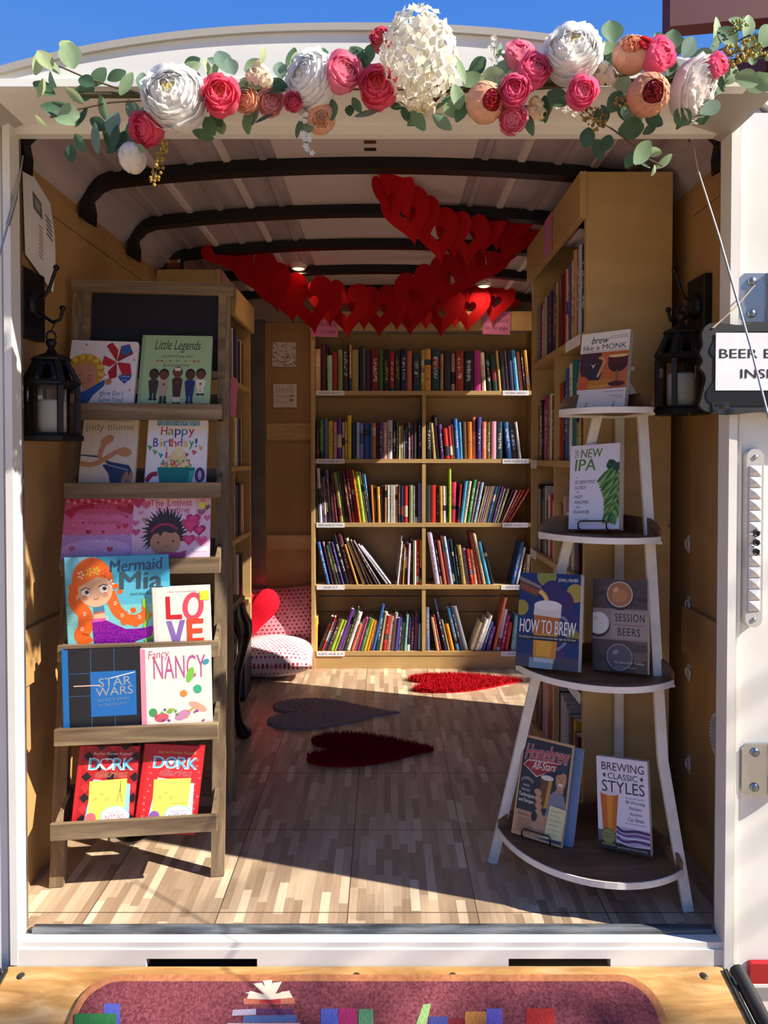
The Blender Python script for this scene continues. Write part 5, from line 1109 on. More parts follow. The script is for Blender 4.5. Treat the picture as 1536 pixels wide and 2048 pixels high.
a.text('SCOTT JANISH', 0.12, 0.095, 0.40, 0.118, '#6a666e')
hop = random.Random(3)
for k in range(15):
    f = k / 14; cu_, cv = 0.86 + 0.08 * math.sin(f * 3.2), 0.70 - 0.52 * f
    for j in range(5):
        s_ = (j - 2) / 2; L = 0.13 * (1 - 0.5 * f)
        a.ell(cu_ + s_ * 0.12 * (1 - 0.35 * f) - 0.03, cv - 0.05 - 0.02 * abs(s_), 0.042, L, ('#3f6a26', '#557f30', '#6d9440', '#84a654', '#2f5420')[(k * 3 + j) % 5], 12, s_ * 0.45 - 0.35)
for k in range(7): a.ell(0.80 + 0.032 * k, 0.74 + 0.03 * math.sin(k), 0.06, 0.045, ('#24441c', '#355c26', '#1d3a18')[k % 3], 12, k * 0.5)
a.rect(1.0, 0.0, 1.001, 1, '#dcd6e2'); a.build('cover_print', o)
# blue beer mug book
o, a, Mb3, w3, h3 = sbook('blue paperback with a frothy beer mug filling its cover on the stand', (1061, 1146), (1031, 1330), (1158.5, 1344), 1.785, 1.70, (1182, 1151), SZ[2], '#18275e', 0.030, False, 0.26)
for u, v, r, c in ((0.45, 0.97, 0.16, '#8a8a3a'), (0.92, 0.80, 0.14, '#a89038'), (0.05, 0.62, 0.12, '#9a8a38'), (0.72, 0.70, 0.18, '#3d1f58'), (0.85, 0.50, 0.16, '#2c2464'), (0.55, 0.80, 0.18, '#32205c'), (0.10, 0.40, 0.16, '#16286c'), (0.9, 0.36, 0.10, '#8a7a34'), (0.6, 0.12, 0.2, '#40205a')): a.ell(u, v, r, r * 0.7, c, 22)
a.rect(0, 0, 1, 0.13, '#3f3a50')
a.poly([(0.0, 0.96), (0.36, 0.86), (0.37, 0.77), (0.30, 0.74), (0.0, 0.82)], '#5a3a2a'); a.poly([(0.0, 0.96), (0.36, 0.86), (0.36, 0.83), (0.0, 0.92)], '#8a7a74'); a.poly([(0.02, 0.89), (0.32, 0.81), (0.30, 0.76), (0.02, 0.83)], '#8a4526')
a.curve([(0.34, 0.81), (0.44, 0.75), (0.49, 0.64)], 0.075, '#cf9c4a'); a.curve([(0.35, 0.80), (0.44, 0.74), (0.48, 0.65)], 0.03, '#e8c878')
a.curve([(0.68, 0.55), (0.80, 0.50), (0.80, 0.30), (0.66, 0.20)], 0.045, '#7a7890')
a.poly([(0.28, 0.10), (0.64, 0.10), (0.69, 0.56), (0.27, 0.58)], '#c9861f'); a.poly([(0.28, 0.36), (0.67, 0.36), (0.69, 0.56), (0.27, 0.58)], '#b8621a'); a.poly([(0.33, 0.12), (0.56, 0.12), (0.58, 0.30), (0.33, 0.30)], '#dca02a')
a.poly([(0.26, 0.55), (0.70, 0.53), (0.71, 0.64), (0.27, 0.66)], '#d5cdc4'); a.ell(0.49, 0.655, 0.225, 0.055, '#e4ddd4'); a.rect(0.30, 0.06, 0.62, 0.11, '#b5a890')
a.text('JOHN J. PALMER', 0.64, 0.905, 0.96, 0.95, '#ded8d2', shear=0.1, bold=0.02)
a.text('HOW TO BREW', 0.04, 0.355, 0.95, 0.50, '#ece6da', bold=0.03, out='#1a1420', ow=0.03, rise=-0.01, shear=0.05)
a.rect(0.02, 0.285, 0.98, 0.335, '#15182c'); a.text('Everything you need to know to brew beer right the first time', 0.04, 0.295, 0.95, 0.328, '#d8d2cc'); a.build('cover_print', o)
# brown glasses book
o, a, Mb4, w4, h4 = sbook('brown paperback showing three beer glasses from above on the stand third shelf', (1185.8, 1167), (1184.5, 1347.6), (1288, 1357), 1.765, 1.695, (1300.8, 1173), SZ[2], '#4c3a34', 0.022, False, 0.22)
for k in range(14): a.ell(rng.random(), rng.random(), 0.25, 0.03, ('#5c463c', '#433430', '#6a5246', '#3a2c2c')[k % 4], 14, rng.uniform(-0.3, 0.3))
a.rect(0, 0.34, 1, 0.68, '#8d7b72'); a.rect(0.35, 0.36, 1.0, 0.66, '#9c8a80')
for u, v, r, c1, c2 in ((0.50, 0.84, 0.24, '#cbbcae', '#a5683f'), (0.10, 0.515, 0.21, '#c8bfb4', '#ddd6cc'), (0.50, 0.16, 0.24, '#8d8790', '#5c4d58')):
    a.circ(u, v - 0.02, r * 1.08, '#2c2020', 28); a.circ(u, v, r, c1, 28); a.circ(u, v, r * 0.92, c2, 28); a.ell(u, v - 0.02, r * 0.6, r * 0.3, '#b87a4c' if v > 0.8 else c2, 20, 0.4); a.ell(u - r * 0.3, v + 0.05, r * 0.25, r * 0.10, '#d9a87c' if v > 0.8 else c1, 14, 0.6)
a.text('SESSION', 0.42, 0.545, 0.95, 0.63, '#1c1518', bold=0.015, space=1.15); a.text('BEERS', 0.47, 0.39, 0.87, 0.475, '#1c1518', bold=0.015, space=1.15); a.rect(0.40, 0.50, 0.96, 0.508, '#8a5a50'); a.text('by Jennifer Talley', 0.42, 0.085, 0.95, 0.12, '#cdc2b8', shear=0.1); a.rect(0.42, 0.05, 0.80, 0.057, '#9c9088'); a.build('cover_print', o)
# tan baseball style book, cover open
o, a, Mb5, w5, h5 = sbook('tan-edged paperback with a smiling capped man holding a beer, cover standing ajar', (1064.7, 1458), (1022.5, 1650), (1121, 1681.6), 1.795, 1.735, (1169, 1481.6), SZ[3], '#c79a68', 0.010, False, 0.30)
a.rect(0.03, 0.25, 0.97, 0.975, '#23242e'); a.rect(0.03, 0.02, 0.97, 0.25, '#b98a68'); a.poly([(0.45, 0.02), (0.97, 0.02), (0.97, 0.10), (0.8, 0.09), (0.62, 0.04)], '#2c3c5c')
a.poly([(0.06, 0.70), (0.14, 0.755), (0.92, 0.80), (0.60, 0.69), (0.35, 0.60)], '#d8b8a4'); a.poly([(0.08, 0.70), (0.15, 0.745), (0.90, 0.79), (0.58, 0.68), (0.35, 0.615)], '#9c2430')
a.text('Homebrew', 0.08, 0.775, 0.94, 0.935, '#b5333c', shear=0.25, bold=0.03, out='#dfcdbb', ow=0.03, rise=0.04); a.text('All-Stars', 0.24, 0.685, 0.70, 0.765, '#e6dccb', shear=0.25, bold=0.02, rise=0.03)
a.poly([(0.60, 0.25), (0.66, 0.47), (0.76, 0.53), (0.92, 0.48), (0.97, 0.40), (0.97, 0.22)], '#7d808a'); a.poly([(0.76, 0.50), (0.90, 0.50), (0.89, 0.60), (0.78, 0.60)], '#b5805c')
a.ell(0.83, 0.64, 0.10, 0.115, '#c08a64'); a.poly([(0.71, 0.68), (0.73, 0.765), (0.83, 0.80), (0.93, 0.76), (0.93, 0.70), (0.80, 0.71)], '#2b2f48'); a.poly([(0.68, 0.68), (0.84, 0.72), (0.84, 0.695), (0.72, 0.665)], '#1d2034')
a.circ(0.79, 0.65, 0.012, '#3a2418', 8); a.circ(0.87, 0.655, 0.012, '#3a2418', 8); a.ell(0.83, 0.585, 0.045, 0.014, '#e8dcd0'); a.ell(0.835, 0.62, 0.016, 0.022, '#a8704c')
a.poly([(0.46, 0.30), (0.63, 0.33), (0.68, 0.62), (0.45, 0.60)], '#6a3c14'); a.poly([(0.56, 0.32), (0.63, 0.33), (0.67, 0.60), (0.60, 0.60)], '#c08a34'); a.ell(0.565, 0.62, 0.125, 0.026, '#ddd2c2', rot=0.05)
for k in range(4): a.ell(0.42 + 0.02 * k, 0.46 - 0.065 * k, 0.075, 0.032, '#c28d68', 14, -0.5)
a.ell(0.40, 0.22, 0.06, 0.05, '#201c20')
a.text('TOP HOMEBREWERS', 0.06, 0.525, 0.30, 0.555, '#c9c3b6', arc=0.03); a.text('SHARE', 0.11, 0.485, 0.24, 0.51, '#c9c3b6'); a.text('THEIR BEST', 0.08, 0.44, 0.27, 0.465, '#c9c3b6'); a.text('Techniques', 0.05, 0.375, 0.36, 0.425, '#e6dccb', bold=0.02, shear=0.1); a.text('and Recipes', 0.06, 0.32, 0.36, 0.37, '#e6dccb', bold=0.02, shear=0.1); a.text('Featuring', 0.08, 0.195, 0.30, 0.225, '#5a3a24', bold=0.01)
for k in range(7): a.rect(0.09, 0.17 - 0.02 * k, 0.40 - 0.02 * (k % 3), 0.177 - 0.02 * k, '#8a6244')
a.text('DREW', 0.56, 0.035, 0.70, 0.06, '#cfc4b4', bold=0.02); a.build('cover_print', o)
nb = Art(w5, h5); nb.base = 0.0034; nb.poly([(0.64, 0.045), (0.98, 0.06), (1.0, 0.36), (0.68, 0.37)], '#d8d09c')
for k in range(6): nb.rect(0.70, 0.32 - 0.045 * k, 0.94 - 0.05 * (k % 2), 0.327 - 0.045 * k, '#a8a072')
n_ = nb.build('sticky_note', o); n_['label'] = 'pale yellow sticky note'
pg = hard_cover('page_stack', 'x', Mb5 @ T(0.022, 0.012, 0.001) @ Matrix.Rotation(0.10, 4, 'Z'), w5 * 0.99, h5 * 0.97, 0.018, '#6d84a8', False); pg.parent = o; pg.matrix_parent_inverse = o.matrix_world.inverted()
for k_ in ('label', 'category', 'group'):
    if k_ in pg: del pg[k_]
pg['label'] = 'blue first page and paper block'
# white beer glass book
o, a, Mb6, w6, h6 = sbook('white and purple paperback picturing a tall amber beer glass on the stand bottom shelf', (1211.6, 1527), (1197.5, 1706.6), (1300.6, 1727), 1.745, 1.68, (1316, 1541), SZ[3], '#e2dae4', 0.024, False, 0.20)
a.rect(0, 0.0, 1, 0.085, '#221c24'); a.rect(0, 0.085, 0.4, 0.2, '#6a5a72'); a.rect(0.35, 0.085, 1, 0.26, '#b8aac4')
for v, c in ((0.13, '#4f2d68'), (0.19, '#6a4788'), (0.235, '#3f2458')): a.curve([(0.36, v + 0.02), (0.5, v - 0.02), (0.75, v + 0.0), (1.0, v - 0.01)], 0.05, c)
a.curve([(0.4, 0.17), (0.6, 0.15), (1.0, 0.16)], 0.02, '#e4dce8'); a.curve([(0.36, 0.11), (0.6, 0.075), (1.0, 0.085)], 0.02, '#e4dce8')
a.poly([(0.10, 0.17), (0.34, 0.15), (0.42, 0.60), (0.06, 0.61)], '#c8601a'); a.poly([(0.20, 0.16), (0.31, 0.155), (0.36, 0.60), (0.18, 0.60)], '#dd8a1c'); a.poly([(0.27, 0.2), (0.33, 0.2), (0.38, 0.60), (0.31, 0.60)], '#c06c1a'); a.ell(0.24, 0.61, 0.18, 0.03, '#d9cbd0')
a.circ(0.20, 0.14, 0.15, '#4a4630', 20); a.circ(0.20, 0.14, 0.135, '#8d8852', 20); a.rect(0.08, 0.13, 0.32, 0.137, '#4a4630'); a.rect(0.10, 0.16, 0.30, 0.166, '#4a4630'); a.rect(0.07, 0.04, 0.33, 0.065, '#7a7648')
a.text('BREWING', 0.10, 0.855, 0.93, 0.945, '#2c2630'); a.text('CLASSIC', 0.22, 0.765, 0.80, 0.83, '#15121a'); a.text('STYLES', 0.10, 0.62, 0.93, 0.745, '#2c2630')
for u in (0.15, 0.88): a.ell(u, 0.80, 0.04, 0.006, '#2c2630'); a.ell(u, 0.812, 0.025, 0.007, '#2c2630', rot=0.6); a.ell(u, 0.788, 0.025, 0.007, '#2c2630', rot=-0.6)
a.rect(0.56, 0.575, 0.93, 0.58, '#8a8090'); a.rect(0.53, 0.305, 0.93, 0.31, '#8a8090')
for s_, u0, u1, v in (('80 Winning', 0.56, 0.92, 0.51), ('Recipes', 0.63, 0.86, 0.45), ('Anyone', 0.63, 0.86, 0.39), ('Can Brew', 0.59, 0.90, 0.335)): a.text(s_, u0, v, u1, v + 0.042, '#5a525e')
a.text('Jamil Zainasheff and John J. Palmer', 0.36, 0.025, 0.95, 0.05, '#cfc8d0', shear=0.15); a.build('cover_print', o)

# easels that hold them
def easel(M, w, h, t, label, style):
    e = empty('book_easel', label, 'easel', M, 'book easels on the white stand'); m = MB(); m2 = MB()
    x0, x1 = w * 0.22, w * 0.78
    if style == 'wire':
        k = M_BLACKMETAL; zb = 0.001
        m.tube([(x0 + 0.006, t + 0.012, zb), (x0, -0.008, zb), (x0, -0.009, 0.014), (x0 + 0.004, -0.009, 0.019), (x1 - 0.004, -0.009, 0.019), (x1, -0.009, 0.014), (x1, -0.008, zb), (x1 - 0.006, t + 0.012, zb)], 0.0018, 8)
        m.build('front_rail', k, e); m2.tube([(x0 + 0.006, t + 0.012, zb), (w * 0.42, t + 0.003, h * 0.6), (w * 0.58, t + 0.003, h * 0.6), (x1 - 0.006, t + 0.012, zb)], 0.0018, 8).build('back_support', k, e)
    elif style == 'clip':
        k = M_STEEL
        for x in (x0, x1): m.tube([(x, t + 0.006, 0.002), (x, -0.005, 0.0015), (x + 0.001, -0.006, 0.010), (x + 0.005, -0.005, 0.014)], 0.0011, 6)
        m.build('front_hook', k, e); m2.tube([(x0, t + 0.006, 0.002), (w * 0.5, t + 0.002, h * 0.45), (x1, t + 0.006, 0.002)], 0.0011, 6).build('back_support', k, e)
    else:
        g = NT('clear_acrylic', 0.1); tr = g.n('ShaderNodeBsdfTransparent'); gl = g.n('ShaderNodeBsdfGlossy'); gl.inputs['Roughness'].default_value = 0.08; mx = g.n('ShaderNodeMixShader'); mx.inputs[0].default_value = 0.16
        g.l(tr.outputs[0], mx.inputs[1]); g.l(gl.outputs[0], mx.inputs[2]); g.l(mx.outputs[0], g.t.nodes['Material Output'].inputs[0])
        m.box(w * 0.24, w * 0.62, -0.010, -0.007, 0.0, 0.024).box(w * 0.24, w * 0.62, -0.010, t + 0.01, -0.0008, 0.0006).build('front_lip', g.m, e); m2.box(w * 0.26, w * 0.6, t + 0.003, t + 0.006, 0.0, h * 0.5).build('back_support', g.m, e)
easel(Mb1, w1, h1, 0.022, 'small silver clip easel under the brown and white beer book', 'clip')
easel(Mb2, w2, h2, 0.034, 'black twisted wire easel under the green hop book', 'wire')
easel(Mb3, w3, h3, 0.030, 'clear acrylic easel under the blue beer mug book', 'acrylic')
easel(Mb5, w5, h5, 0.032, 'dark wire easel behind the tan-edged book with a sticky note', 'wire')

# ------------------------------------------------------------------ lanterns, hooks, candles
GL = NT('lantern_glass', 0.05); _t = GL.n('ShaderNodeBsdfTransparent'); _g = GL.n('ShaderNodeBsdfGlossy'); _g.inputs['Roughness'].default_value = 0.03; _fr = GL.n('ShaderNodeFresnel'); _fr.inputs[0].default_value = 1.45; _mx = GL.n('ShaderNodeMixShader')
_t.inputs[0].default_value = (0.93, 0.95, 0.95, 1); GL.l(GL.math('ADD', GL.math('MULTIPLY', _fr.outputs[0], 0.9), 0.03), _mx.inputs[0]); GL.l(_t.outputs[0], _mx.inputs[1]); GL.l(_g.outputs[0], _mx.inputs[2]); GL.l(_mx.outputs[0], GL.t.nodes['Material Output'].inputs[0]); GL = GL.m
M_LANT = mat('#0f0f13', 0.5, 0.2)
def lantern(label, base, R, H, rz, clabel, hook):
    M = T(*base) @ Matrix.Rotation(rz, 4, 'Z'); L = empty('hanging_lantern', label, 'lantern', M, 'black hanging lanterns')
    hx = lambda r, z, k: (r * math.cos(PI / 3 * k + PI / 6 + PI / 6), r * math.sin(PI / 3 * k + PI / 6 + PI / 6), z)
    def hexa(m, prof):
        for (r0, z0), (r1, z1) in zip(prof[:-1], prof[1:]):
            for k in range(6): m.add([hx(r0, z0, k), hx(r0, z0, k + 1), hx(r1, z1, k + 1), hx(r1, z1, k)], [(0, 1, 2, 3)])
        m.add([hx(prof[0][0], prof[0][1], k) for k in range(6)], [(5, 4, 3, 2, 1, 0)]); m.add([hx(prof[-1][0], prof[-1][1], k) for k in range(6)], [(0, 1, 2, 3, 4, 5)])
    m = MB(); hexa(m, [(R * 1.10, 0), (R * 1.10, H * 0.045), (R * 0.98, H * 0.055), (R * 0.95, H * 0.075)]); m.build('base', M_LANT, L)
    zb, zs_, ze, zr, za = H * 0.075, H * 0.50, H * 0.535, H * 0.74, H * 0.86
    for k in range(6):
        a0, a1 = Vector(hx(R * 0.90, zb, k)), Vector(hx(R * 0.92, zs_, k)); MB().beam(a0, a1, R * 0.19, R * 0.14, a0.normalized()).build('corner_post', M_LANT, L)
    m = MB(); hexa(m, [(R * 0.93, zs_), (R * 1.0, zs_ + 0.004), (R * 1.0, ze), (R * 0.95, ze + 0.004)]); m.build('collar', M_LANT, L)
    m = MB()                                                    # tapered upper storey with an arched opening in each side
    for k in range(6):
        A, B = Vector(hx(R * 0.97, ze, k)), Vector(hx(R * 0.97, ze, k + 1)); C_, D_ = Vector(hx(R * 0.55, zr, k + 1)), Vector(hx(R * 0.55, zr, k))
        def P_(u, v): return (A.lerp(B, u)).lerp(D_.lerp(C_, u), v)
        oute = [(0, 0), (1, 0), (1, 1), (0, 1)]
        inn = [(0.30, 0.12), (0.70, 0.12), (0.68, 0.55)] + [(0.5 + 0.18 * math.cos(t_), 0.55 + 0.26 * math.sin(t_)) for t_ in (0.5, 1.0, PI / 2, PI - 1.0, PI - 0.5)] + [(0.32, 0.55)]
        n = len(inn); op = []
        for u, v in inn:
            d = Vector((u - 0.5, v - 0.45)); s_ = min(abs(0.5 / d.x) if abs(d.x) > 1e-6 else 9, (0.55 / d.y if d.y > 0 else -0.45 / d.y) if abs(d.y) > 1e-6 else 9); op.append((0.5 + d.x * s_, 0.45 + d.y * s_))
        m.add([P_(*p) for p in op] + [P_(*p) for p in inn], [(i, (i + 1) % n, n + (i + 1) % n, n + i) for i in range(n)])
        for (u, v) in ((0, 0), (1, 0), (1, 1), (0, 1)):
            pass
        m.beam(A, D_, R * 0.20, R * 0.12, A.normalized())
    m.build('tapered_hood', M_LANT, L)
    m = MB(); hexa(m, [(R * 0.68, zr), (R * 0.70, zr + 0.004), (R * 0.60, zr + 0.010), (R * 0.20, za - 0.012), (R * 0.10, za)]); m.build('cap_roof', M_LANT, L)
    m = MB(); m.lathe([(R * 0.10, za), (R * 0.16, za + H * 0.02), (R * 0.20, za + H * 0.045), (R * 0.16, za + H * 0.07), (R * 0.06, za + H * 0.085)], 14)
    m.tube([(R * 0.16 * math.cos(t_), 0, za + H * 0.105 + R * 0.2 * math.sin(t_)) for t_ in [2 * PI * i / 14 for i in range(14)]], R * 0.035, 6, closed=True); m.build('finial_ring', M_LANT, L)
    hk = M.inverted() @ hook; zt_ = za + H * 0.105 + R * 0.19
    MB().tube([(0, 0, zt_), (hk.x * 0.5, hk.y * 0.5, (zt_ + hk.z) / 2), (hk.x, hk.y, hk.z)], 0.0013, 6).build('hanging_wire', M_LANT, L)
    m = MB()
    for k in range(6): m.add([hx(R * 0.86, zb, k), hx(R * 0.86, zb, k + 1), hx(R * 0.88, zs_, k + 1), hx(R * 0.88, zs_, k)], [(0, 1, 2, 3)])
    m.build('glass_panes', GL, L)
    cr, ch = R * 0.50, H * 0.30
    c = MB(); c.M = T(0, 0, 0); c.lathe([(cr * 0.9, 0), (cr, 0.002), (cr, ch * 0.94), (cr * 0.93, ch), (cr * 0.6, ch * 0.93), (0.0001, ch * 0.90)], 24)
    co = c.build('pillar_candle', mat('#d8d3c4', 0.55), None, M @ T(0, 0, zb + 0.0008)); tag(co, clabel, 'candle', 'candles inside the lanterns')
    MB().tube([(0, 0, ch * 0.89), (0.001, 0, ch * 0.99)], 0.001, 5).build('wick', mat('#3a3530', 0.8), co)
    return za + H * 0.105 + R * 0.2
def wall_hook(label, x, sgn, p0, p1, tip):
    """plate on the side wall plus two prongs; sgn: +1 faces +x"""
    (y0, z0), (y1, z1) = p0, p1; yc = (y0 + y1) / 2; zc = (z0 + z1) / 2
    h = empty('wall_hook', label, 'hook', T(x, yc, zc), 'black coat hooks on the side walls')
    MB().bbox(min(0, sgn * 0.022), max(0, sgn * 0.022), y0 - yc, y1 - yc, z0 - zc, z1 - zc, 0.003).build('back_plate', M_LANT, h)
    m = MB(); m.M = Matrix.Translation((sgn * 0.022, 0, 0)) @ Matrix.Rotation(sgn * PI / 2, 4, 'Y'); m.lathe([(0.034, 0), (0.034, 0.006), (0.026, 0.012), (0.014, 0.014)], 18).build('boss', M_LANT, h)
    up = [(0.03, 0.015), (0.045, 0.02), (0.058, 0.04), (0.068, 0.07), (0.076, 0.092)]; lo = [(0.03, -0.012), (0.048, -0.03), (0.066, -0.042), (0.084, -0.036), (0.090, -0.018), (0.091, -0.008)]
    for P_, nm in ((up, 'upper_prong'), (lo, 'lower_prong')):
        m = MB(); m.tube([(sgn * a_, 0, b_) for a_, b_ in P_], 0.0042, 8); m.ball((sgn * P_[-1][0], 0, P_[-1][1]), 0.0075, 10, 7); m.build(nm, M_LANT, h)
    return Vector((x + sgn * 0.072, yc, zc - 0.043))
pL = wall_hook('black double coat hook on the wall above the book ladder lantern', XL + 0.006, 1, (0.115, 1.362), (0.225, 1.530), None)
pR = wall_hook('black double coat hook on the wall beside the white stand', XR - 0.006, -1, (0.205, 1.385), (0.305, 1.535), None)
HL = 0.262; lantern('black hexagonal lantern hanging in front of the book ladder', (pL.x + 0.006, 0.135, 1.110), 0.066, HL, 0.22, 'ivory pillar candle inside the lantern by the book ladder', pL)
HR = 0.275; lantern('black hexagonal lantern hanging beside the white stand', (pR.x - 0.004, 0.21, 1.178), 0.064, HR, -0.12, 'ivory pillar candle inside the lantern by the white stand', pR)
# ------------------------------------------------------------------ paper heart garlands
M_HEART = NT('red_tissue_paper', 0.75, 0, 0.2); M_HEART.color('#c4101c')
_tl = M_HEART.n('ShaderNodeBsdfTranslucent'); _tl.inputs[0].default_value = lin('#d0121c'); _mx = M_HEART.n('ShaderNodeMixShader'); _mx.inputs[0].default_value = 0.3
M_HEART.l(M_HEART.b.outputs[0], _mx.inputs[1]); M_HEART.l(_tl.outputs[0], _mx.inputs[2]); M_HEART.l(_mx.outputs[0], M_HEART.t.nodes['Material Output'].inputs[0]); M_HEART = M_HEART.m
def heart_xy(t): return 16 * math.sin(t) ** 3 / 16.0 * 0.5, (13 * math.cos(t) - 5 * math.cos(2 * t) - 2 * math.cos(3 * t) - math.cos(4 * t)) / 29.0 + 0.08
def paper_heart(w, h, fold, th=0.0007, hole=0.40):
    """two halves hinged on the middle line, heart-shaped hole"""
    m = MB(); N = 18
    for s_ in (-1, 1):
        oc = [heart_xy(PI * i / N) for i in range(N + 1)]; ic = [(x * hole, y * hole * 0.9 + 0.02) for x, y in oc]
        ca, sa = math.cos(fold), math.sin(fold)
        def P_(x, y, d): return (s_ * x * w * ca - s_ * d * sa, abs(x) * w * sa + d * ca, y * h)
        vs = [P_(*p, d) for d in (0, th) for p in oc] + [P_(*p, d) for d in (0, th) for p in ic]; n = N + 1
        fs = []
        for i in range(N): fs += [(i, i + 1, 2 * n + i + 1, 2 * n + i), (n + i, 3 * n + i, 3 * n + i + 1, n + i + 1), (i, n + i, n + i + 1, i + 1), (2 * n + i, 2 * n + i + 1, 3 * n + i + 1, 3 * n + i)]
        m.add(vs, fs)
    return m
def garland(label, seq):
    """seq: px, py, width px, height px, distance, roll deg, yaw deg, fold"""
    p0 = on_y(seq[0][0], seq[0][1], seq[0][4] - 1.59)
    g = empty('heart_garland', label, 'garland', T(*p0), 'red paper heart garlands'); pts = []
    for (px, py, w, h, D, ro_, ya, fo) in seq:
        back = abs(ya) > 24
        c = on_y(px, py - (6 if back else 0), D - 1.59 + (0.03 if back else 0)); k = D / F * (1.0 if back else 1.12)
        ya = ya * (0.6 if back else 0.6)
        o = paper_heart(w * k * 1.1, h * k, fo * 0.7, hole=0.0001 if w < 42 or back else 0.33).build('paper_heart', M_HEART, g)
        o.matrix_local = T(*(c - p0)) @ Matrix.Rotation(math.radians(ro_), 4, 'Y') @ Matrix.Rotation(math.radians(ya), 4, 'Z'); pts.append(c - p0)
    return g
garland('red paper heart garland sagging across the cabin from the ladder side to the back bookcase', [
    (445, 518, 70, 66, 2.80, -28, 50, 0.15), (478, 528, 74, 80, 2.86, -22, 38, 0.2), (516, 556, 84, 98, 2.94, -16, 25, 0.2), (545, 584, 80, 98, 3.02, -14, -30, 0.2), (578, 602, 84, 104, 3.08, -10, 28, 0.2), (622, 612, 82, 104, 3.14, -8, -22, 0.25), (657, 612, 76, 98, 3.19, -4, 28, 0.25),
    (694, 622, 82, 98, 3.24, -2, -18, 0.25), (728, 622, 72, 92, 3.28, 0, 30, 0.25), (760, 623, 78, 94, 3.33, 2, -16, 0.25), (794, 622, 74, 94, 3.38, 0, 25, 0.25), (822, 622, 76, 90, 3.42, 3, -20, 0.25), (852, 624, 70, 88, 3.45, 0, 26, 0.25), (884, 625, 74, 90, 3.48, 2, -14, 0.25), (912, 622, 66, 84, 3.50, 4, 30, 0.25), (938, 619, 68, 86, 3.52, 5, -16, 0.25), (964, 612, 62, 78, 3.53, 5, 28, 0.25), (990, 606, 62, 76, 3.54, 8, -20, 0.25), (1014, 598, 52, 66, 3.55, 14, 45, 0.2), (1034, 598, 40, 70, 3.555, 10, 62, 0.2)])
garland('red paper heart garland looping from the white stand side down to the lower garland', [
    (1072, 462, 70, 84, 2.62, 12, -50, 0.2), (1048, 476, 74, 88, 2.68, 18, 40, 0.2), (1024, 488, 78, 92, 2.74, 24, -36, 0.2), (996, 506, 84, 100, 2.80, 26, 30, 0.2), (962, 524, 86, 104, 2.86, 24, -18, 0.25), (930, 545, 78, 98, 2.92, 20, 32, 0.25), (898, 562, 80, 96, 2.98, 16, -20, 0.25), (864, 582, 74, 92, 3.05, 10, 30, 0.25), (829, 596, 78, 92, 3.12, 8, -20, 0.25)])
garland('red paper heart garland hanging from the roof bow to the white stand side bookcase', [
    (782, 372, 60, 60, 2.16, 18, 55, 0.2), (772, 400, 48, 90, 2.16, -14, 66, 0.3), (800, 402, 70, 96, 2.19, -24, -40, 0.2), (818, 432, 84, 108, 2.22, -12, 12, 0.25), (846, 448, 70, 96, 2.26, -10, -40, 0.25), (876, 470, 82, 104, 2.30, -6, 22, 0.25), (906, 476, 70, 94, 2.35, -4, -38, 0.25), (937, 478, 78, 96, 2.40, 2, 16, 0.25), (970, 472, 72, 92, 2.45, 6, -40, 0.25), (1000, 466, 74, 90, 2.50, 10, 34, 0.2), (1030, 456, 72, 88, 2.55, 14, -48, 0.2), (1058, 448, 70, 84, 2.60, 14, 50, 0.2)])

# ------------------------------------------------------------------ flower garland over the doorway
def petal(m, az, pol, r, wd, ln, cup, tip, mi, jag=0.0):
    """petal lying on a sphere of radius r, tip towards the flower's axis (+z)"""
    ca, sa = math.cos(az), math.sin(az)
    def fn(u, v):
        s_ = u; ang = pol + ln * (0.5 - s_); rr = r * (1 + cup * (s_ - 0.3) ** 2 + tip * max(0, s_ - 0.75))
        ww = wd * (0.35 + 0.65 * math.sin(PI * min(1, 0.12 + 0.62 * s_))) * (1 if s_ < 0.9 else 0.86); b = (v - 0.5) * 2 * ww
        rr *= 1 + jag * math.sin(9 * v + az * 5) * max(0, s_ - 0.6)
        x, z, y = rr * math.sin(ang), rr * math.cos(ang), 0
        x2, y2 = x * math.cos(b) , rr * math.sin(b) * (0.35 + 0.65 * abs(math.sin(ang)))
        return (x2 * ca - y2 * sa, x2 * sa + y2 * ca, z + 0.06 * r * (b / max(wd, .01)) ** 2)
    m.grid(fn, 4, 5, True, mi)
FM = {}
def fmat(c):
    if c in FM: return FM[c]
    t = NT('petal_' + c[1:], 0.6, 0, 0.3); n = t.noise(t.coord(), 60.0, 3); b = lin(c)
    d = tuple(v * 0.82 for v in b[:3]) + (1,); l_ = tuple(min(1, v * 1.12 + 0.02) for v in b[:3]) + (1,)
    col = t.mix(n, d, l_); t.color(col); tl = t.n('ShaderNodeBsdfTranslucent'); t.l(col, tl.inputs[0]); mx = t.n('ShaderNodeMixShader'); mx.inputs[0].default_value = 0.42
    t.l(t.b.outputs[0], mx.inputs[1]); t.l(tl.outputs[0], mx.inputs[2]); t.l(mx.outputs[0], t.t.nodes['Material Output'].inputs[0]); FM[c] = t.m; return t.m
GD = 1.335
gar = empty('flower_garland', 'long garland of silk peonies, roses and eucalyptus wired along the trailer roof edge', 'garland', T(*on_y(768, 200, GD - 1.59)))
G0 = gar.matrix_world.translation.copy()
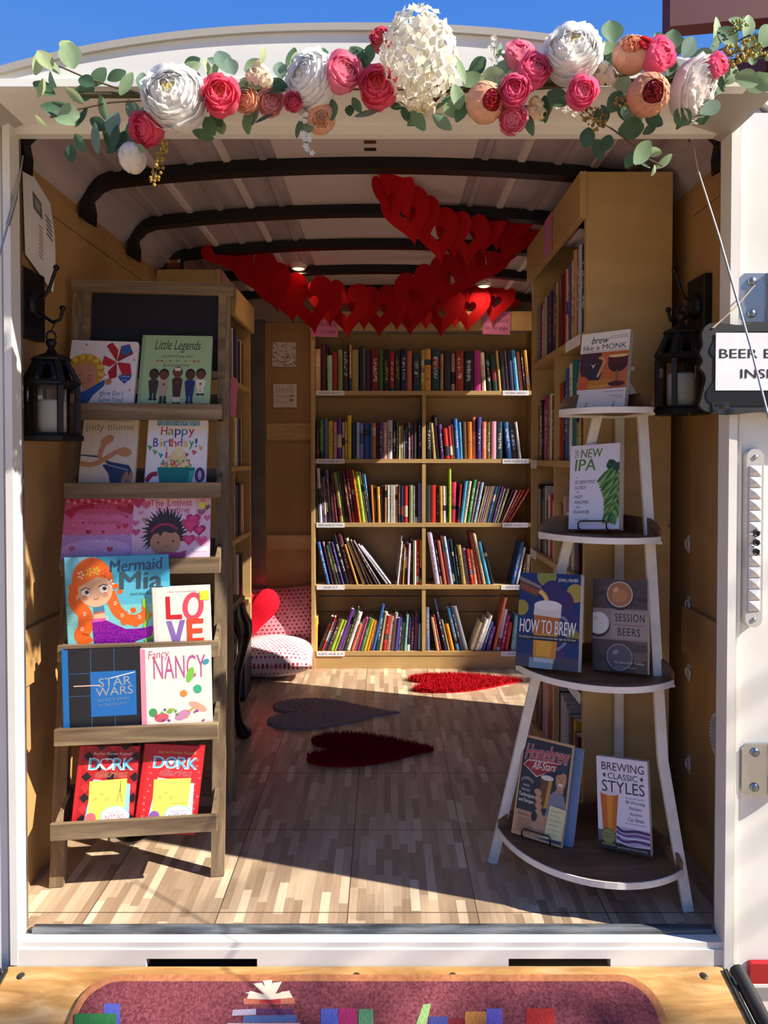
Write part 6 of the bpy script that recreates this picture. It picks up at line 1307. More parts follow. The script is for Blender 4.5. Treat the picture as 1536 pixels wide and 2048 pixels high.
def bloom(name, px, py, rpx, kind, cols, tx=0.0, ty=0.0, D=GD, lab=None, sy=1.0, spin=0.0):
    """tx, ty: where the flower looks (right, up)"""
    c = on_y(px, py, D - 1.59) - G0; R = rpx * D / F
    f = Vector((tx, -1.0, ty)).normalized(); x = Vector((0, 0, 1)).cross(f).normalized(); y = f.cross(x)
    m = MB(); r_ = random.Random(int(px * 7 + py))
    if kind == 'peony':                                         # full ruffled ball
        n = 64
        for k in range(n):
            fr_ = (k + 0.5) / n; pol = 0.12 + 1.70 * fr_ ** 0.75
            petal(m, k * 2.39996 + r_.uniform(-.25, .25), pol, R * (0.60 + 0.40 * fr_ ** 0.5) * r_.uniform(0.93, 1.05), 0.62 + r_.uniform(-.1, .1), 0.80, 0.06, 0.35 + 0.3 * r_.random(), 0 if fr_ > 0.10 else min(1, len(cols) - 1), 0.10)
    elif kind == 'rose':
        n = 30
        for k in range(n):
            fr_ = (k + 0.5) / n; pol = 0.08 + 1.5 * fr_ ** 0.85
            petal(m, k * 2.39996, pol, R * (0.42 + 0.55 * fr_ ** 0.7), 0.85 - 0.15 * fr_, 0.95, 0.25, 0.55 if fr_ > 0.35 else 0.05, 0 if fr_ > 0.4 or len(cols) < 2 else 1, 0.05)
    elif kind == 'cup':                                         # cabbage rose: a bowl of broad petals round a dark ruffled heart
        for k in range(12): petal(m, k * 2.39996, 1.35 + 0.25 * (k / 12), R * (0.92 + 0.08 * k / 12), 0.95, 1.45, -0.10, -0.25, 0, 0.03)
        for k in range(34):
            fr_ = (k + .5) / 34; petal(m, k * 2.39996, 0.08 + 0.62 * fr_, R * 0.74 * r_.uniform(0.9, 1.06), 0.26, 0.5, 0.2, 0.5, 1, 0.15)
    elif kind == 'bud':
        for k in range(9): petal(m, k * 2.39996, 0.75 + 0.8 * k / 9, R * (0.9 + 0.08 * k / 9), 1.0, 1.7, -0.15, -0.3, 0, 0.02)
    elif kind == 'hydrangea':
        n = 110
        for k in range(n):
            fr_ = (k + 0.5) / n; pol = math.acos(1 - 1.55 * fr_); az = k * 2.39996; cc = Vector((math.sin(pol) * math.cos(az), math.sin(pol) * math.sin(az) * sy, math.cos(pol)))
            nrm = cc.normalized(); a_ = nrm.orthogonal().normalized(); b_ = nrm.cross(a_); t0 = r_.uniform(0, 6.3); rad = R * r_.uniform(0.90, 1.04); q_ = R * 0.20
            for j in range(4):
                t_ = t0 + j * PI / 2; d = a_ * math.cos(t_) + b_ * math.sin(t_); e = a_ * -math.sin(t_) + b_ * math.cos(t_); o_ = cc * rad; lift = r_.uniform(0.15, 0.75)
                P_ = [o_, o_ + d * q_ * 0.6 + e * q_ * 0.52 + nrm * q_ * 0.18 * lift, o_ + d * q_ * 1.1 + nrm * q_ * lift * 0.8, o_ + d * q_ * 0.6 - e * q_ * 0.52 + nrm * q_ * 0.18 * lift]
                m.add([tuple(p) for p in P_], [(0, 1, 2, 3)], True, (k + j) % len(cols))
    elif kind == 'freesia':
        for k in range(7):
            t_ = k * 2.39996; cc = Vector((math.cos(t_), math.sin(t_), 0)) * R * 0.5 * (0.3 + 0.7 * k / 7)
            M0 = m.M; m.M = T(*cc) @ Matrix.Rotation(r_.uniform(-.6, .6), 4, 'X') @ Matrix.Rotation(r_.uniform(-.6, .6), 4, 'Y')
            for j in range(6): petal(m, j * PI / 3, 0.9, R * 0.42, 0.55, 1.2, 0.3, 0.6, j % len(cols), 0.05)
            m.M = M0
    o = m.build(name, [fmat(c_) for c_ in cols], gar); o.matrix_local = frame(c, x, y, f) @ Matrix.Rotation(spin, 4, 'Z') @ Matrix.Diagonal((1, sy if kind != 'hydrangea' else 1.25, 1, 1))
    if lab: o['label'] = lab
    return o
WH, CRM, HOTP, CORL, PCH, PNK, RED, YEL = '#fbf9f4', '#f2ecd4', '#f0709a', '#f06480', '#efc0a0', '#f28fab', '#b02434', '#e6d66c'
bloom('hydrangea', 838, 118, 72, 'hydrangea', ['#efeada', '#e6dfc4', '#f3f0e4'], -0.05, 0.1, 1.31, 'tall cream hydrangea head')
bloom('freesia', 842, 205, 40, 'freesia', [CRM, '#e9d9ae'], 0, -0.4, 1.33)
bloom('peony', 350, 202, 60, 'peony', [WH, YEL], 0.0, 0.1, 1.30, 'white peony with yellow middle')
bloom('peony', 627, 166, 50, 'peony', [WH, '#ece5d0'], -0.6, 0.15, 1.33, 'white peony turned aside', 1.15)
bloom('peony', 1143, 114, 54, 'peony', [WH, YEL], -0.15, 0.3, 1.31, 'white peony above the doorway corner')
bloom('peony', 1384, 180, 44, 'peony', ['#f3ece8', WH], 0.7, -0.4, 1.33, 'white peony hanging open', 1.35)
bloom('rose', 442, 197, 38, 'rose', [CORL, '#ee6a62'], 0.1, 0.05, 1.30, 'coral ranunculus')
bloom('rose', 298, 258, 34, 'rose', [CORL, HOTP], -0.5, -0.5, 1.32, 'coral ranunculus hanging low')
bloom('rose', 682, 150, 38, 'rose', [PNK, '#f0a0b0'], 0.5, 0.1, 1.31, 'pink ranunculus')
bloom('rose', 757, 181, 40, 'rose', [CORL, '#ec5a5a'], -0.1, 0.0, 1.32, 'coral ranunculus beside hydrangea')
bloom('rose', 764, 84, 24, 'rose', ['#d85a68', CORL], -0.3, 0.4, 1.34)
bloom('rose', 1036, 116, 30, 'rose', ['#ef93aa', HOTP], 0.0, 0.6, 1.34); bloom('rose', 1064, 148, 34, 'rose', [HOTP, PNK], 0.2, 0.2, 1.31, 'hot pink ranunculus')
bloom('rose', 1028, 187, 31, 'rose', [HOTP, '#e85a86'], -0.1, 0.0, 1.30, 'hot pink ranunculus lower'); bloom('rose', 1024, 239, 29, 'rose', [PNK, '#ef9ab0'], -0.1, -0.5, 1.32)
bloom('rose', 1161, 189, 31, 'rose', [HOTP, '#ee8aa6'], 0.0, -0.1, 1.29, 'pink ranunculus under white peony'); bloom('rose', 1311, 116, 34, 'rose', [HOTP, PNK], 0.5, 0.1, 1.31); bloom('rose', 1428, 134, 24, 'rose', [HOTP, PNK], 0.5, 0.1, 1.31)
bloom('rose', 587, 206, 19, 'rose', ['#e0607c'], -0.2, -0.2, 1.31); bloom('rose', 540, 208, 27, 'rose', ['#ecb0b0', '#e8a0a8'], 0.2, -0.2, 1.34); bloom('rose', 496, 203, 26, 'rose', [PCH, '#e8c4a0'], -0.2, -0.2, 1.33)
bloom('rose', 640, 236, 32, 'cup', [PCH, '#e2b08c'], 0.2, -0.6, 1.34, 'peach bud under white peony')
bloom('rose', 970, 206, 40, 'cup', [PCH, RED], 0.45, -0.25, 1.31, 'peach cabbage rose with red middle'); bloom('rose', 1296, 190, 42, 'cup', ['#e2a888', '#8c1a24'], 0.05, -0.25, 1.29, 'peach cabbage rose with dark red middle'); bloom('rose', 1262, 110, 38, 'cup', [PCH, '#e79a78'], -0.2, 0.3, 1.32, 'peach rose'); bloom('rose', 1287, 92, 15, 'rose', ['#d03a4a'], 0, 0.2, 1.30)
bloom('freesia', 520, 156, 36, 'freesia', ['#eedbc0', '#f2e6d0'], 0.0, 0.2, 1.32, 'cream freesia'); bloom('freesia', 1072, 220, 28, 'freesia', ['#eedcb8'], 0, -0.2, 1.33); bloom('freesia', 1208, 152, 34, 'freesia', ['#ece2d0', '#e6d8c4'], 0.1, 0, 1.33, 'cream freesia')
b = bloom('flower_bud', 265, 316, 28, 'bud', ['#efeae2'], 0.0, -0.9, 1.33, 'white hanging bud', 1.15)
bloom('freesia', 795, 65, 26, 'freesia', ['#efe9dc'], -0.5, 0.5, 1.34)
# leaves and stems: sprays of separate leaves drawn together on one stem
LEAFC = ['#71936c', '#8aa67c', '#9fb88e', '#577a58', '#46664a', '#7d9a86', '#b0c08c']
for c_ in LEAFC: pass
def lmat(c): return fmat(c)
def leaf(m, c, L, w, ang, tw, mi, D):
    """leaf from its foot c; ang in the picture plane, tw turn about its own axis"""
    d = Vector((math.cos(ang), 0, math.sin(ang))); n0 = Vector((0, -1, 0)); s_ = d.cross(n0); n_ = n0 * math.cos(tw) + s_ * math.sin(tw); s2 = d.cross(n_)
    k_ = rng.uniform(-0.25, 0.35)
    def fn(u, v):
        ww = w / 2 * math.sin(PI * min(0.999, u * 0.94 + 0.03)) ** 0.75; b_ = (v - 0.5) * 2
        return c + d * (L * u) + s2 * (ww * b_) + n_ * (0.10 * L * math.sin(PI * u) * k_ * 2 + 0.22 * ww * abs(b_) - k_ * 0.12 * L * u * u)
    m.grid(fn, 7, 4, True, mi)
def spray(name, stem, leaves, lab=None, D=GD, lw=0.0016):
    m = MB(); st = [on_y(x, y, D - 1.59 + (0.01 * math.sin(i * 1.3))) - G0 for i, (x, y) in enumerate(stem)]
    if len(st) > 1: m.tube(st, lw, 6)
    m.cur = 0
    for (px, py, L, w, ang, tw, ci) in leaves: leaf(m, on_y(px, py, D - 1.59 + rng.uniform(-0.03, 0.015)) - G0, L * D / F, w * D / F, math.radians(ang), math.radians(tw), 1 + ci, D)
    o = m.build(name, [mat('#5f4a34', 0.7)] + [lmat(c_) for c_ in LEAFC], gar)
    if lab: o['label'] = lab
    return o
spray('eucalyptus_spray', [(300, 190), (230, 175), (170, 155), (118, 132)], [(104, 140, 46, 30, 125, 20, 6), (146, 138, 52, 44, 100, 10, 2), (132, 112, 30, 36, 70, 25, 6), (70, 150, 50, 22, 75, 50, 6), (182, 172, 46, 26, 50, 30, 3), (215, 160, 40, 22, 25, 20, 3), (120, 150, 58, 24, 135, 40, 2), (100, 142, 36, 26, -70, 50, 5), (190, 170, 34, 28, 160, 10, 4)], 'eucalyptus sprig reaching up')
spray('eucalyptus_spray', [(300, 200), (220, 205), (150, 220), (100, 235)], [(130, 175, 50, 18, -40, 20, 6), (75, 195, 40, 16, 70, 60, 6), (110, 190, 50, 28, 150, 10, 3), (145, 200, 50, 30, 30, 20, 3), (160, 232, 44, 46, 180, 5, 2), (150, 250, 40, 30, 160, 30, 1), (180, 238, 40, 26, -30, 15, 4), (200, 190, 52, 24, -75, 25, 1), (190, 245, 62, 22, -85, 20, 5), (205, 250, 60, 18, -70, 30, 4), (235, 225, 46, 34, -110, 10, 5), (120, 238, 36, 16, 150, 40, 3), (70, 230, 30, 12, -45, 40, 6), (150, 268, 40, 24, -60, 20, 3), (240, 190, 50, 22, 60, 20, 1), (255, 200, 56, 30, -60, 10, 5), (140, 215, 60, 26, 178, 20, 3), (235, 250, 50, 24, -100, 20, 4), (140, 290, 34, 26, -80, 10, 4), (175, 215, 46, 24, -120, 30, 4), (262, 240, 54, 34, -75, 10, 5)], 'drooping eucalyptus leaves at garland end')
spray('eucalyptus_spray', [(265, 225), (262, 260), (264, 292)], [(250, 262, 40, 26, -110, 10, 4), (262, 292, 28, 18, 200, 20, 1), (268, 292, 24, 16, -20, 20, 1), (240, 290, 30, 20, -150, 10, 4)])
spray('eucalyptus_spray', [(300, 190), (420, 175), (560, 180), (700, 170), (800, 150)], [(288, 185, 40, 26, 95, 10, 5), (402, 162, 30, 24, 150, 20, 5), (420, 160, 46, 16, 105, 40, 6), (418, 158, 36, 14, 60, 30, 1), (468, 150, 34, 30, 110, 10, 5), (480, 160, 44, 22, -20, 20, 2), (472, 185, 30, 20, 40, 10, 3), (522, 128, 34, 14, 80, 40, 6), (562, 158, 34, 30, 95, 10, 5), (575, 172, 40, 22, 200, 20, 3), (580, 130, 30, 12, 60, 40, 6), (575, 175, 40, 24, 160, 10, 4), (600, 240, 36, 14, -100, 30, 3), (410, 235, 40, 30, -60, 15, 3), (385, 262, 46, 22, -20, 30, 3), (440, 240, 30, 22, -80, 10, 1), (715, 132, 38, 26, 110, 10, 4), (732, 130, 42, 24, 75, 15, 3), (722, 150, 44, 22, 20, 20, 3), (705, 195, 34, 18, -60, 20, 3), (700, 210, 22, 20, -90, 10, 4), (735, 115, 40, 22, 150, 20, 3)], 'eucalyptus leaves between flowers')
spray('eucalyptus_spray', [(860, 200), (950, 170), (1060, 165), (1160, 160), (1260, 150)], [(930, 168, 60, 20, 110, 30, 1), (925, 170, 40, 30, 30, 10, 1), (960, 160, 50, 40, 10, 15, 2), (985, 150, 46, 26, 35, 10, 5), (1010, 140, 52, 34, -20, 20, 2), (915, 240, 46, 28, 80, 10, 1), (918, 220, 50, 30, 100, 15, 1), (935, 205, 44, 24, -120, 10, 3), (925, 150, 40, 14, 120, 40, 6), (990, 120, 36, 14, 70, 40, 1), (1085, 170, 44, 40, 150, 10, 5), (1095, 185, 44, 34, -30, 15, 4), (1100, 195, 50, 28, -110, 20, 1), (1190, 140, 60, 36, 70, 20, 2), (1200, 130, 50, 30, 40, 15, 5), (1190, 175, 44, 30, 130, 10, 5), (1230, 150, 46, 32, -50, 20, 2), (1225, 85, 42, 46, 95, 5, 0), (1210, 115, 40, 30, 60, 20, 1), (1170, 165, 46, 30, 20, 10, 1), (1320, 225, 34, 26, 170, 10, 4), (1340, 205, 52, 26, 15, 10, 3), (1290, 230, 40, 26, -30, 20, 4)], 'eucalyptus leaves right of hydrangea')
spray('eucalyptus_spray', [(1190, 235), (1230, 262), (1266, 290), (1296, 318), (1325, 332)], [(1205, 210, 44, 32, -95, 10, 4), (1215, 225, 50, 34, 55, 10, 3), (1236, 262, 52, 40, 10, 20, 4), (1254, 262, 40, 22, 40, 40, 1), (1285, 268, 34, 18, 35, 20, 4), (1268, 328, 54, 36, 55, 20, 1), (1310, 336, 44, 20, 38, 40, 1), (1300, 336, 30, 10, 150, 30, 2), (1302, 352, 24, 12, 70, 40, 2), (1220, 270, 34, 26, -110, 10, 4), (1178, 255, 40, 30, -100, 10, 4), (1190, 280, 40, 26, -70, 10, 4), (1288, 300, 36, 20, -10, 40, 2), (1270, 305, 36, 24, -120, 20, 3)], 'hanging eucalyptus sprig over the doorway')
spray('eucalyptus_spray', [(1330, 160), (1400, 120), (1460, 90), (1500, 70)], [(1342, 118, 56, 48, 85, 5, 0), (1365, 115, 44, 34, 60, 15, 5), (1380, 120, 50, 34, 10, 10, 1), (1340, 120, 60, 46, 120, 10, 3), (1428, 92, 58, 22, 85, 25, 2), (1420, 105, 46, 20, 60, 30, 1), (1470, 95, 50, 44, 130, 10, 3), (1490, 78, 48, 30, 80, 10, 2), (1500, 55, 46, 26, 160, 15, 1), (1520, 95, 46, 40, 70, 20, 0), (1505, 130, 60, 46, 100, 10, 3), (1450, 178, 52, 50, 165, 5, 3), (1470, 150, 48, 36, -20, 10, 1), (1490, 175, 50, 40, 20, 15, 1), (1440, 205, 44, 34, 210, 10, 5), (1390, 128, 44, 30, -30, 20, 5), (1510, 150, 44, 34, -40, 15, 1), (1530, 120, 40, 30, 40, 15, 0), (1440, 85, 36, 14, 110, 30, 6)], 'eucalyptus leaves at garland corner')
LV = []
for k in range(64):
    x = 270 + 1190 * (k + rng.random()) / 64; y = 178 - 0.00004 * (x - 700) ** 2 * 0.4 + rng.uniform(-46, 58); up = 90 if y < 178 else -90
    LV.append((x, y, rng.uniform(32, 54), rng.uniform(20, 36), up + rng.uniform(-75, 75), rng.uniform(0, 45), rng.choice([0, 1, 2, 3, 3, 4, 4, 5])))
spray('eucalyptus_spray', [(280, 185), (600, 178), (900, 180), (1200, 170), (1440, 140)], LV, 'eucalyptus leaves filling in behind the flowers', GD + 0.015)
def berries(name, pts, n, col, r0, lab, wid=10):
    m = MB(); m.tube([on_y(x, y, GD - 0.02 - 1.59) - G0 for x, y in pts], 0.0012, 5)
    for k in range(n):
        f_ = rng.random() * (len(pts) - 1); i = int(f_); fr_ = f_ - i; x = pts[i][0] + (pts[i + 1][0] - pts[i][0]) * fr_; y = pts[i][1] + (pts[i + 1][1] - pts[i][1]) * fr_
        c = on_y(x + rng.uniform(-wid, wid), y + rng.uniform(-wid, wid), GD - 0.02 - 1.59 + rng.uniform(-.012, .012)) - G0; m.cur = 1 + k % 2
        m.ball(c, r0 * rng.uniform(0.7, 1.2), 6, 4)
    o = m.build(name, [mat('#5f5a34', 0.7), mat(col[0], 0.6), mat(col[1], 0.6)], gar); o['label'] = lab
berries('berry_spray', [(330, 280), (322, 315), (310, 350), (306, 366)], 70, ('#a8832c', '#8a6a24'), 0.0032, 'hanging tail of golden seeds', 9)
berries('berry_spray', [(1160, 215), (1185, 232), (1205, 255)], 60, ('#8a7030', '#6d5a2c'), 0.003, 'golden seed sprig', 16)
berries('berry_spray', [(1230, 200), (1270, 205)], 30, ('#9a8030', '#7d6a2c'), 0.003, 'golden seed sprig beside cabbage rose', 9)
berries('berry_spray', [(1440, 120), (1470, 105), (1500, 100), (1515, 90)], 110, ('#b5983a', '#8f8a3c'), 0.0034, 'golden seed sprig at garland corner', 22)
berries('berry_spray', [(1460, 62), (1475, 50), (1490, 42)], 30, ('#7d8a44', '#8f8a3c'), 0.0026, 'green seed tip', 10)
def whites(pts, n, lab, wid):
    m = MB(); m.tube([on_y(x, y, GD - 0.01 - 1.59) - G0 for x, y in pts], 0.0011, 5)
    for k in range(n):
        f_ = rng.random() * (len(pts) - 1); i = int(f_); fr_ = f_ - i; x = pts[i][0] + (pts[i + 1][0] - pts[i][0]) * fr_; y = pts[i][1] + (pts[i + 1][1] - pts[i][1]) * fr_
        c = on_y(x + rng.uniform(-wid, wid), y + rng.uniform(-wid, wid), GD - 0.02 - 1.59) - G0
        for j in range(5):
            t_ = j * 1.257 + k; d = Vector((math.cos(t_), -0.2, math.sin(t_))) * 0.006; e = Vector((-math.sin(t_), 0, math.cos(t_))) * 0.0022; m.add([tuple(c), tuple(c + d * .6 + e), tuple(c + d), tuple(c + d * .6 - e)], [(0, 1, 2, 3)], mi=1)
    o = m.build('white_blossom_spray', [mat('#7a8a54', 0.7), fmat('#efece0')], gar); o['label'] = lab
whites([(606, 225), (612, 270), (618, 312)], 14, 'hanging sprig of white blossom', 7); whites([(990, 160), (988, 110), (992, 78)], 10, 'upright sprig of white blossom', 10); whites([(1120, 200), (1140, 215), (1150, 222)], 16, 'low sprig of white blossom', 14)
m = MB(); m.tube([on_y(x, y, 1.352 - 1.59) - G0 for x, y in ((150, 190), (300, 190), (450, 180), (600, 175), (760, 160), (900, 180), (1050, 175), (1200, 165), (1350, 160), (1480, 120), (1530, 110))], 0.006, 8).build('garland_stem', mat('#4f4a30', 0.8), gar)
for (x, y, d) in ((1240, 85, .0), (1345, 90, .0)): pass

# clearance light under the spoiler edge
cl = MB(); p = on_y(900, 206, SP_Y + 0.05 - 0.0); cl.lathe([(0.013, -0.004), (0.013, 0.0), (0.0001, 0.001)], 18)
cl = empty('clearance_light', 'small round red marker light under the roof overhang beside the hydrangea', 'marker light', T(0.105, -0.13, OT + 0.002) @ Matrix.Rotation(PI, 4, 'X'))
MB().lathe([(0.014, 0.001), (0.014, 0.006), (0.0105, 0.006), (0.0105, 0.003)], 20).build('bezel', M_BLACK, cl); MB().lathe([(0.0105, 0.003), (0.0095, 0.010), (0.005, 0.013), (0.0001, 0.0135)], 20).build('lens', mat('#8a0f1c', 0.2), cl)
# ------------------------------------------------------------------ rugs and pillows
def heart_outline(n=64):
    o = []
    for i in range(n):
        t = 2 * PI * i / n; o.append((16 * math.sin(t) ** 3 / 16, (13 * math.cos(t) - 5 * math.cos(2 * t) - 2 * math.cos(3 * t) - math.cos(4 * t)) / 15))
    return o
def rug(label, c, w, l, ang, m_, kind, seed):
    """heart rug: point along the direction ang"""
    r_ = random.Random(seed); m = MB(); H = heart_outline()
    if kind == 'shag': H = [(math.copysign(abs(x) ** 0.72, x), y) for x, y in H]
    ca, sa = math.cos(ang), math.sin(ang)
    def P_(x, y, z): x, y = x * w / 2, -y * l / 2; return (y * ca - x * sa, y * sa + x * ca, z)
    n = len(H); top = 0.010 if kind == 'flat' else 0.008
    tri = tessellate_polygon([[Vector((x, y, 0)) for x, y in H]])
    vs = [P_(x, y, 0.0006) for x, y in H] + [P_(x, y, top * 0.7) for x, y in H] + [P_(x * 0.97, y * 0.97, top) for x, y in H]
    m.add(vs, [tuple(reversed(t)) for t in tri] + [tuple(i + 2 * n for i in t) for t in tri] + [(i + a * n, (i + 1) % n + a * n, (i + 1) % n + (a + 1) * n, i + (a + 1) * n) for i in range(n) for a in (0, 1)], False)
    def inside(x, y):
        c_ = False
        for i in range(n):
            x1, y1 = H[i]; x2, y2 = H[i - 1]
            if (y1 > y) != (y2 > y) and x < (x2 - x1) * (y - y1) / (y2 - y1) + x1: c_ = not c_
        return c_
    N = 5200 if kind == 'shag' else 9000; k = 0
    while k < N:
        x, y = r_.uniform(-1, 1), r_.uniform(-1.2, 1.0)
        if not inside(x, y): continue
        k += 1; p = Vector(P_(x, y, top - 0.002)); a = r_.uniform(0, 6.3)
        if kind == 'shag': h_, lean, wd = r_.uniform(0.014, 0.024), r_.uniform(0.004, 0.016), 0.0030
        else: h_, lean, wd = r_.uniform(0.003, 0.006), 0.003, 0.0022
        d = Vector((math.cos(a), math.sin(a), 0)); e = Vector((-d.y, d.x, 0)) * wd; tip = p + d * lean + Vector((0, 0, h_))
        m.add([p - e, p + e, p + d * wd * 1.4, tip], [(0, 1, 3), (1, 2, 3), (2, 0, 3)])
    o = m.build('heart_rug', m_, None, T(*c)); tag(o, label, 'rug', 'heart-shaped rugs on the floor'); return o
g0 = on_z(650, 1428, 0); rug('flat mauve-grey heart-shaped rug lying on the dark part of the floor', (g0.x - 0.005, g0.y, 0.0), 0.34, 0.56, 0.02, plush('rug_mauve', '#98837f', '#b8a29a', 140), 'flat', 1)
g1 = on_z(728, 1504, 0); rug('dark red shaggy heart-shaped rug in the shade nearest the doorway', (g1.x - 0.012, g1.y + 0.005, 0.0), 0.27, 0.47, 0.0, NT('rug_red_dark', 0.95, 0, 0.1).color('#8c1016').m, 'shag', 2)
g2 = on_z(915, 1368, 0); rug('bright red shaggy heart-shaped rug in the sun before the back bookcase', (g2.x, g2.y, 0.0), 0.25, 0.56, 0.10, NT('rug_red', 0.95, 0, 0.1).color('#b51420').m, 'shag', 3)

def heart_print(name, ground, scale):
    t = NT(name, 0.9, 0, 0.1); g = t.coord('UV'); x, y, _ = t.sep(g)
    X = t.math('MULTIPLY', x, scale); Y = t.math('MULTIPLY', y, scale * 1.05); r = t.math('FLOOR', Y); X = t.math('ADD', X, t.math('MULTIPLY', t.math('MODULO', r, 2.0), 0.5)); cidx = t.math('FLOOR', X)
    u = t.math('MULTIPLY', t.math('SUBTRACT', t.math('FRACT', X), 0.5), 3.0); v = t.math('MULTIPLY', t.math('SUBTRACT', t.math('FRACT', Y), 0.46), 3.0)
    q_ = t.math('SUBTRACT', t.math('MULTIPLY', v, 1.1), t.math('MULTIPLY', t.math('SQRT', t.math('ABSOLUTE', u)), 0.75)); d = t.math('ADD', t.math('MULTIPLY', u, u), t.math('MULTIPLY', q_, q_)); inside = t.math('LESS_THAN', d, 0.62)
    rn = t.white(t.comb(cidx, r, 0.5))[0]; t.color(t.mix(inside, ground, t.ramp(rn, [(0.0, '#9c2233'), (0.34, '#b5344a'), (0.5, '#7e1a26'), (0.75, '#c9566c'), (0.93, '#d98a98')], 'CONSTANT'))); n = t.noise(t.coord(), 9, 4); t.bump(n, 0.25, 0.01); return t.m
def pillow(label, w, h, th, m_, M, corner=1.0, seed=0):
    """soft square cushion in local x/z, thickness along y"""
    r_ = random.Random(seed); ph = [r_.uniform(0, 6) for _ in range(6)]; m = MB(); N = 22; uv = []
    for sgn in (-1, 1):
        def fn(u, v):
            a, b_ = 2 * u - 1, 2 * v - 1; k_ = 1 - 0.07 * (1 - (abs(a) * abs(b_)) ** 1.0) * corner
            ed = max(0.0, (1 - abs(a) ** 2.6) * (1 - abs(b_) ** 2.6)); y = sgn * th / 2 * ed ** 0.52 + 0.006 * math.sin(5 * a + ph[0]) * math.sin(4 * b_ + ph[1]) * ed
            return (a * w / 2 * (1 - 0.06 * (1 - abs(b_) ** 2) * 0 - 0.045 * (1 - b_ * b_) * abs(a)), y, b_ * h / 2 * (1 - 0.045 * (1 - a * a) * abs(b_)))
        m.grid(fn, N, N)
    o = m.build('pillow', m_, None, M); me = o.data; L = me.uv_layers.new(name='uv')
    for lp in me.loops:
        c_ = me.vertices[lp.vertex_index].co; L.data[lp.index].uv = (c_.x / w + 0.5, c_.z / h + 0.5)
    sm = MB()
    E = [(-1 + 2 * i / 20, -1) for i in range(20)] + [(1, -1 + 2 * i / 20) for i in range(20)] + [(1 - 2 * i / 20, 1) for i in range(20)] + [(-1, 1 - 2 * i / 20) for i in range(20)]
    sm.tube([(a * w / 2 * (1 - 0.045 * (1 - b_ * b_) * abs(a)), 0, b_ * h / 2 * (1 - 0.045 * (1 - a * a) * abs(b_))) for a, b_ in E], 0.0022, 5, closed=True).build('seam_piping', mat('#b5545f', 0.9), o)
    return tag(o, label, 'pillow')
HP1 = heart_print('heart_cotton', '#e8cfd2', 21); HP2 = heart_print('heart_cotton_pink', '#d99aa5', 17)
pa = on_z(545, 1345, 0); pillow('white cushion with small red hearts lying flat before the back bookcase', 0.43, 0.34, 0.17, HP1, T(-0.56, 1.915, 0.088) @ Matrix.Rotation(0.04, 4, 'Z') @ Matrix.Rotation(-PI / 2 + 0.05, 4, 'X'), seed=3)
pillow('pink cushion with small red hearts leaning upright in the back corner', 0.40, 0.34, 0.12, HP2, T(-0.555, 2.095, 0.225) @ Matrix.Rotation(-0.16, 4, 'X') @ Matrix.Rotation(-0.06, 4, 'Y'), seed=4)
def heart_pillow(label, w, h, th, m_, M):
    m = MB(); N, K = 40, 7
    def hp(t): return 16 * math.sin(t) ** 3 / 32 * w, (13 * math.cos(t) - 5 * math.cos(2 * t) - 2 * math.cos(3 * t) - math.cos(4 * t)) / 29 * h
    for sgn in (-1, 1):
        def fn(u, v):
            x, z = hp(2 * PI * v); r = 1 - u; return (x * r, sgn * th / 2 * (1 - r ** 2.2) ** 0.6, z * r + 0.06 * h * (1 - r))
        m.grid(fn, K, N)
    o = m.build('pillow', m_, None, M); return tag(o, label, 'pillow')
M_KNIT = NT('red_felt', 0.95, 0, 0.1); _n = M_KNIT.noise(M_KNIT.coord(), 160, 3); M_KNIT.color(M_KNIT.ramp(_n, [(0.3, '#b50f22'), (0.7, '#d51a30')])); M_KNIT.bump(_n, 0.4, 0.003); M_KNIT = M_KNIT.m
heart_pillow('red felt heart-shaped cushion in front of the upright heart-print cushion', 0.26, 0.25, 0.10, M_KNIT, T(-0.655, 1.985, 0.305) @ Matrix.Rotation(-0.10, 4, 'Z') @ Matrix.Rotation(-0.20, 4, 'X'))

# ------------------------------------------------------------------ little dark table behind the ladder
M_MAH = wood('dark_mahogany', '#140808', '#1f0d0c', '#2c1412', (22, 22, 3), 0.22)
tb = empty('side_table', 'small dark mahogany table with carved cabriole legs behind the book ladder', 'table', T(-0.70, 0.96, 0))
MB().bbox(-0.17, 0.17, -0.15, 0.15, 0.525, 0.548, 0.006).bbox(-0.16, 0.16, -0.14, 0.14, 0.512, 0.526, 0.004).build('table_top', M_MAH, tb)
ap = MB()
for sy in (-1, 1): ap.prism([(-0.15, 0.515), (-0.15, 0.44), (-0.07, 0.455), (0.0, 0.43), (0.07, 0.455), (0.15, 0.44), (0.15, 0.515)], sy * 0.125 - 0.008, sy * 0.125 + 0.008)
for sx in (-1, 1): ap.box(sx * 0.145 - 0.008, sx * 0.145 + 0.008, -0.125, 0.125, 0.445, 0.515)
ap.build('apron', M_MAH, tb)
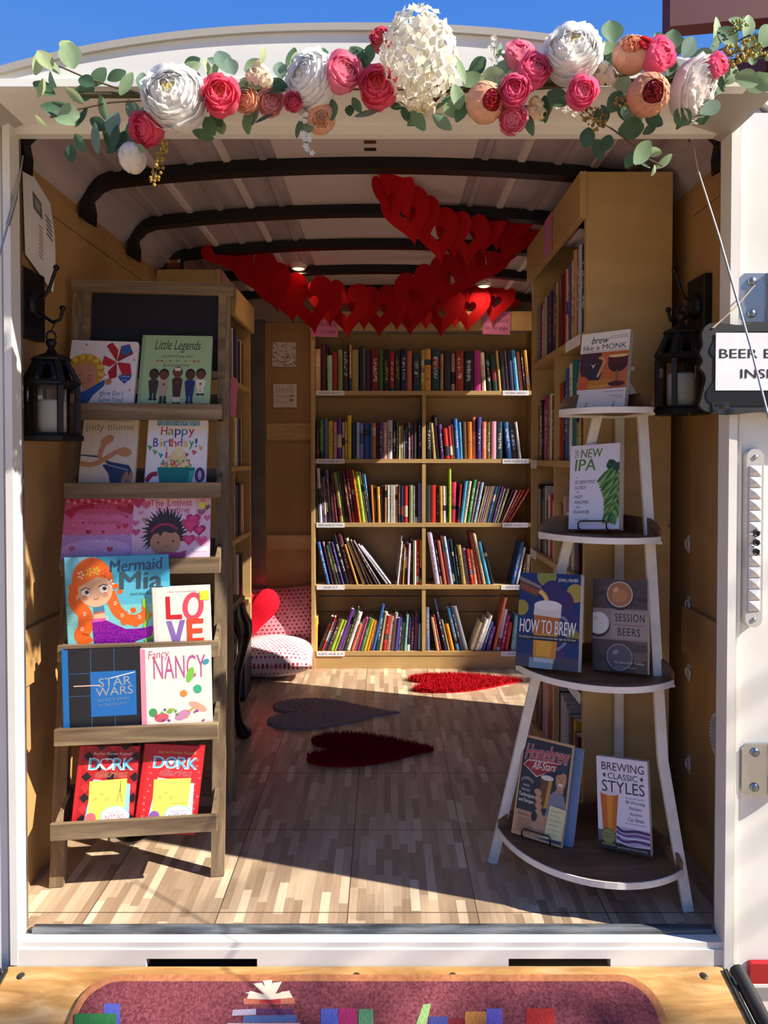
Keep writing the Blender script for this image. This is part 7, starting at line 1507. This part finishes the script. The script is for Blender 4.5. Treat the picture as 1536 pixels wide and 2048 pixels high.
for sx in (-1, 1):
    for sy in (-1, 1):
        d = Vector((sx, sy, 0)).normalized(); P_ = []; R_ = []
        for z, o_, r in ((0.515, 0.0, .026), (0.48, 0.004, .028), (0.44, 0.018, .034), (0.40, 0.024, .032), (0.34, 0.012, .024), (0.26, -0.006, .019), (0.16, -0.010, .015), (0.09, 0.0, .013), (0.05, 0.016, .016), (0.024, 0.030, .022), (0.010, 0.034, .022), (0.001, 0.034, .014)): P_.append((sx * 0.142 + d.x * o_, sy * 0.122 + d.y * o_, z)); R_.append(r * 1.3)
        lg = MB().tube(P_, R_, 12).build('leg', M_MAH, tb)
        m = MB()
        for k in range(5): a = (k - 2) * 0.5; m.ball((sx * 0.142 + d.x * (0.05), sy * 0.122 + d.y * 0.05, 0.43), 0.0001, 4, 3)
        kv = MB()
        for k in range(3): kv.tube([(sx * 0.142 + d.x * (0.046 - 0.004 * k) + d.y * 0.01 * (k - 1), sy * 0.122 + d.y * (0.046 - 0.004 * k) - d.x * 0.01 * (k - 1), 0.455 - 0.01 * k), (sx * 0.142 + d.x * 0.054, sy * 0.122 + d.y * 0.054, 0.415 - 0.008 * k), (sx * 0.142 + d.x * 0.046, sy * 0.122 + d.y * 0.046, 0.37)], [0.006, 0.009, 0.003], 6)
        kv.build('knee_carving', M_MAH, lg)
# tall dark books standing out at the foot of the ladder-side case
for k, (dx, h_, c_) in enumerate(((0.0, .30, 'navy'), (0.026, .31, 'black'))):
    shelf_book(T(-0.640 + dx, 1.86 - 0.02 * k, 0.001) @ Matrix.Rotation(-0.06, 4, 'X'), 0.024, h_, 0.03 + 0.18, c_, ('tall dark blue book standing on the floor beside the white heart cushion', 'tall black book standing on the floor beside the white heart cushion')[k], None) if False else None
sb = MB().bbox(-0.018, 0.018, 0, 0.16, 0, 0.285, 0.002).build('standing_binder', mat('#141a2c', 0.4), None, T(-0.628, 1.50, 0.0008)); tag(sb, 'tall dark blue binder standing beside the flat white heart cushion', 'binder')
MB().box(-0.010, 0.010, -0.0012, 0.0, 0.02, 0.26).build('spine_panel', mat('#3c4c68', 0.4), sb)

# ------------------------------------------------------------------ ceiling lights
for (px, py, yy, lab) in ((597, 534, 1.58, 'round warm puck light on the ceiling nearest the book ladder'), (968, 571, 1.86, 'round warm puck light on the ceiling nearest the white stand')):
    p = on_y(px, py, yy); z = roof_z(p.x) - 0.004
    e = empty('puck_light', lab, 'ceiling light', T(p.x, yy, z), 'ceiling puck lights')
    MB().lathe([(0.036, 0.004), (0.036, -0.010), (0.031, -0.020), (0.027, -0.020), (0.027, -0.014)], 24).build('housing', mat('#d8d2c8', 0.4), e)
    lm = NT('lamp_lens', 0.5); em = lm.n('ShaderNodeEmission'); em.inputs[0].default_value = (1.0, 0.66, 0.36, 1); em.inputs[1].default_value = 2.2; lm.l(em.outputs[0], lm.t.nodes['Material Output'].inputs[0])
    MB().lathe([(0.027, -0.016), (0.020, -0.022), (0.0001, -0.024)], 24).build('lens', lm.m, e)
    ld = bpy.data.lights.new('puck_lamp', 'AREA'); ld.shape = 'DISK'; ld.size = 0.05; ld.energy = 0.45; ld.color = (1.0, 0.72, 0.45); lo = bpy.data.objects.new('puck_lamp', ld); COL.objects.link(lo); lo.parent = e; lo.location = (0, 0, -0.028)

# ------------------------------------------------------------------ things on the back wall and side walls
def plaque(name, label, px0, py0, px1, py1, draw):
    p0, p1 = on_y(px0, py1, YB - 0.031), on_y(px1, py0, YB - 0.031); w, h = p1.x - p0.x, p1.z - p0.z
    o = MB().bbox(0, w, -0.012, 0, 0, h, 0.001).build(name, mat('#e4dcd4', 0.6), None, T(p0.x, YB - 0.0305, p0.z)); tag(o, label, 'wall plaque', 'square plaques on the back panel'); a = Art(w, h); a.base = 0.0125; draw(a); a.build('face_print', o)
def floral(a):
    r_ = random.Random(9)
    for k in range(90): a.ell(r_.uniform(0.03, 0.97), r_.uniform(0.03, 0.97), r_.uniform(0.02, 0.05), r_.uniform(0.02, 0.045), ('#b5748a', '#7d88a8', '#7a9c94', '#c98a7a', '#a86a9a', '#cfa25c', '#5f6a8a')[k % 7], 8, r_.random() * 3)
    a.ell(0.5, 0.62, 0.30, 0.09, '#e4dcd4'); a.curve([(0.30, 0.60), (0.36, 0.66), (0.42, 0.60), (0.50, 0.66), (0.56, 0.60), (0.64, 0.64)], 0.015, '#4a4a58')
def motto(a):
    a.text('live life', 0.10, 0.62, 0.90, 0.92, '#7d8078', shear=0.3, bold=-0.02); a.curve([(0.14, 0.50), (0.2, 0.44), (0.26, 0.5), (0.34, 0.44), (0.42, 0.5), (0.50, 0.45), (0.58, 0.5)], 0.03, '#d0a0a0'); a.curve([(0.12, 0.18), (0.22, 0.30), (0.30, 0.16), (0.42, 0.28), (0.52, 0.16), (0.66, 0.28), (0.84, 0.2)], 0.02, '#c2a468')
    a.poly([(0.70, 0.36), (0.86, 0.36), (0.84, 0.24), (0.72, 0.24)], '#b5686c')
    for k in range(5): a.ell(0.70 + 0.04 * k, 0.47 + 0.03 * (k % 2), 0.03, 0.03, ('#6a8a64', '#a86a7a')[k % 2], 8)
plaque('wall_plaque', 'square floral plaque, upper of two on the back panel', 545, 685, 592, 734, floral)
plaque('wall_plaque', 'square white motto plaque, lower of two on the back panel', 547, 768, 594, 815, motto)
# printed sheet on the left wall
fx = XL + 0.0065; f0, f1 = on_x(40, 480, fx), on_x(98, 500, fx)
fl_ = MB(); Y0, Y1, Z0, Z1 = f0.y + 0.005, f1.y, 1.565, 1.80
fl_.grid(lambda u, v: (0.004 + 0.010 * math.sin(PI * v) * u + 0.006 * (1 - v), Y0 + (Y1 - Y0) * u, Z0 + (Z1 - Z0) * v - 0.06 * u), 8, 8)
fo = fl_.build('printed_sheet', M_PAPER, None, T(fx, 0, 0)); tag(fo, 'white printed sheet with a grey picture pinned on the wall above the hook', 'paper sheet')
fa = MB()
def strip(u0, u1, v0, v1, k_): fa.grid(lambda u, v: (0.0048 + 0.010 * math.sin(PI * (v0 + (v1 - v0) * v)) * (u0 + (u1 - u0) * u) + 0.006 * (1 - (v0 + (v1 - v0) * v)) + 0.0004, Y0 + (Y1 - Y0) * (u0 + (u1 - u0) * u), Z0 + (Z1 - Z0) * (v0 + (v1 - v0) * v) - 0.06 * (u0 + (u1 - u0) * u)), 3, 3, True, k_)
strip(0.30, 0.58, 0.62, 0.80, 0); strip(0.36, 0.52, 0.66, 0.76, 1)
for k in range(9): strip(0.45, 0.58, 0.50 - 0.04 * k, 0.515 - 0.04 * k, 2)
for k in range(5): strip(0.70, 0.9, 0.72 - 0.05 * k, 0.74 - 0.05 * k, 0)
fa.build('sheet_print', [mat('#6a6a6e', 0.8), mat('#a8a8ac', 0.8), mat('#c08a7a', 0.8)], fo)
# framed picture lying on the ladder-side case
pf = empty('leaning_picture', 'small black-edged picture leaning on top of the ladder-side bookcase', 'picture', T(-0.878, 1.22, 1.8005) @ Matrix.Rotation(-0.2, 4, 'X'))
MB().bbox(0, 0.085, 0, 0.012, 0, 0.085, 0.002).build('frame', M_BLACK, pf); pa_ = Art(0.085, 0.085); pa_.rect(0.12, 0.0, 0.94, 0.92, '#2a1c1c'); pa_.ell(0.56, 0.55, 0.30, 0.26, '#d8ccc0'); pa_.ell(0.56, 0.50, 0.23, 0.20, '#a8642c'); pa_.rect(0.26, 0.1, 0.86, 0.45, '#7a3c1c'); pa_.build('picture_print', pf)
# oval vent, eyelets on the right wall
ov = empty('oval_vent', 'white oval vent with louvers low on the wall beside the doorway', 'vent', T(XR - 0.0062, 0.145, 0.385) @ Matrix.Rotation(-PI / 2, 4, 'Z'))
def oval(a, b, n=28): return [(a * math.cos(2 * PI * i / n), b * math.sin(2 * PI * i / n)) for i in range(n)]
MB().prism(oval(0.042, 0.056), -0.006, 0.0).build('vent_plate', mat('#dcd6cc', 0.5), ov); m = MB()
for k in range(9): z = -0.036 + 0.009 * k; hw = 0.032 * math.sqrt(max(0, 1 - (z / 0.046) ** 2)); m.add([(-hw, -0.006, z), (hw, -0.006, z), (hw, -0.012, z + 0.003), (-hw, -0.012, z + 0.003), (-hw, -0.006, z + 0.005), (hw, -0.006, z + 0.005)], [(0, 1, 2, 3), (3, 2, 5, 4)])
m.build('louvers', mat('#c9c2b6', 0.5), ov)
for s_ in (-1, 1): MB().ball((0, -0.007, s_ * 0.048), 0.004, 8, 5).build('screw', M_STEEL, ov)
for k, (px, py) in enumerate(((1378, 1088), (1378, 1210), (1379, 1345), (1379, 1528))):
    p = on_x(px, py, XR - 0.0065); e = empty('wall_eyelet', '%s white ring eyelet counted down the wall beside the white stand' % ordinal(k + 1), 'eyelet', T(p.x, p.y, p.z), 'ring eyelets down the side wall'); m = MB()
    m.tube([(-0.004, 0.013 * math.cos(2 * PI * i / 16), 0.013 * math.sin(2 * PI * i / 16)) for i in range(16)], 0.0032, 6, closed=True).build('ring', mat('#d0cabf', 0.5), e); MB().box(-0.003, 0.0, -0.006, 0.006, -0.024, 0.024).build('tab', mat('#c2bbae', 0.5), e)
# glass dish on the floor under the ladder
gd = on_z(245, 1692, 0.0); dg = MB(); dg.lathe([(0.0001, 0.002), (0.03, 0.002), (0.045, 0.012), (0.052, 0.018), (0.050, 0.019), (0.042, 0.014), (0.028, 0.005), (0.0001, 0.005)], 28)
tag(dg.build('glass_dish', GL, None, T(gd.x + 0.02, gd.y + 0.04, 0.0005)), 'small clear glass dish on the floor under the ladder bottom tray', 'dish')

# ------------------------------------------------------------------ rear post fittings
PY = -0.031
def rpx(px, py): return on_y(px, py, PY)
def hinge(label, px0, py0, py1):
    a, b = rpx(px0, py1), rpx(1600, py0); w, h = b.x - a.x, b.z - a.z
    e = empty('hinge_bracket', label, 'hinge', T(a.x, PY - 0.0006, a.z), 'door hinges on the rear post')
    m = MB(); c_ = 0.012; m.prism([(c_, 0), (0.062, 0), (0.062, h), (c_, h), (0, h - c_), (0, c_)], -0.006, 0.0); m.build('hinge_leaf', M_STEEL, e)
    MB().prism([(0.088, 0.004), (0.15, 0.004), (0.15, h - 0.004), (0.088, h - 0.004)], -0.006, 0.0).build('hinge_leaf', M_STEEL, e)
    for k, (z0, z1) in enumerate(((0, h * .32), (h * .34, h * .74), (h * .76, h))): m = MB(); m.M = T(0.074, -0.010, 0); m.tube([(0, 0, z0), (0, 0, z1)], 0.014 - 0.001 * (k == 1), 18); m.build('knuckle', M_STEEL, e)
    for z in (0.018, h - 0.018): m = MB(); m.M = T(0.028, -0.006, z) @ Matrix.Rotation(PI / 2, 4, 'X'); m.lathe([(0.0095, 0), (0.0095, 0.003), (0.006, 0.0055), (0.0001, 0.0062)], 16); m.build('bolt', mat('#7d8894', 0.3, 0.9), e)
    return e
hinge('steel door hinge on the white rear post behind the black beer sign', 1474, 548, 645)
hinge('steel door hinge on the white rear post below the long reflector', 1480, 1486, 1588)
# long clear lamp strip
a, b = rpx(1482, 1251), rpx(1519, 898); w, h = b.x - a.x, b.z - a.z
ls = empty('marker_lamp', 'long clear vertical lamp strip with faceted cells on the rear post', 'lamp strip', T(a.x, PY - 0.0006, a.z))
def rr2(w, h, r, n=8):
    o = []
    for cx, cy, a0 in ((w - r, h - r, 0), (r, h - r, 90), (r, r, 180), (w - r, r, 270)):
        for k in range(n + 1): t_ = math.radians(a0 + 90 * k / n); o.append((cx + r * math.cos(t_), cy + r * math.sin(t_)))
    return o
MB().prism(rr2(w, h, w * 0.49), -0.018, 0.0).build('lamp_body', mat('#bdb9b6', 0.25), ls)
m = MB(); N = 13; z0, z1 = h * 0.09, h * 0.91
for k in range(N):
    za, zb = z0 + (z1 - z0) * k / N, z0 + (z1 - z0) * (k + 1) / N; zm = (za + zb) / 2
    m.add([(w * .14, -0.019, za + .001), (w * .86, -0.019, za + .001), (w * .86, -0.019, zb - .001), (w * .14, -0.019, zb - .001), (w * .5, -0.025, zm)], [(0, 1, 4), (1, 2, 4), (2, 3, 4), (3, 0, 4)]); m.lathe([(w * 0.20, 0), (w * 0.12, 0.004), (0.0001, 0.003)], 12, c=(0, 0, 0)) if False else None
m.build('lens_cells', mat('#d6d4d2', 0.12, 0.15), ls)
for k in range(3): m = MB(); m.M = T(w / 2, -0.024, h * 0.50 + (k - 1) * 0.020 - 0.008) @ Matrix.Rotation(PI / 2, 4, 'X'); m.lathe([(0.0075, 0), (0.0075, 0.003), (0.0045, 0.003), (0.0045, 0.001), (0.0001, 0.001)], 16); m.build('dark_ring', mat('#1c1c1e', 0.4), ls)
for z in (h * 0.045, h * 0.955): m = MB(); m.M = T(w / 2, -0.018, z) @ Matrix.Rotation(PI / 2, 4, 'X'); m.lathe([(0.005, 0), (0.005, 0.002), (0.0001, 0.003)], 12); m.build('screw', M_STEEL, ls)
a, b = rpx(1494, 1958), rpx(1640, 1919)
tl_ = empty('tail_light', 'red rectangular tail light low on the white rear post', 'tail light', T(a.x, PY - 0.0006, a.z)); w, h = b.x - a.x, b.z - a.z
MB().prism(rr2(w, h, 0.006, 4), -0.014, 0.0).build('lens', mat('#a00c18', 0.15), tl_); MB().box(-0.002, w, -0.016, 0, -0.007, -0.0005).build('light_frame', mat('#dcd8d2', 0.4), tl_)
# black sign with the paper
sy_ = -0.072
def spx(px, py): p = on_y(px, py, sy_); return p
def smooth(base):
    out = []
    for i in range(len(base)):
        p = [Vector(base[(i + j - 1) % len(base)]) for j in range(4)]
        for k in range(5):
            t = k / 5; out.append(tuple(0.5 * ((2 * p[1]) + (p[2] - p[0]) * t + (2 * p[0] - 5 * p[1] + 4 * p[2] - p[3]) * t * t + (3 * p[1] - p[0] - 3 * p[2] + p[3]) * t ** 3)))
    return out
def sgn_pts():
    base = [(1402, 800), (1408, 775), (1412, 756), (1406, 742), (1400, 735), (1406, 722), (1400, 706), (1406, 690), (1404, 668), (1414, 650), (1436, 645), (1480, 650), (1530, 644), (1580, 648), (1640, 640), (1690, 648), (1706, 664), (1700, 690), (1708, 712), (1700, 740), (1708, 770), (1700, 800), (1706, 822), (1690, 832), (1640, 826), (1580, 832), (1530, 824), (1500, 826), (1470, 829), (1440, 828), (1412, 822), (1400, 812)]
    base = smooth(base)
    return [(spx(*p).x, spx(*p).z) for p in base]
sp_ = sgn_pts(); so = Vector((sp_[0][0], sy_, sp_[0][1]))
sg = empty('hanging_sign', 'black scalloped board with a white paper reading BEER BOOKS INSIDE, hung on twine', 'sign', T(*so))
MB().prism([(x - so.x, z - so.z) for x, z in sp_], 0, 0.012).build('sign_board', NT('chalk_black', 0.55).color('#17181c').m, sg)
in_ = [(1412, 786), (1428, 760), (1438, 728), (1420, 706), (1424, 688), (1436, 672), (1470, 664), (1560, 662), (1650, 664), (1680, 680), (1672, 730), (1684, 780), (1660, 806), (1560, 811), (1450, 812), (1420, 806)]
MB().prism(smooth([(spx(*p).x - so.x, spx(*p).z - so.z) for p in in_]), -0.0012, 0).build('board_face', mat('#0d0f18', 0.35), sg)
p0, p1 = spx(1430, 781), spx(1668, 666); w, h = p1.x - p0.x, p1.z - p0.z
sh = MB().box(0, w, -0.0022, -0.0014, 0, h).build('paper_sheet', M_PAPER, sg); sh.matrix_local = T(p0.x - so.x, 0, p0.z - so.z)
al_ = Art(w, h); al_.base = 0.0026; al_.text('BEER BOOKS', 0.03, 0.56, 0.90, 0.72, '#1e1a22', bold=0.035); al_.text('INSIDE', 0.21, 0.21, 0.64, 0.37, '#1e1a22', bold=0.035); al_.build('lettering', sh)
tp = MB(); q0 = spx(1424, 826) - so
tp.grid(lambda u, v: (q0.x + 0.048 * u, -0.002 - 0.003 * math.sin(9 * u) * math.sin(7 * v), q0.z - 0.002 + 0.026 * v), 8, 6).build('tape', mat('#2a2a2e', 0.12), sg)
tw = MB(); e0 = spx(1424, 656) - so; e1 = on_y(1510, 570, PY - 0.022) - so
for k in (0, 1): tw.tube([e0 + Vector((0.003 * k, -0.001, 0)), (e0 + e1) / 2 + Vector((0.004 * k, -0.004, -0.006 + 0.006 * k)), e1], 0.0013, 6)
tw.build('twine', mat('#b5a58c', 0.9), sg)
# cables of the lowered ramp
for lab, P_ in (('thin steel cable running down beside the black beer sign', [on_y(1384, 278, 0.02), on_y(1397, 345, -0.03), on_y(1437, 470, -0.07), on_y(1500, 690, -0.14), on_y(1536, 830, -0.18), on_y(1700, 1420, -0.45)]), ('thin steel cable with a crimped sleeve on the ladder side of the doorway', [on_y(46, 312, 0.02), on_y(36, 375, -0.03), on_y(14, 455, -0.07), on_y(-60, 720, -0.16), on_y(-260, 1420, -0.45)])):
    P_ = [Vector(p) for p in P_]; c_ = MB().tube(P_, 0.0022, 8).build('ramp_cable', mat('#c4c2bd', 0.3, 0.8), None); tag(c_, lab, 'cable', 'ramp cables')
    if 'crimped' in lab: MB().tube([P_[1].lerp(P_[2], 0.2), P_[1].lerp(P_[2], 0.95)], 0.0045, 10).build('crimp_sleeve', M_STEEL, c_)
for (px, py) in ((737, 277), (737, 302)): pass
sc_ = MB(); p = Vector((0.77, -0.0306, 1.81))
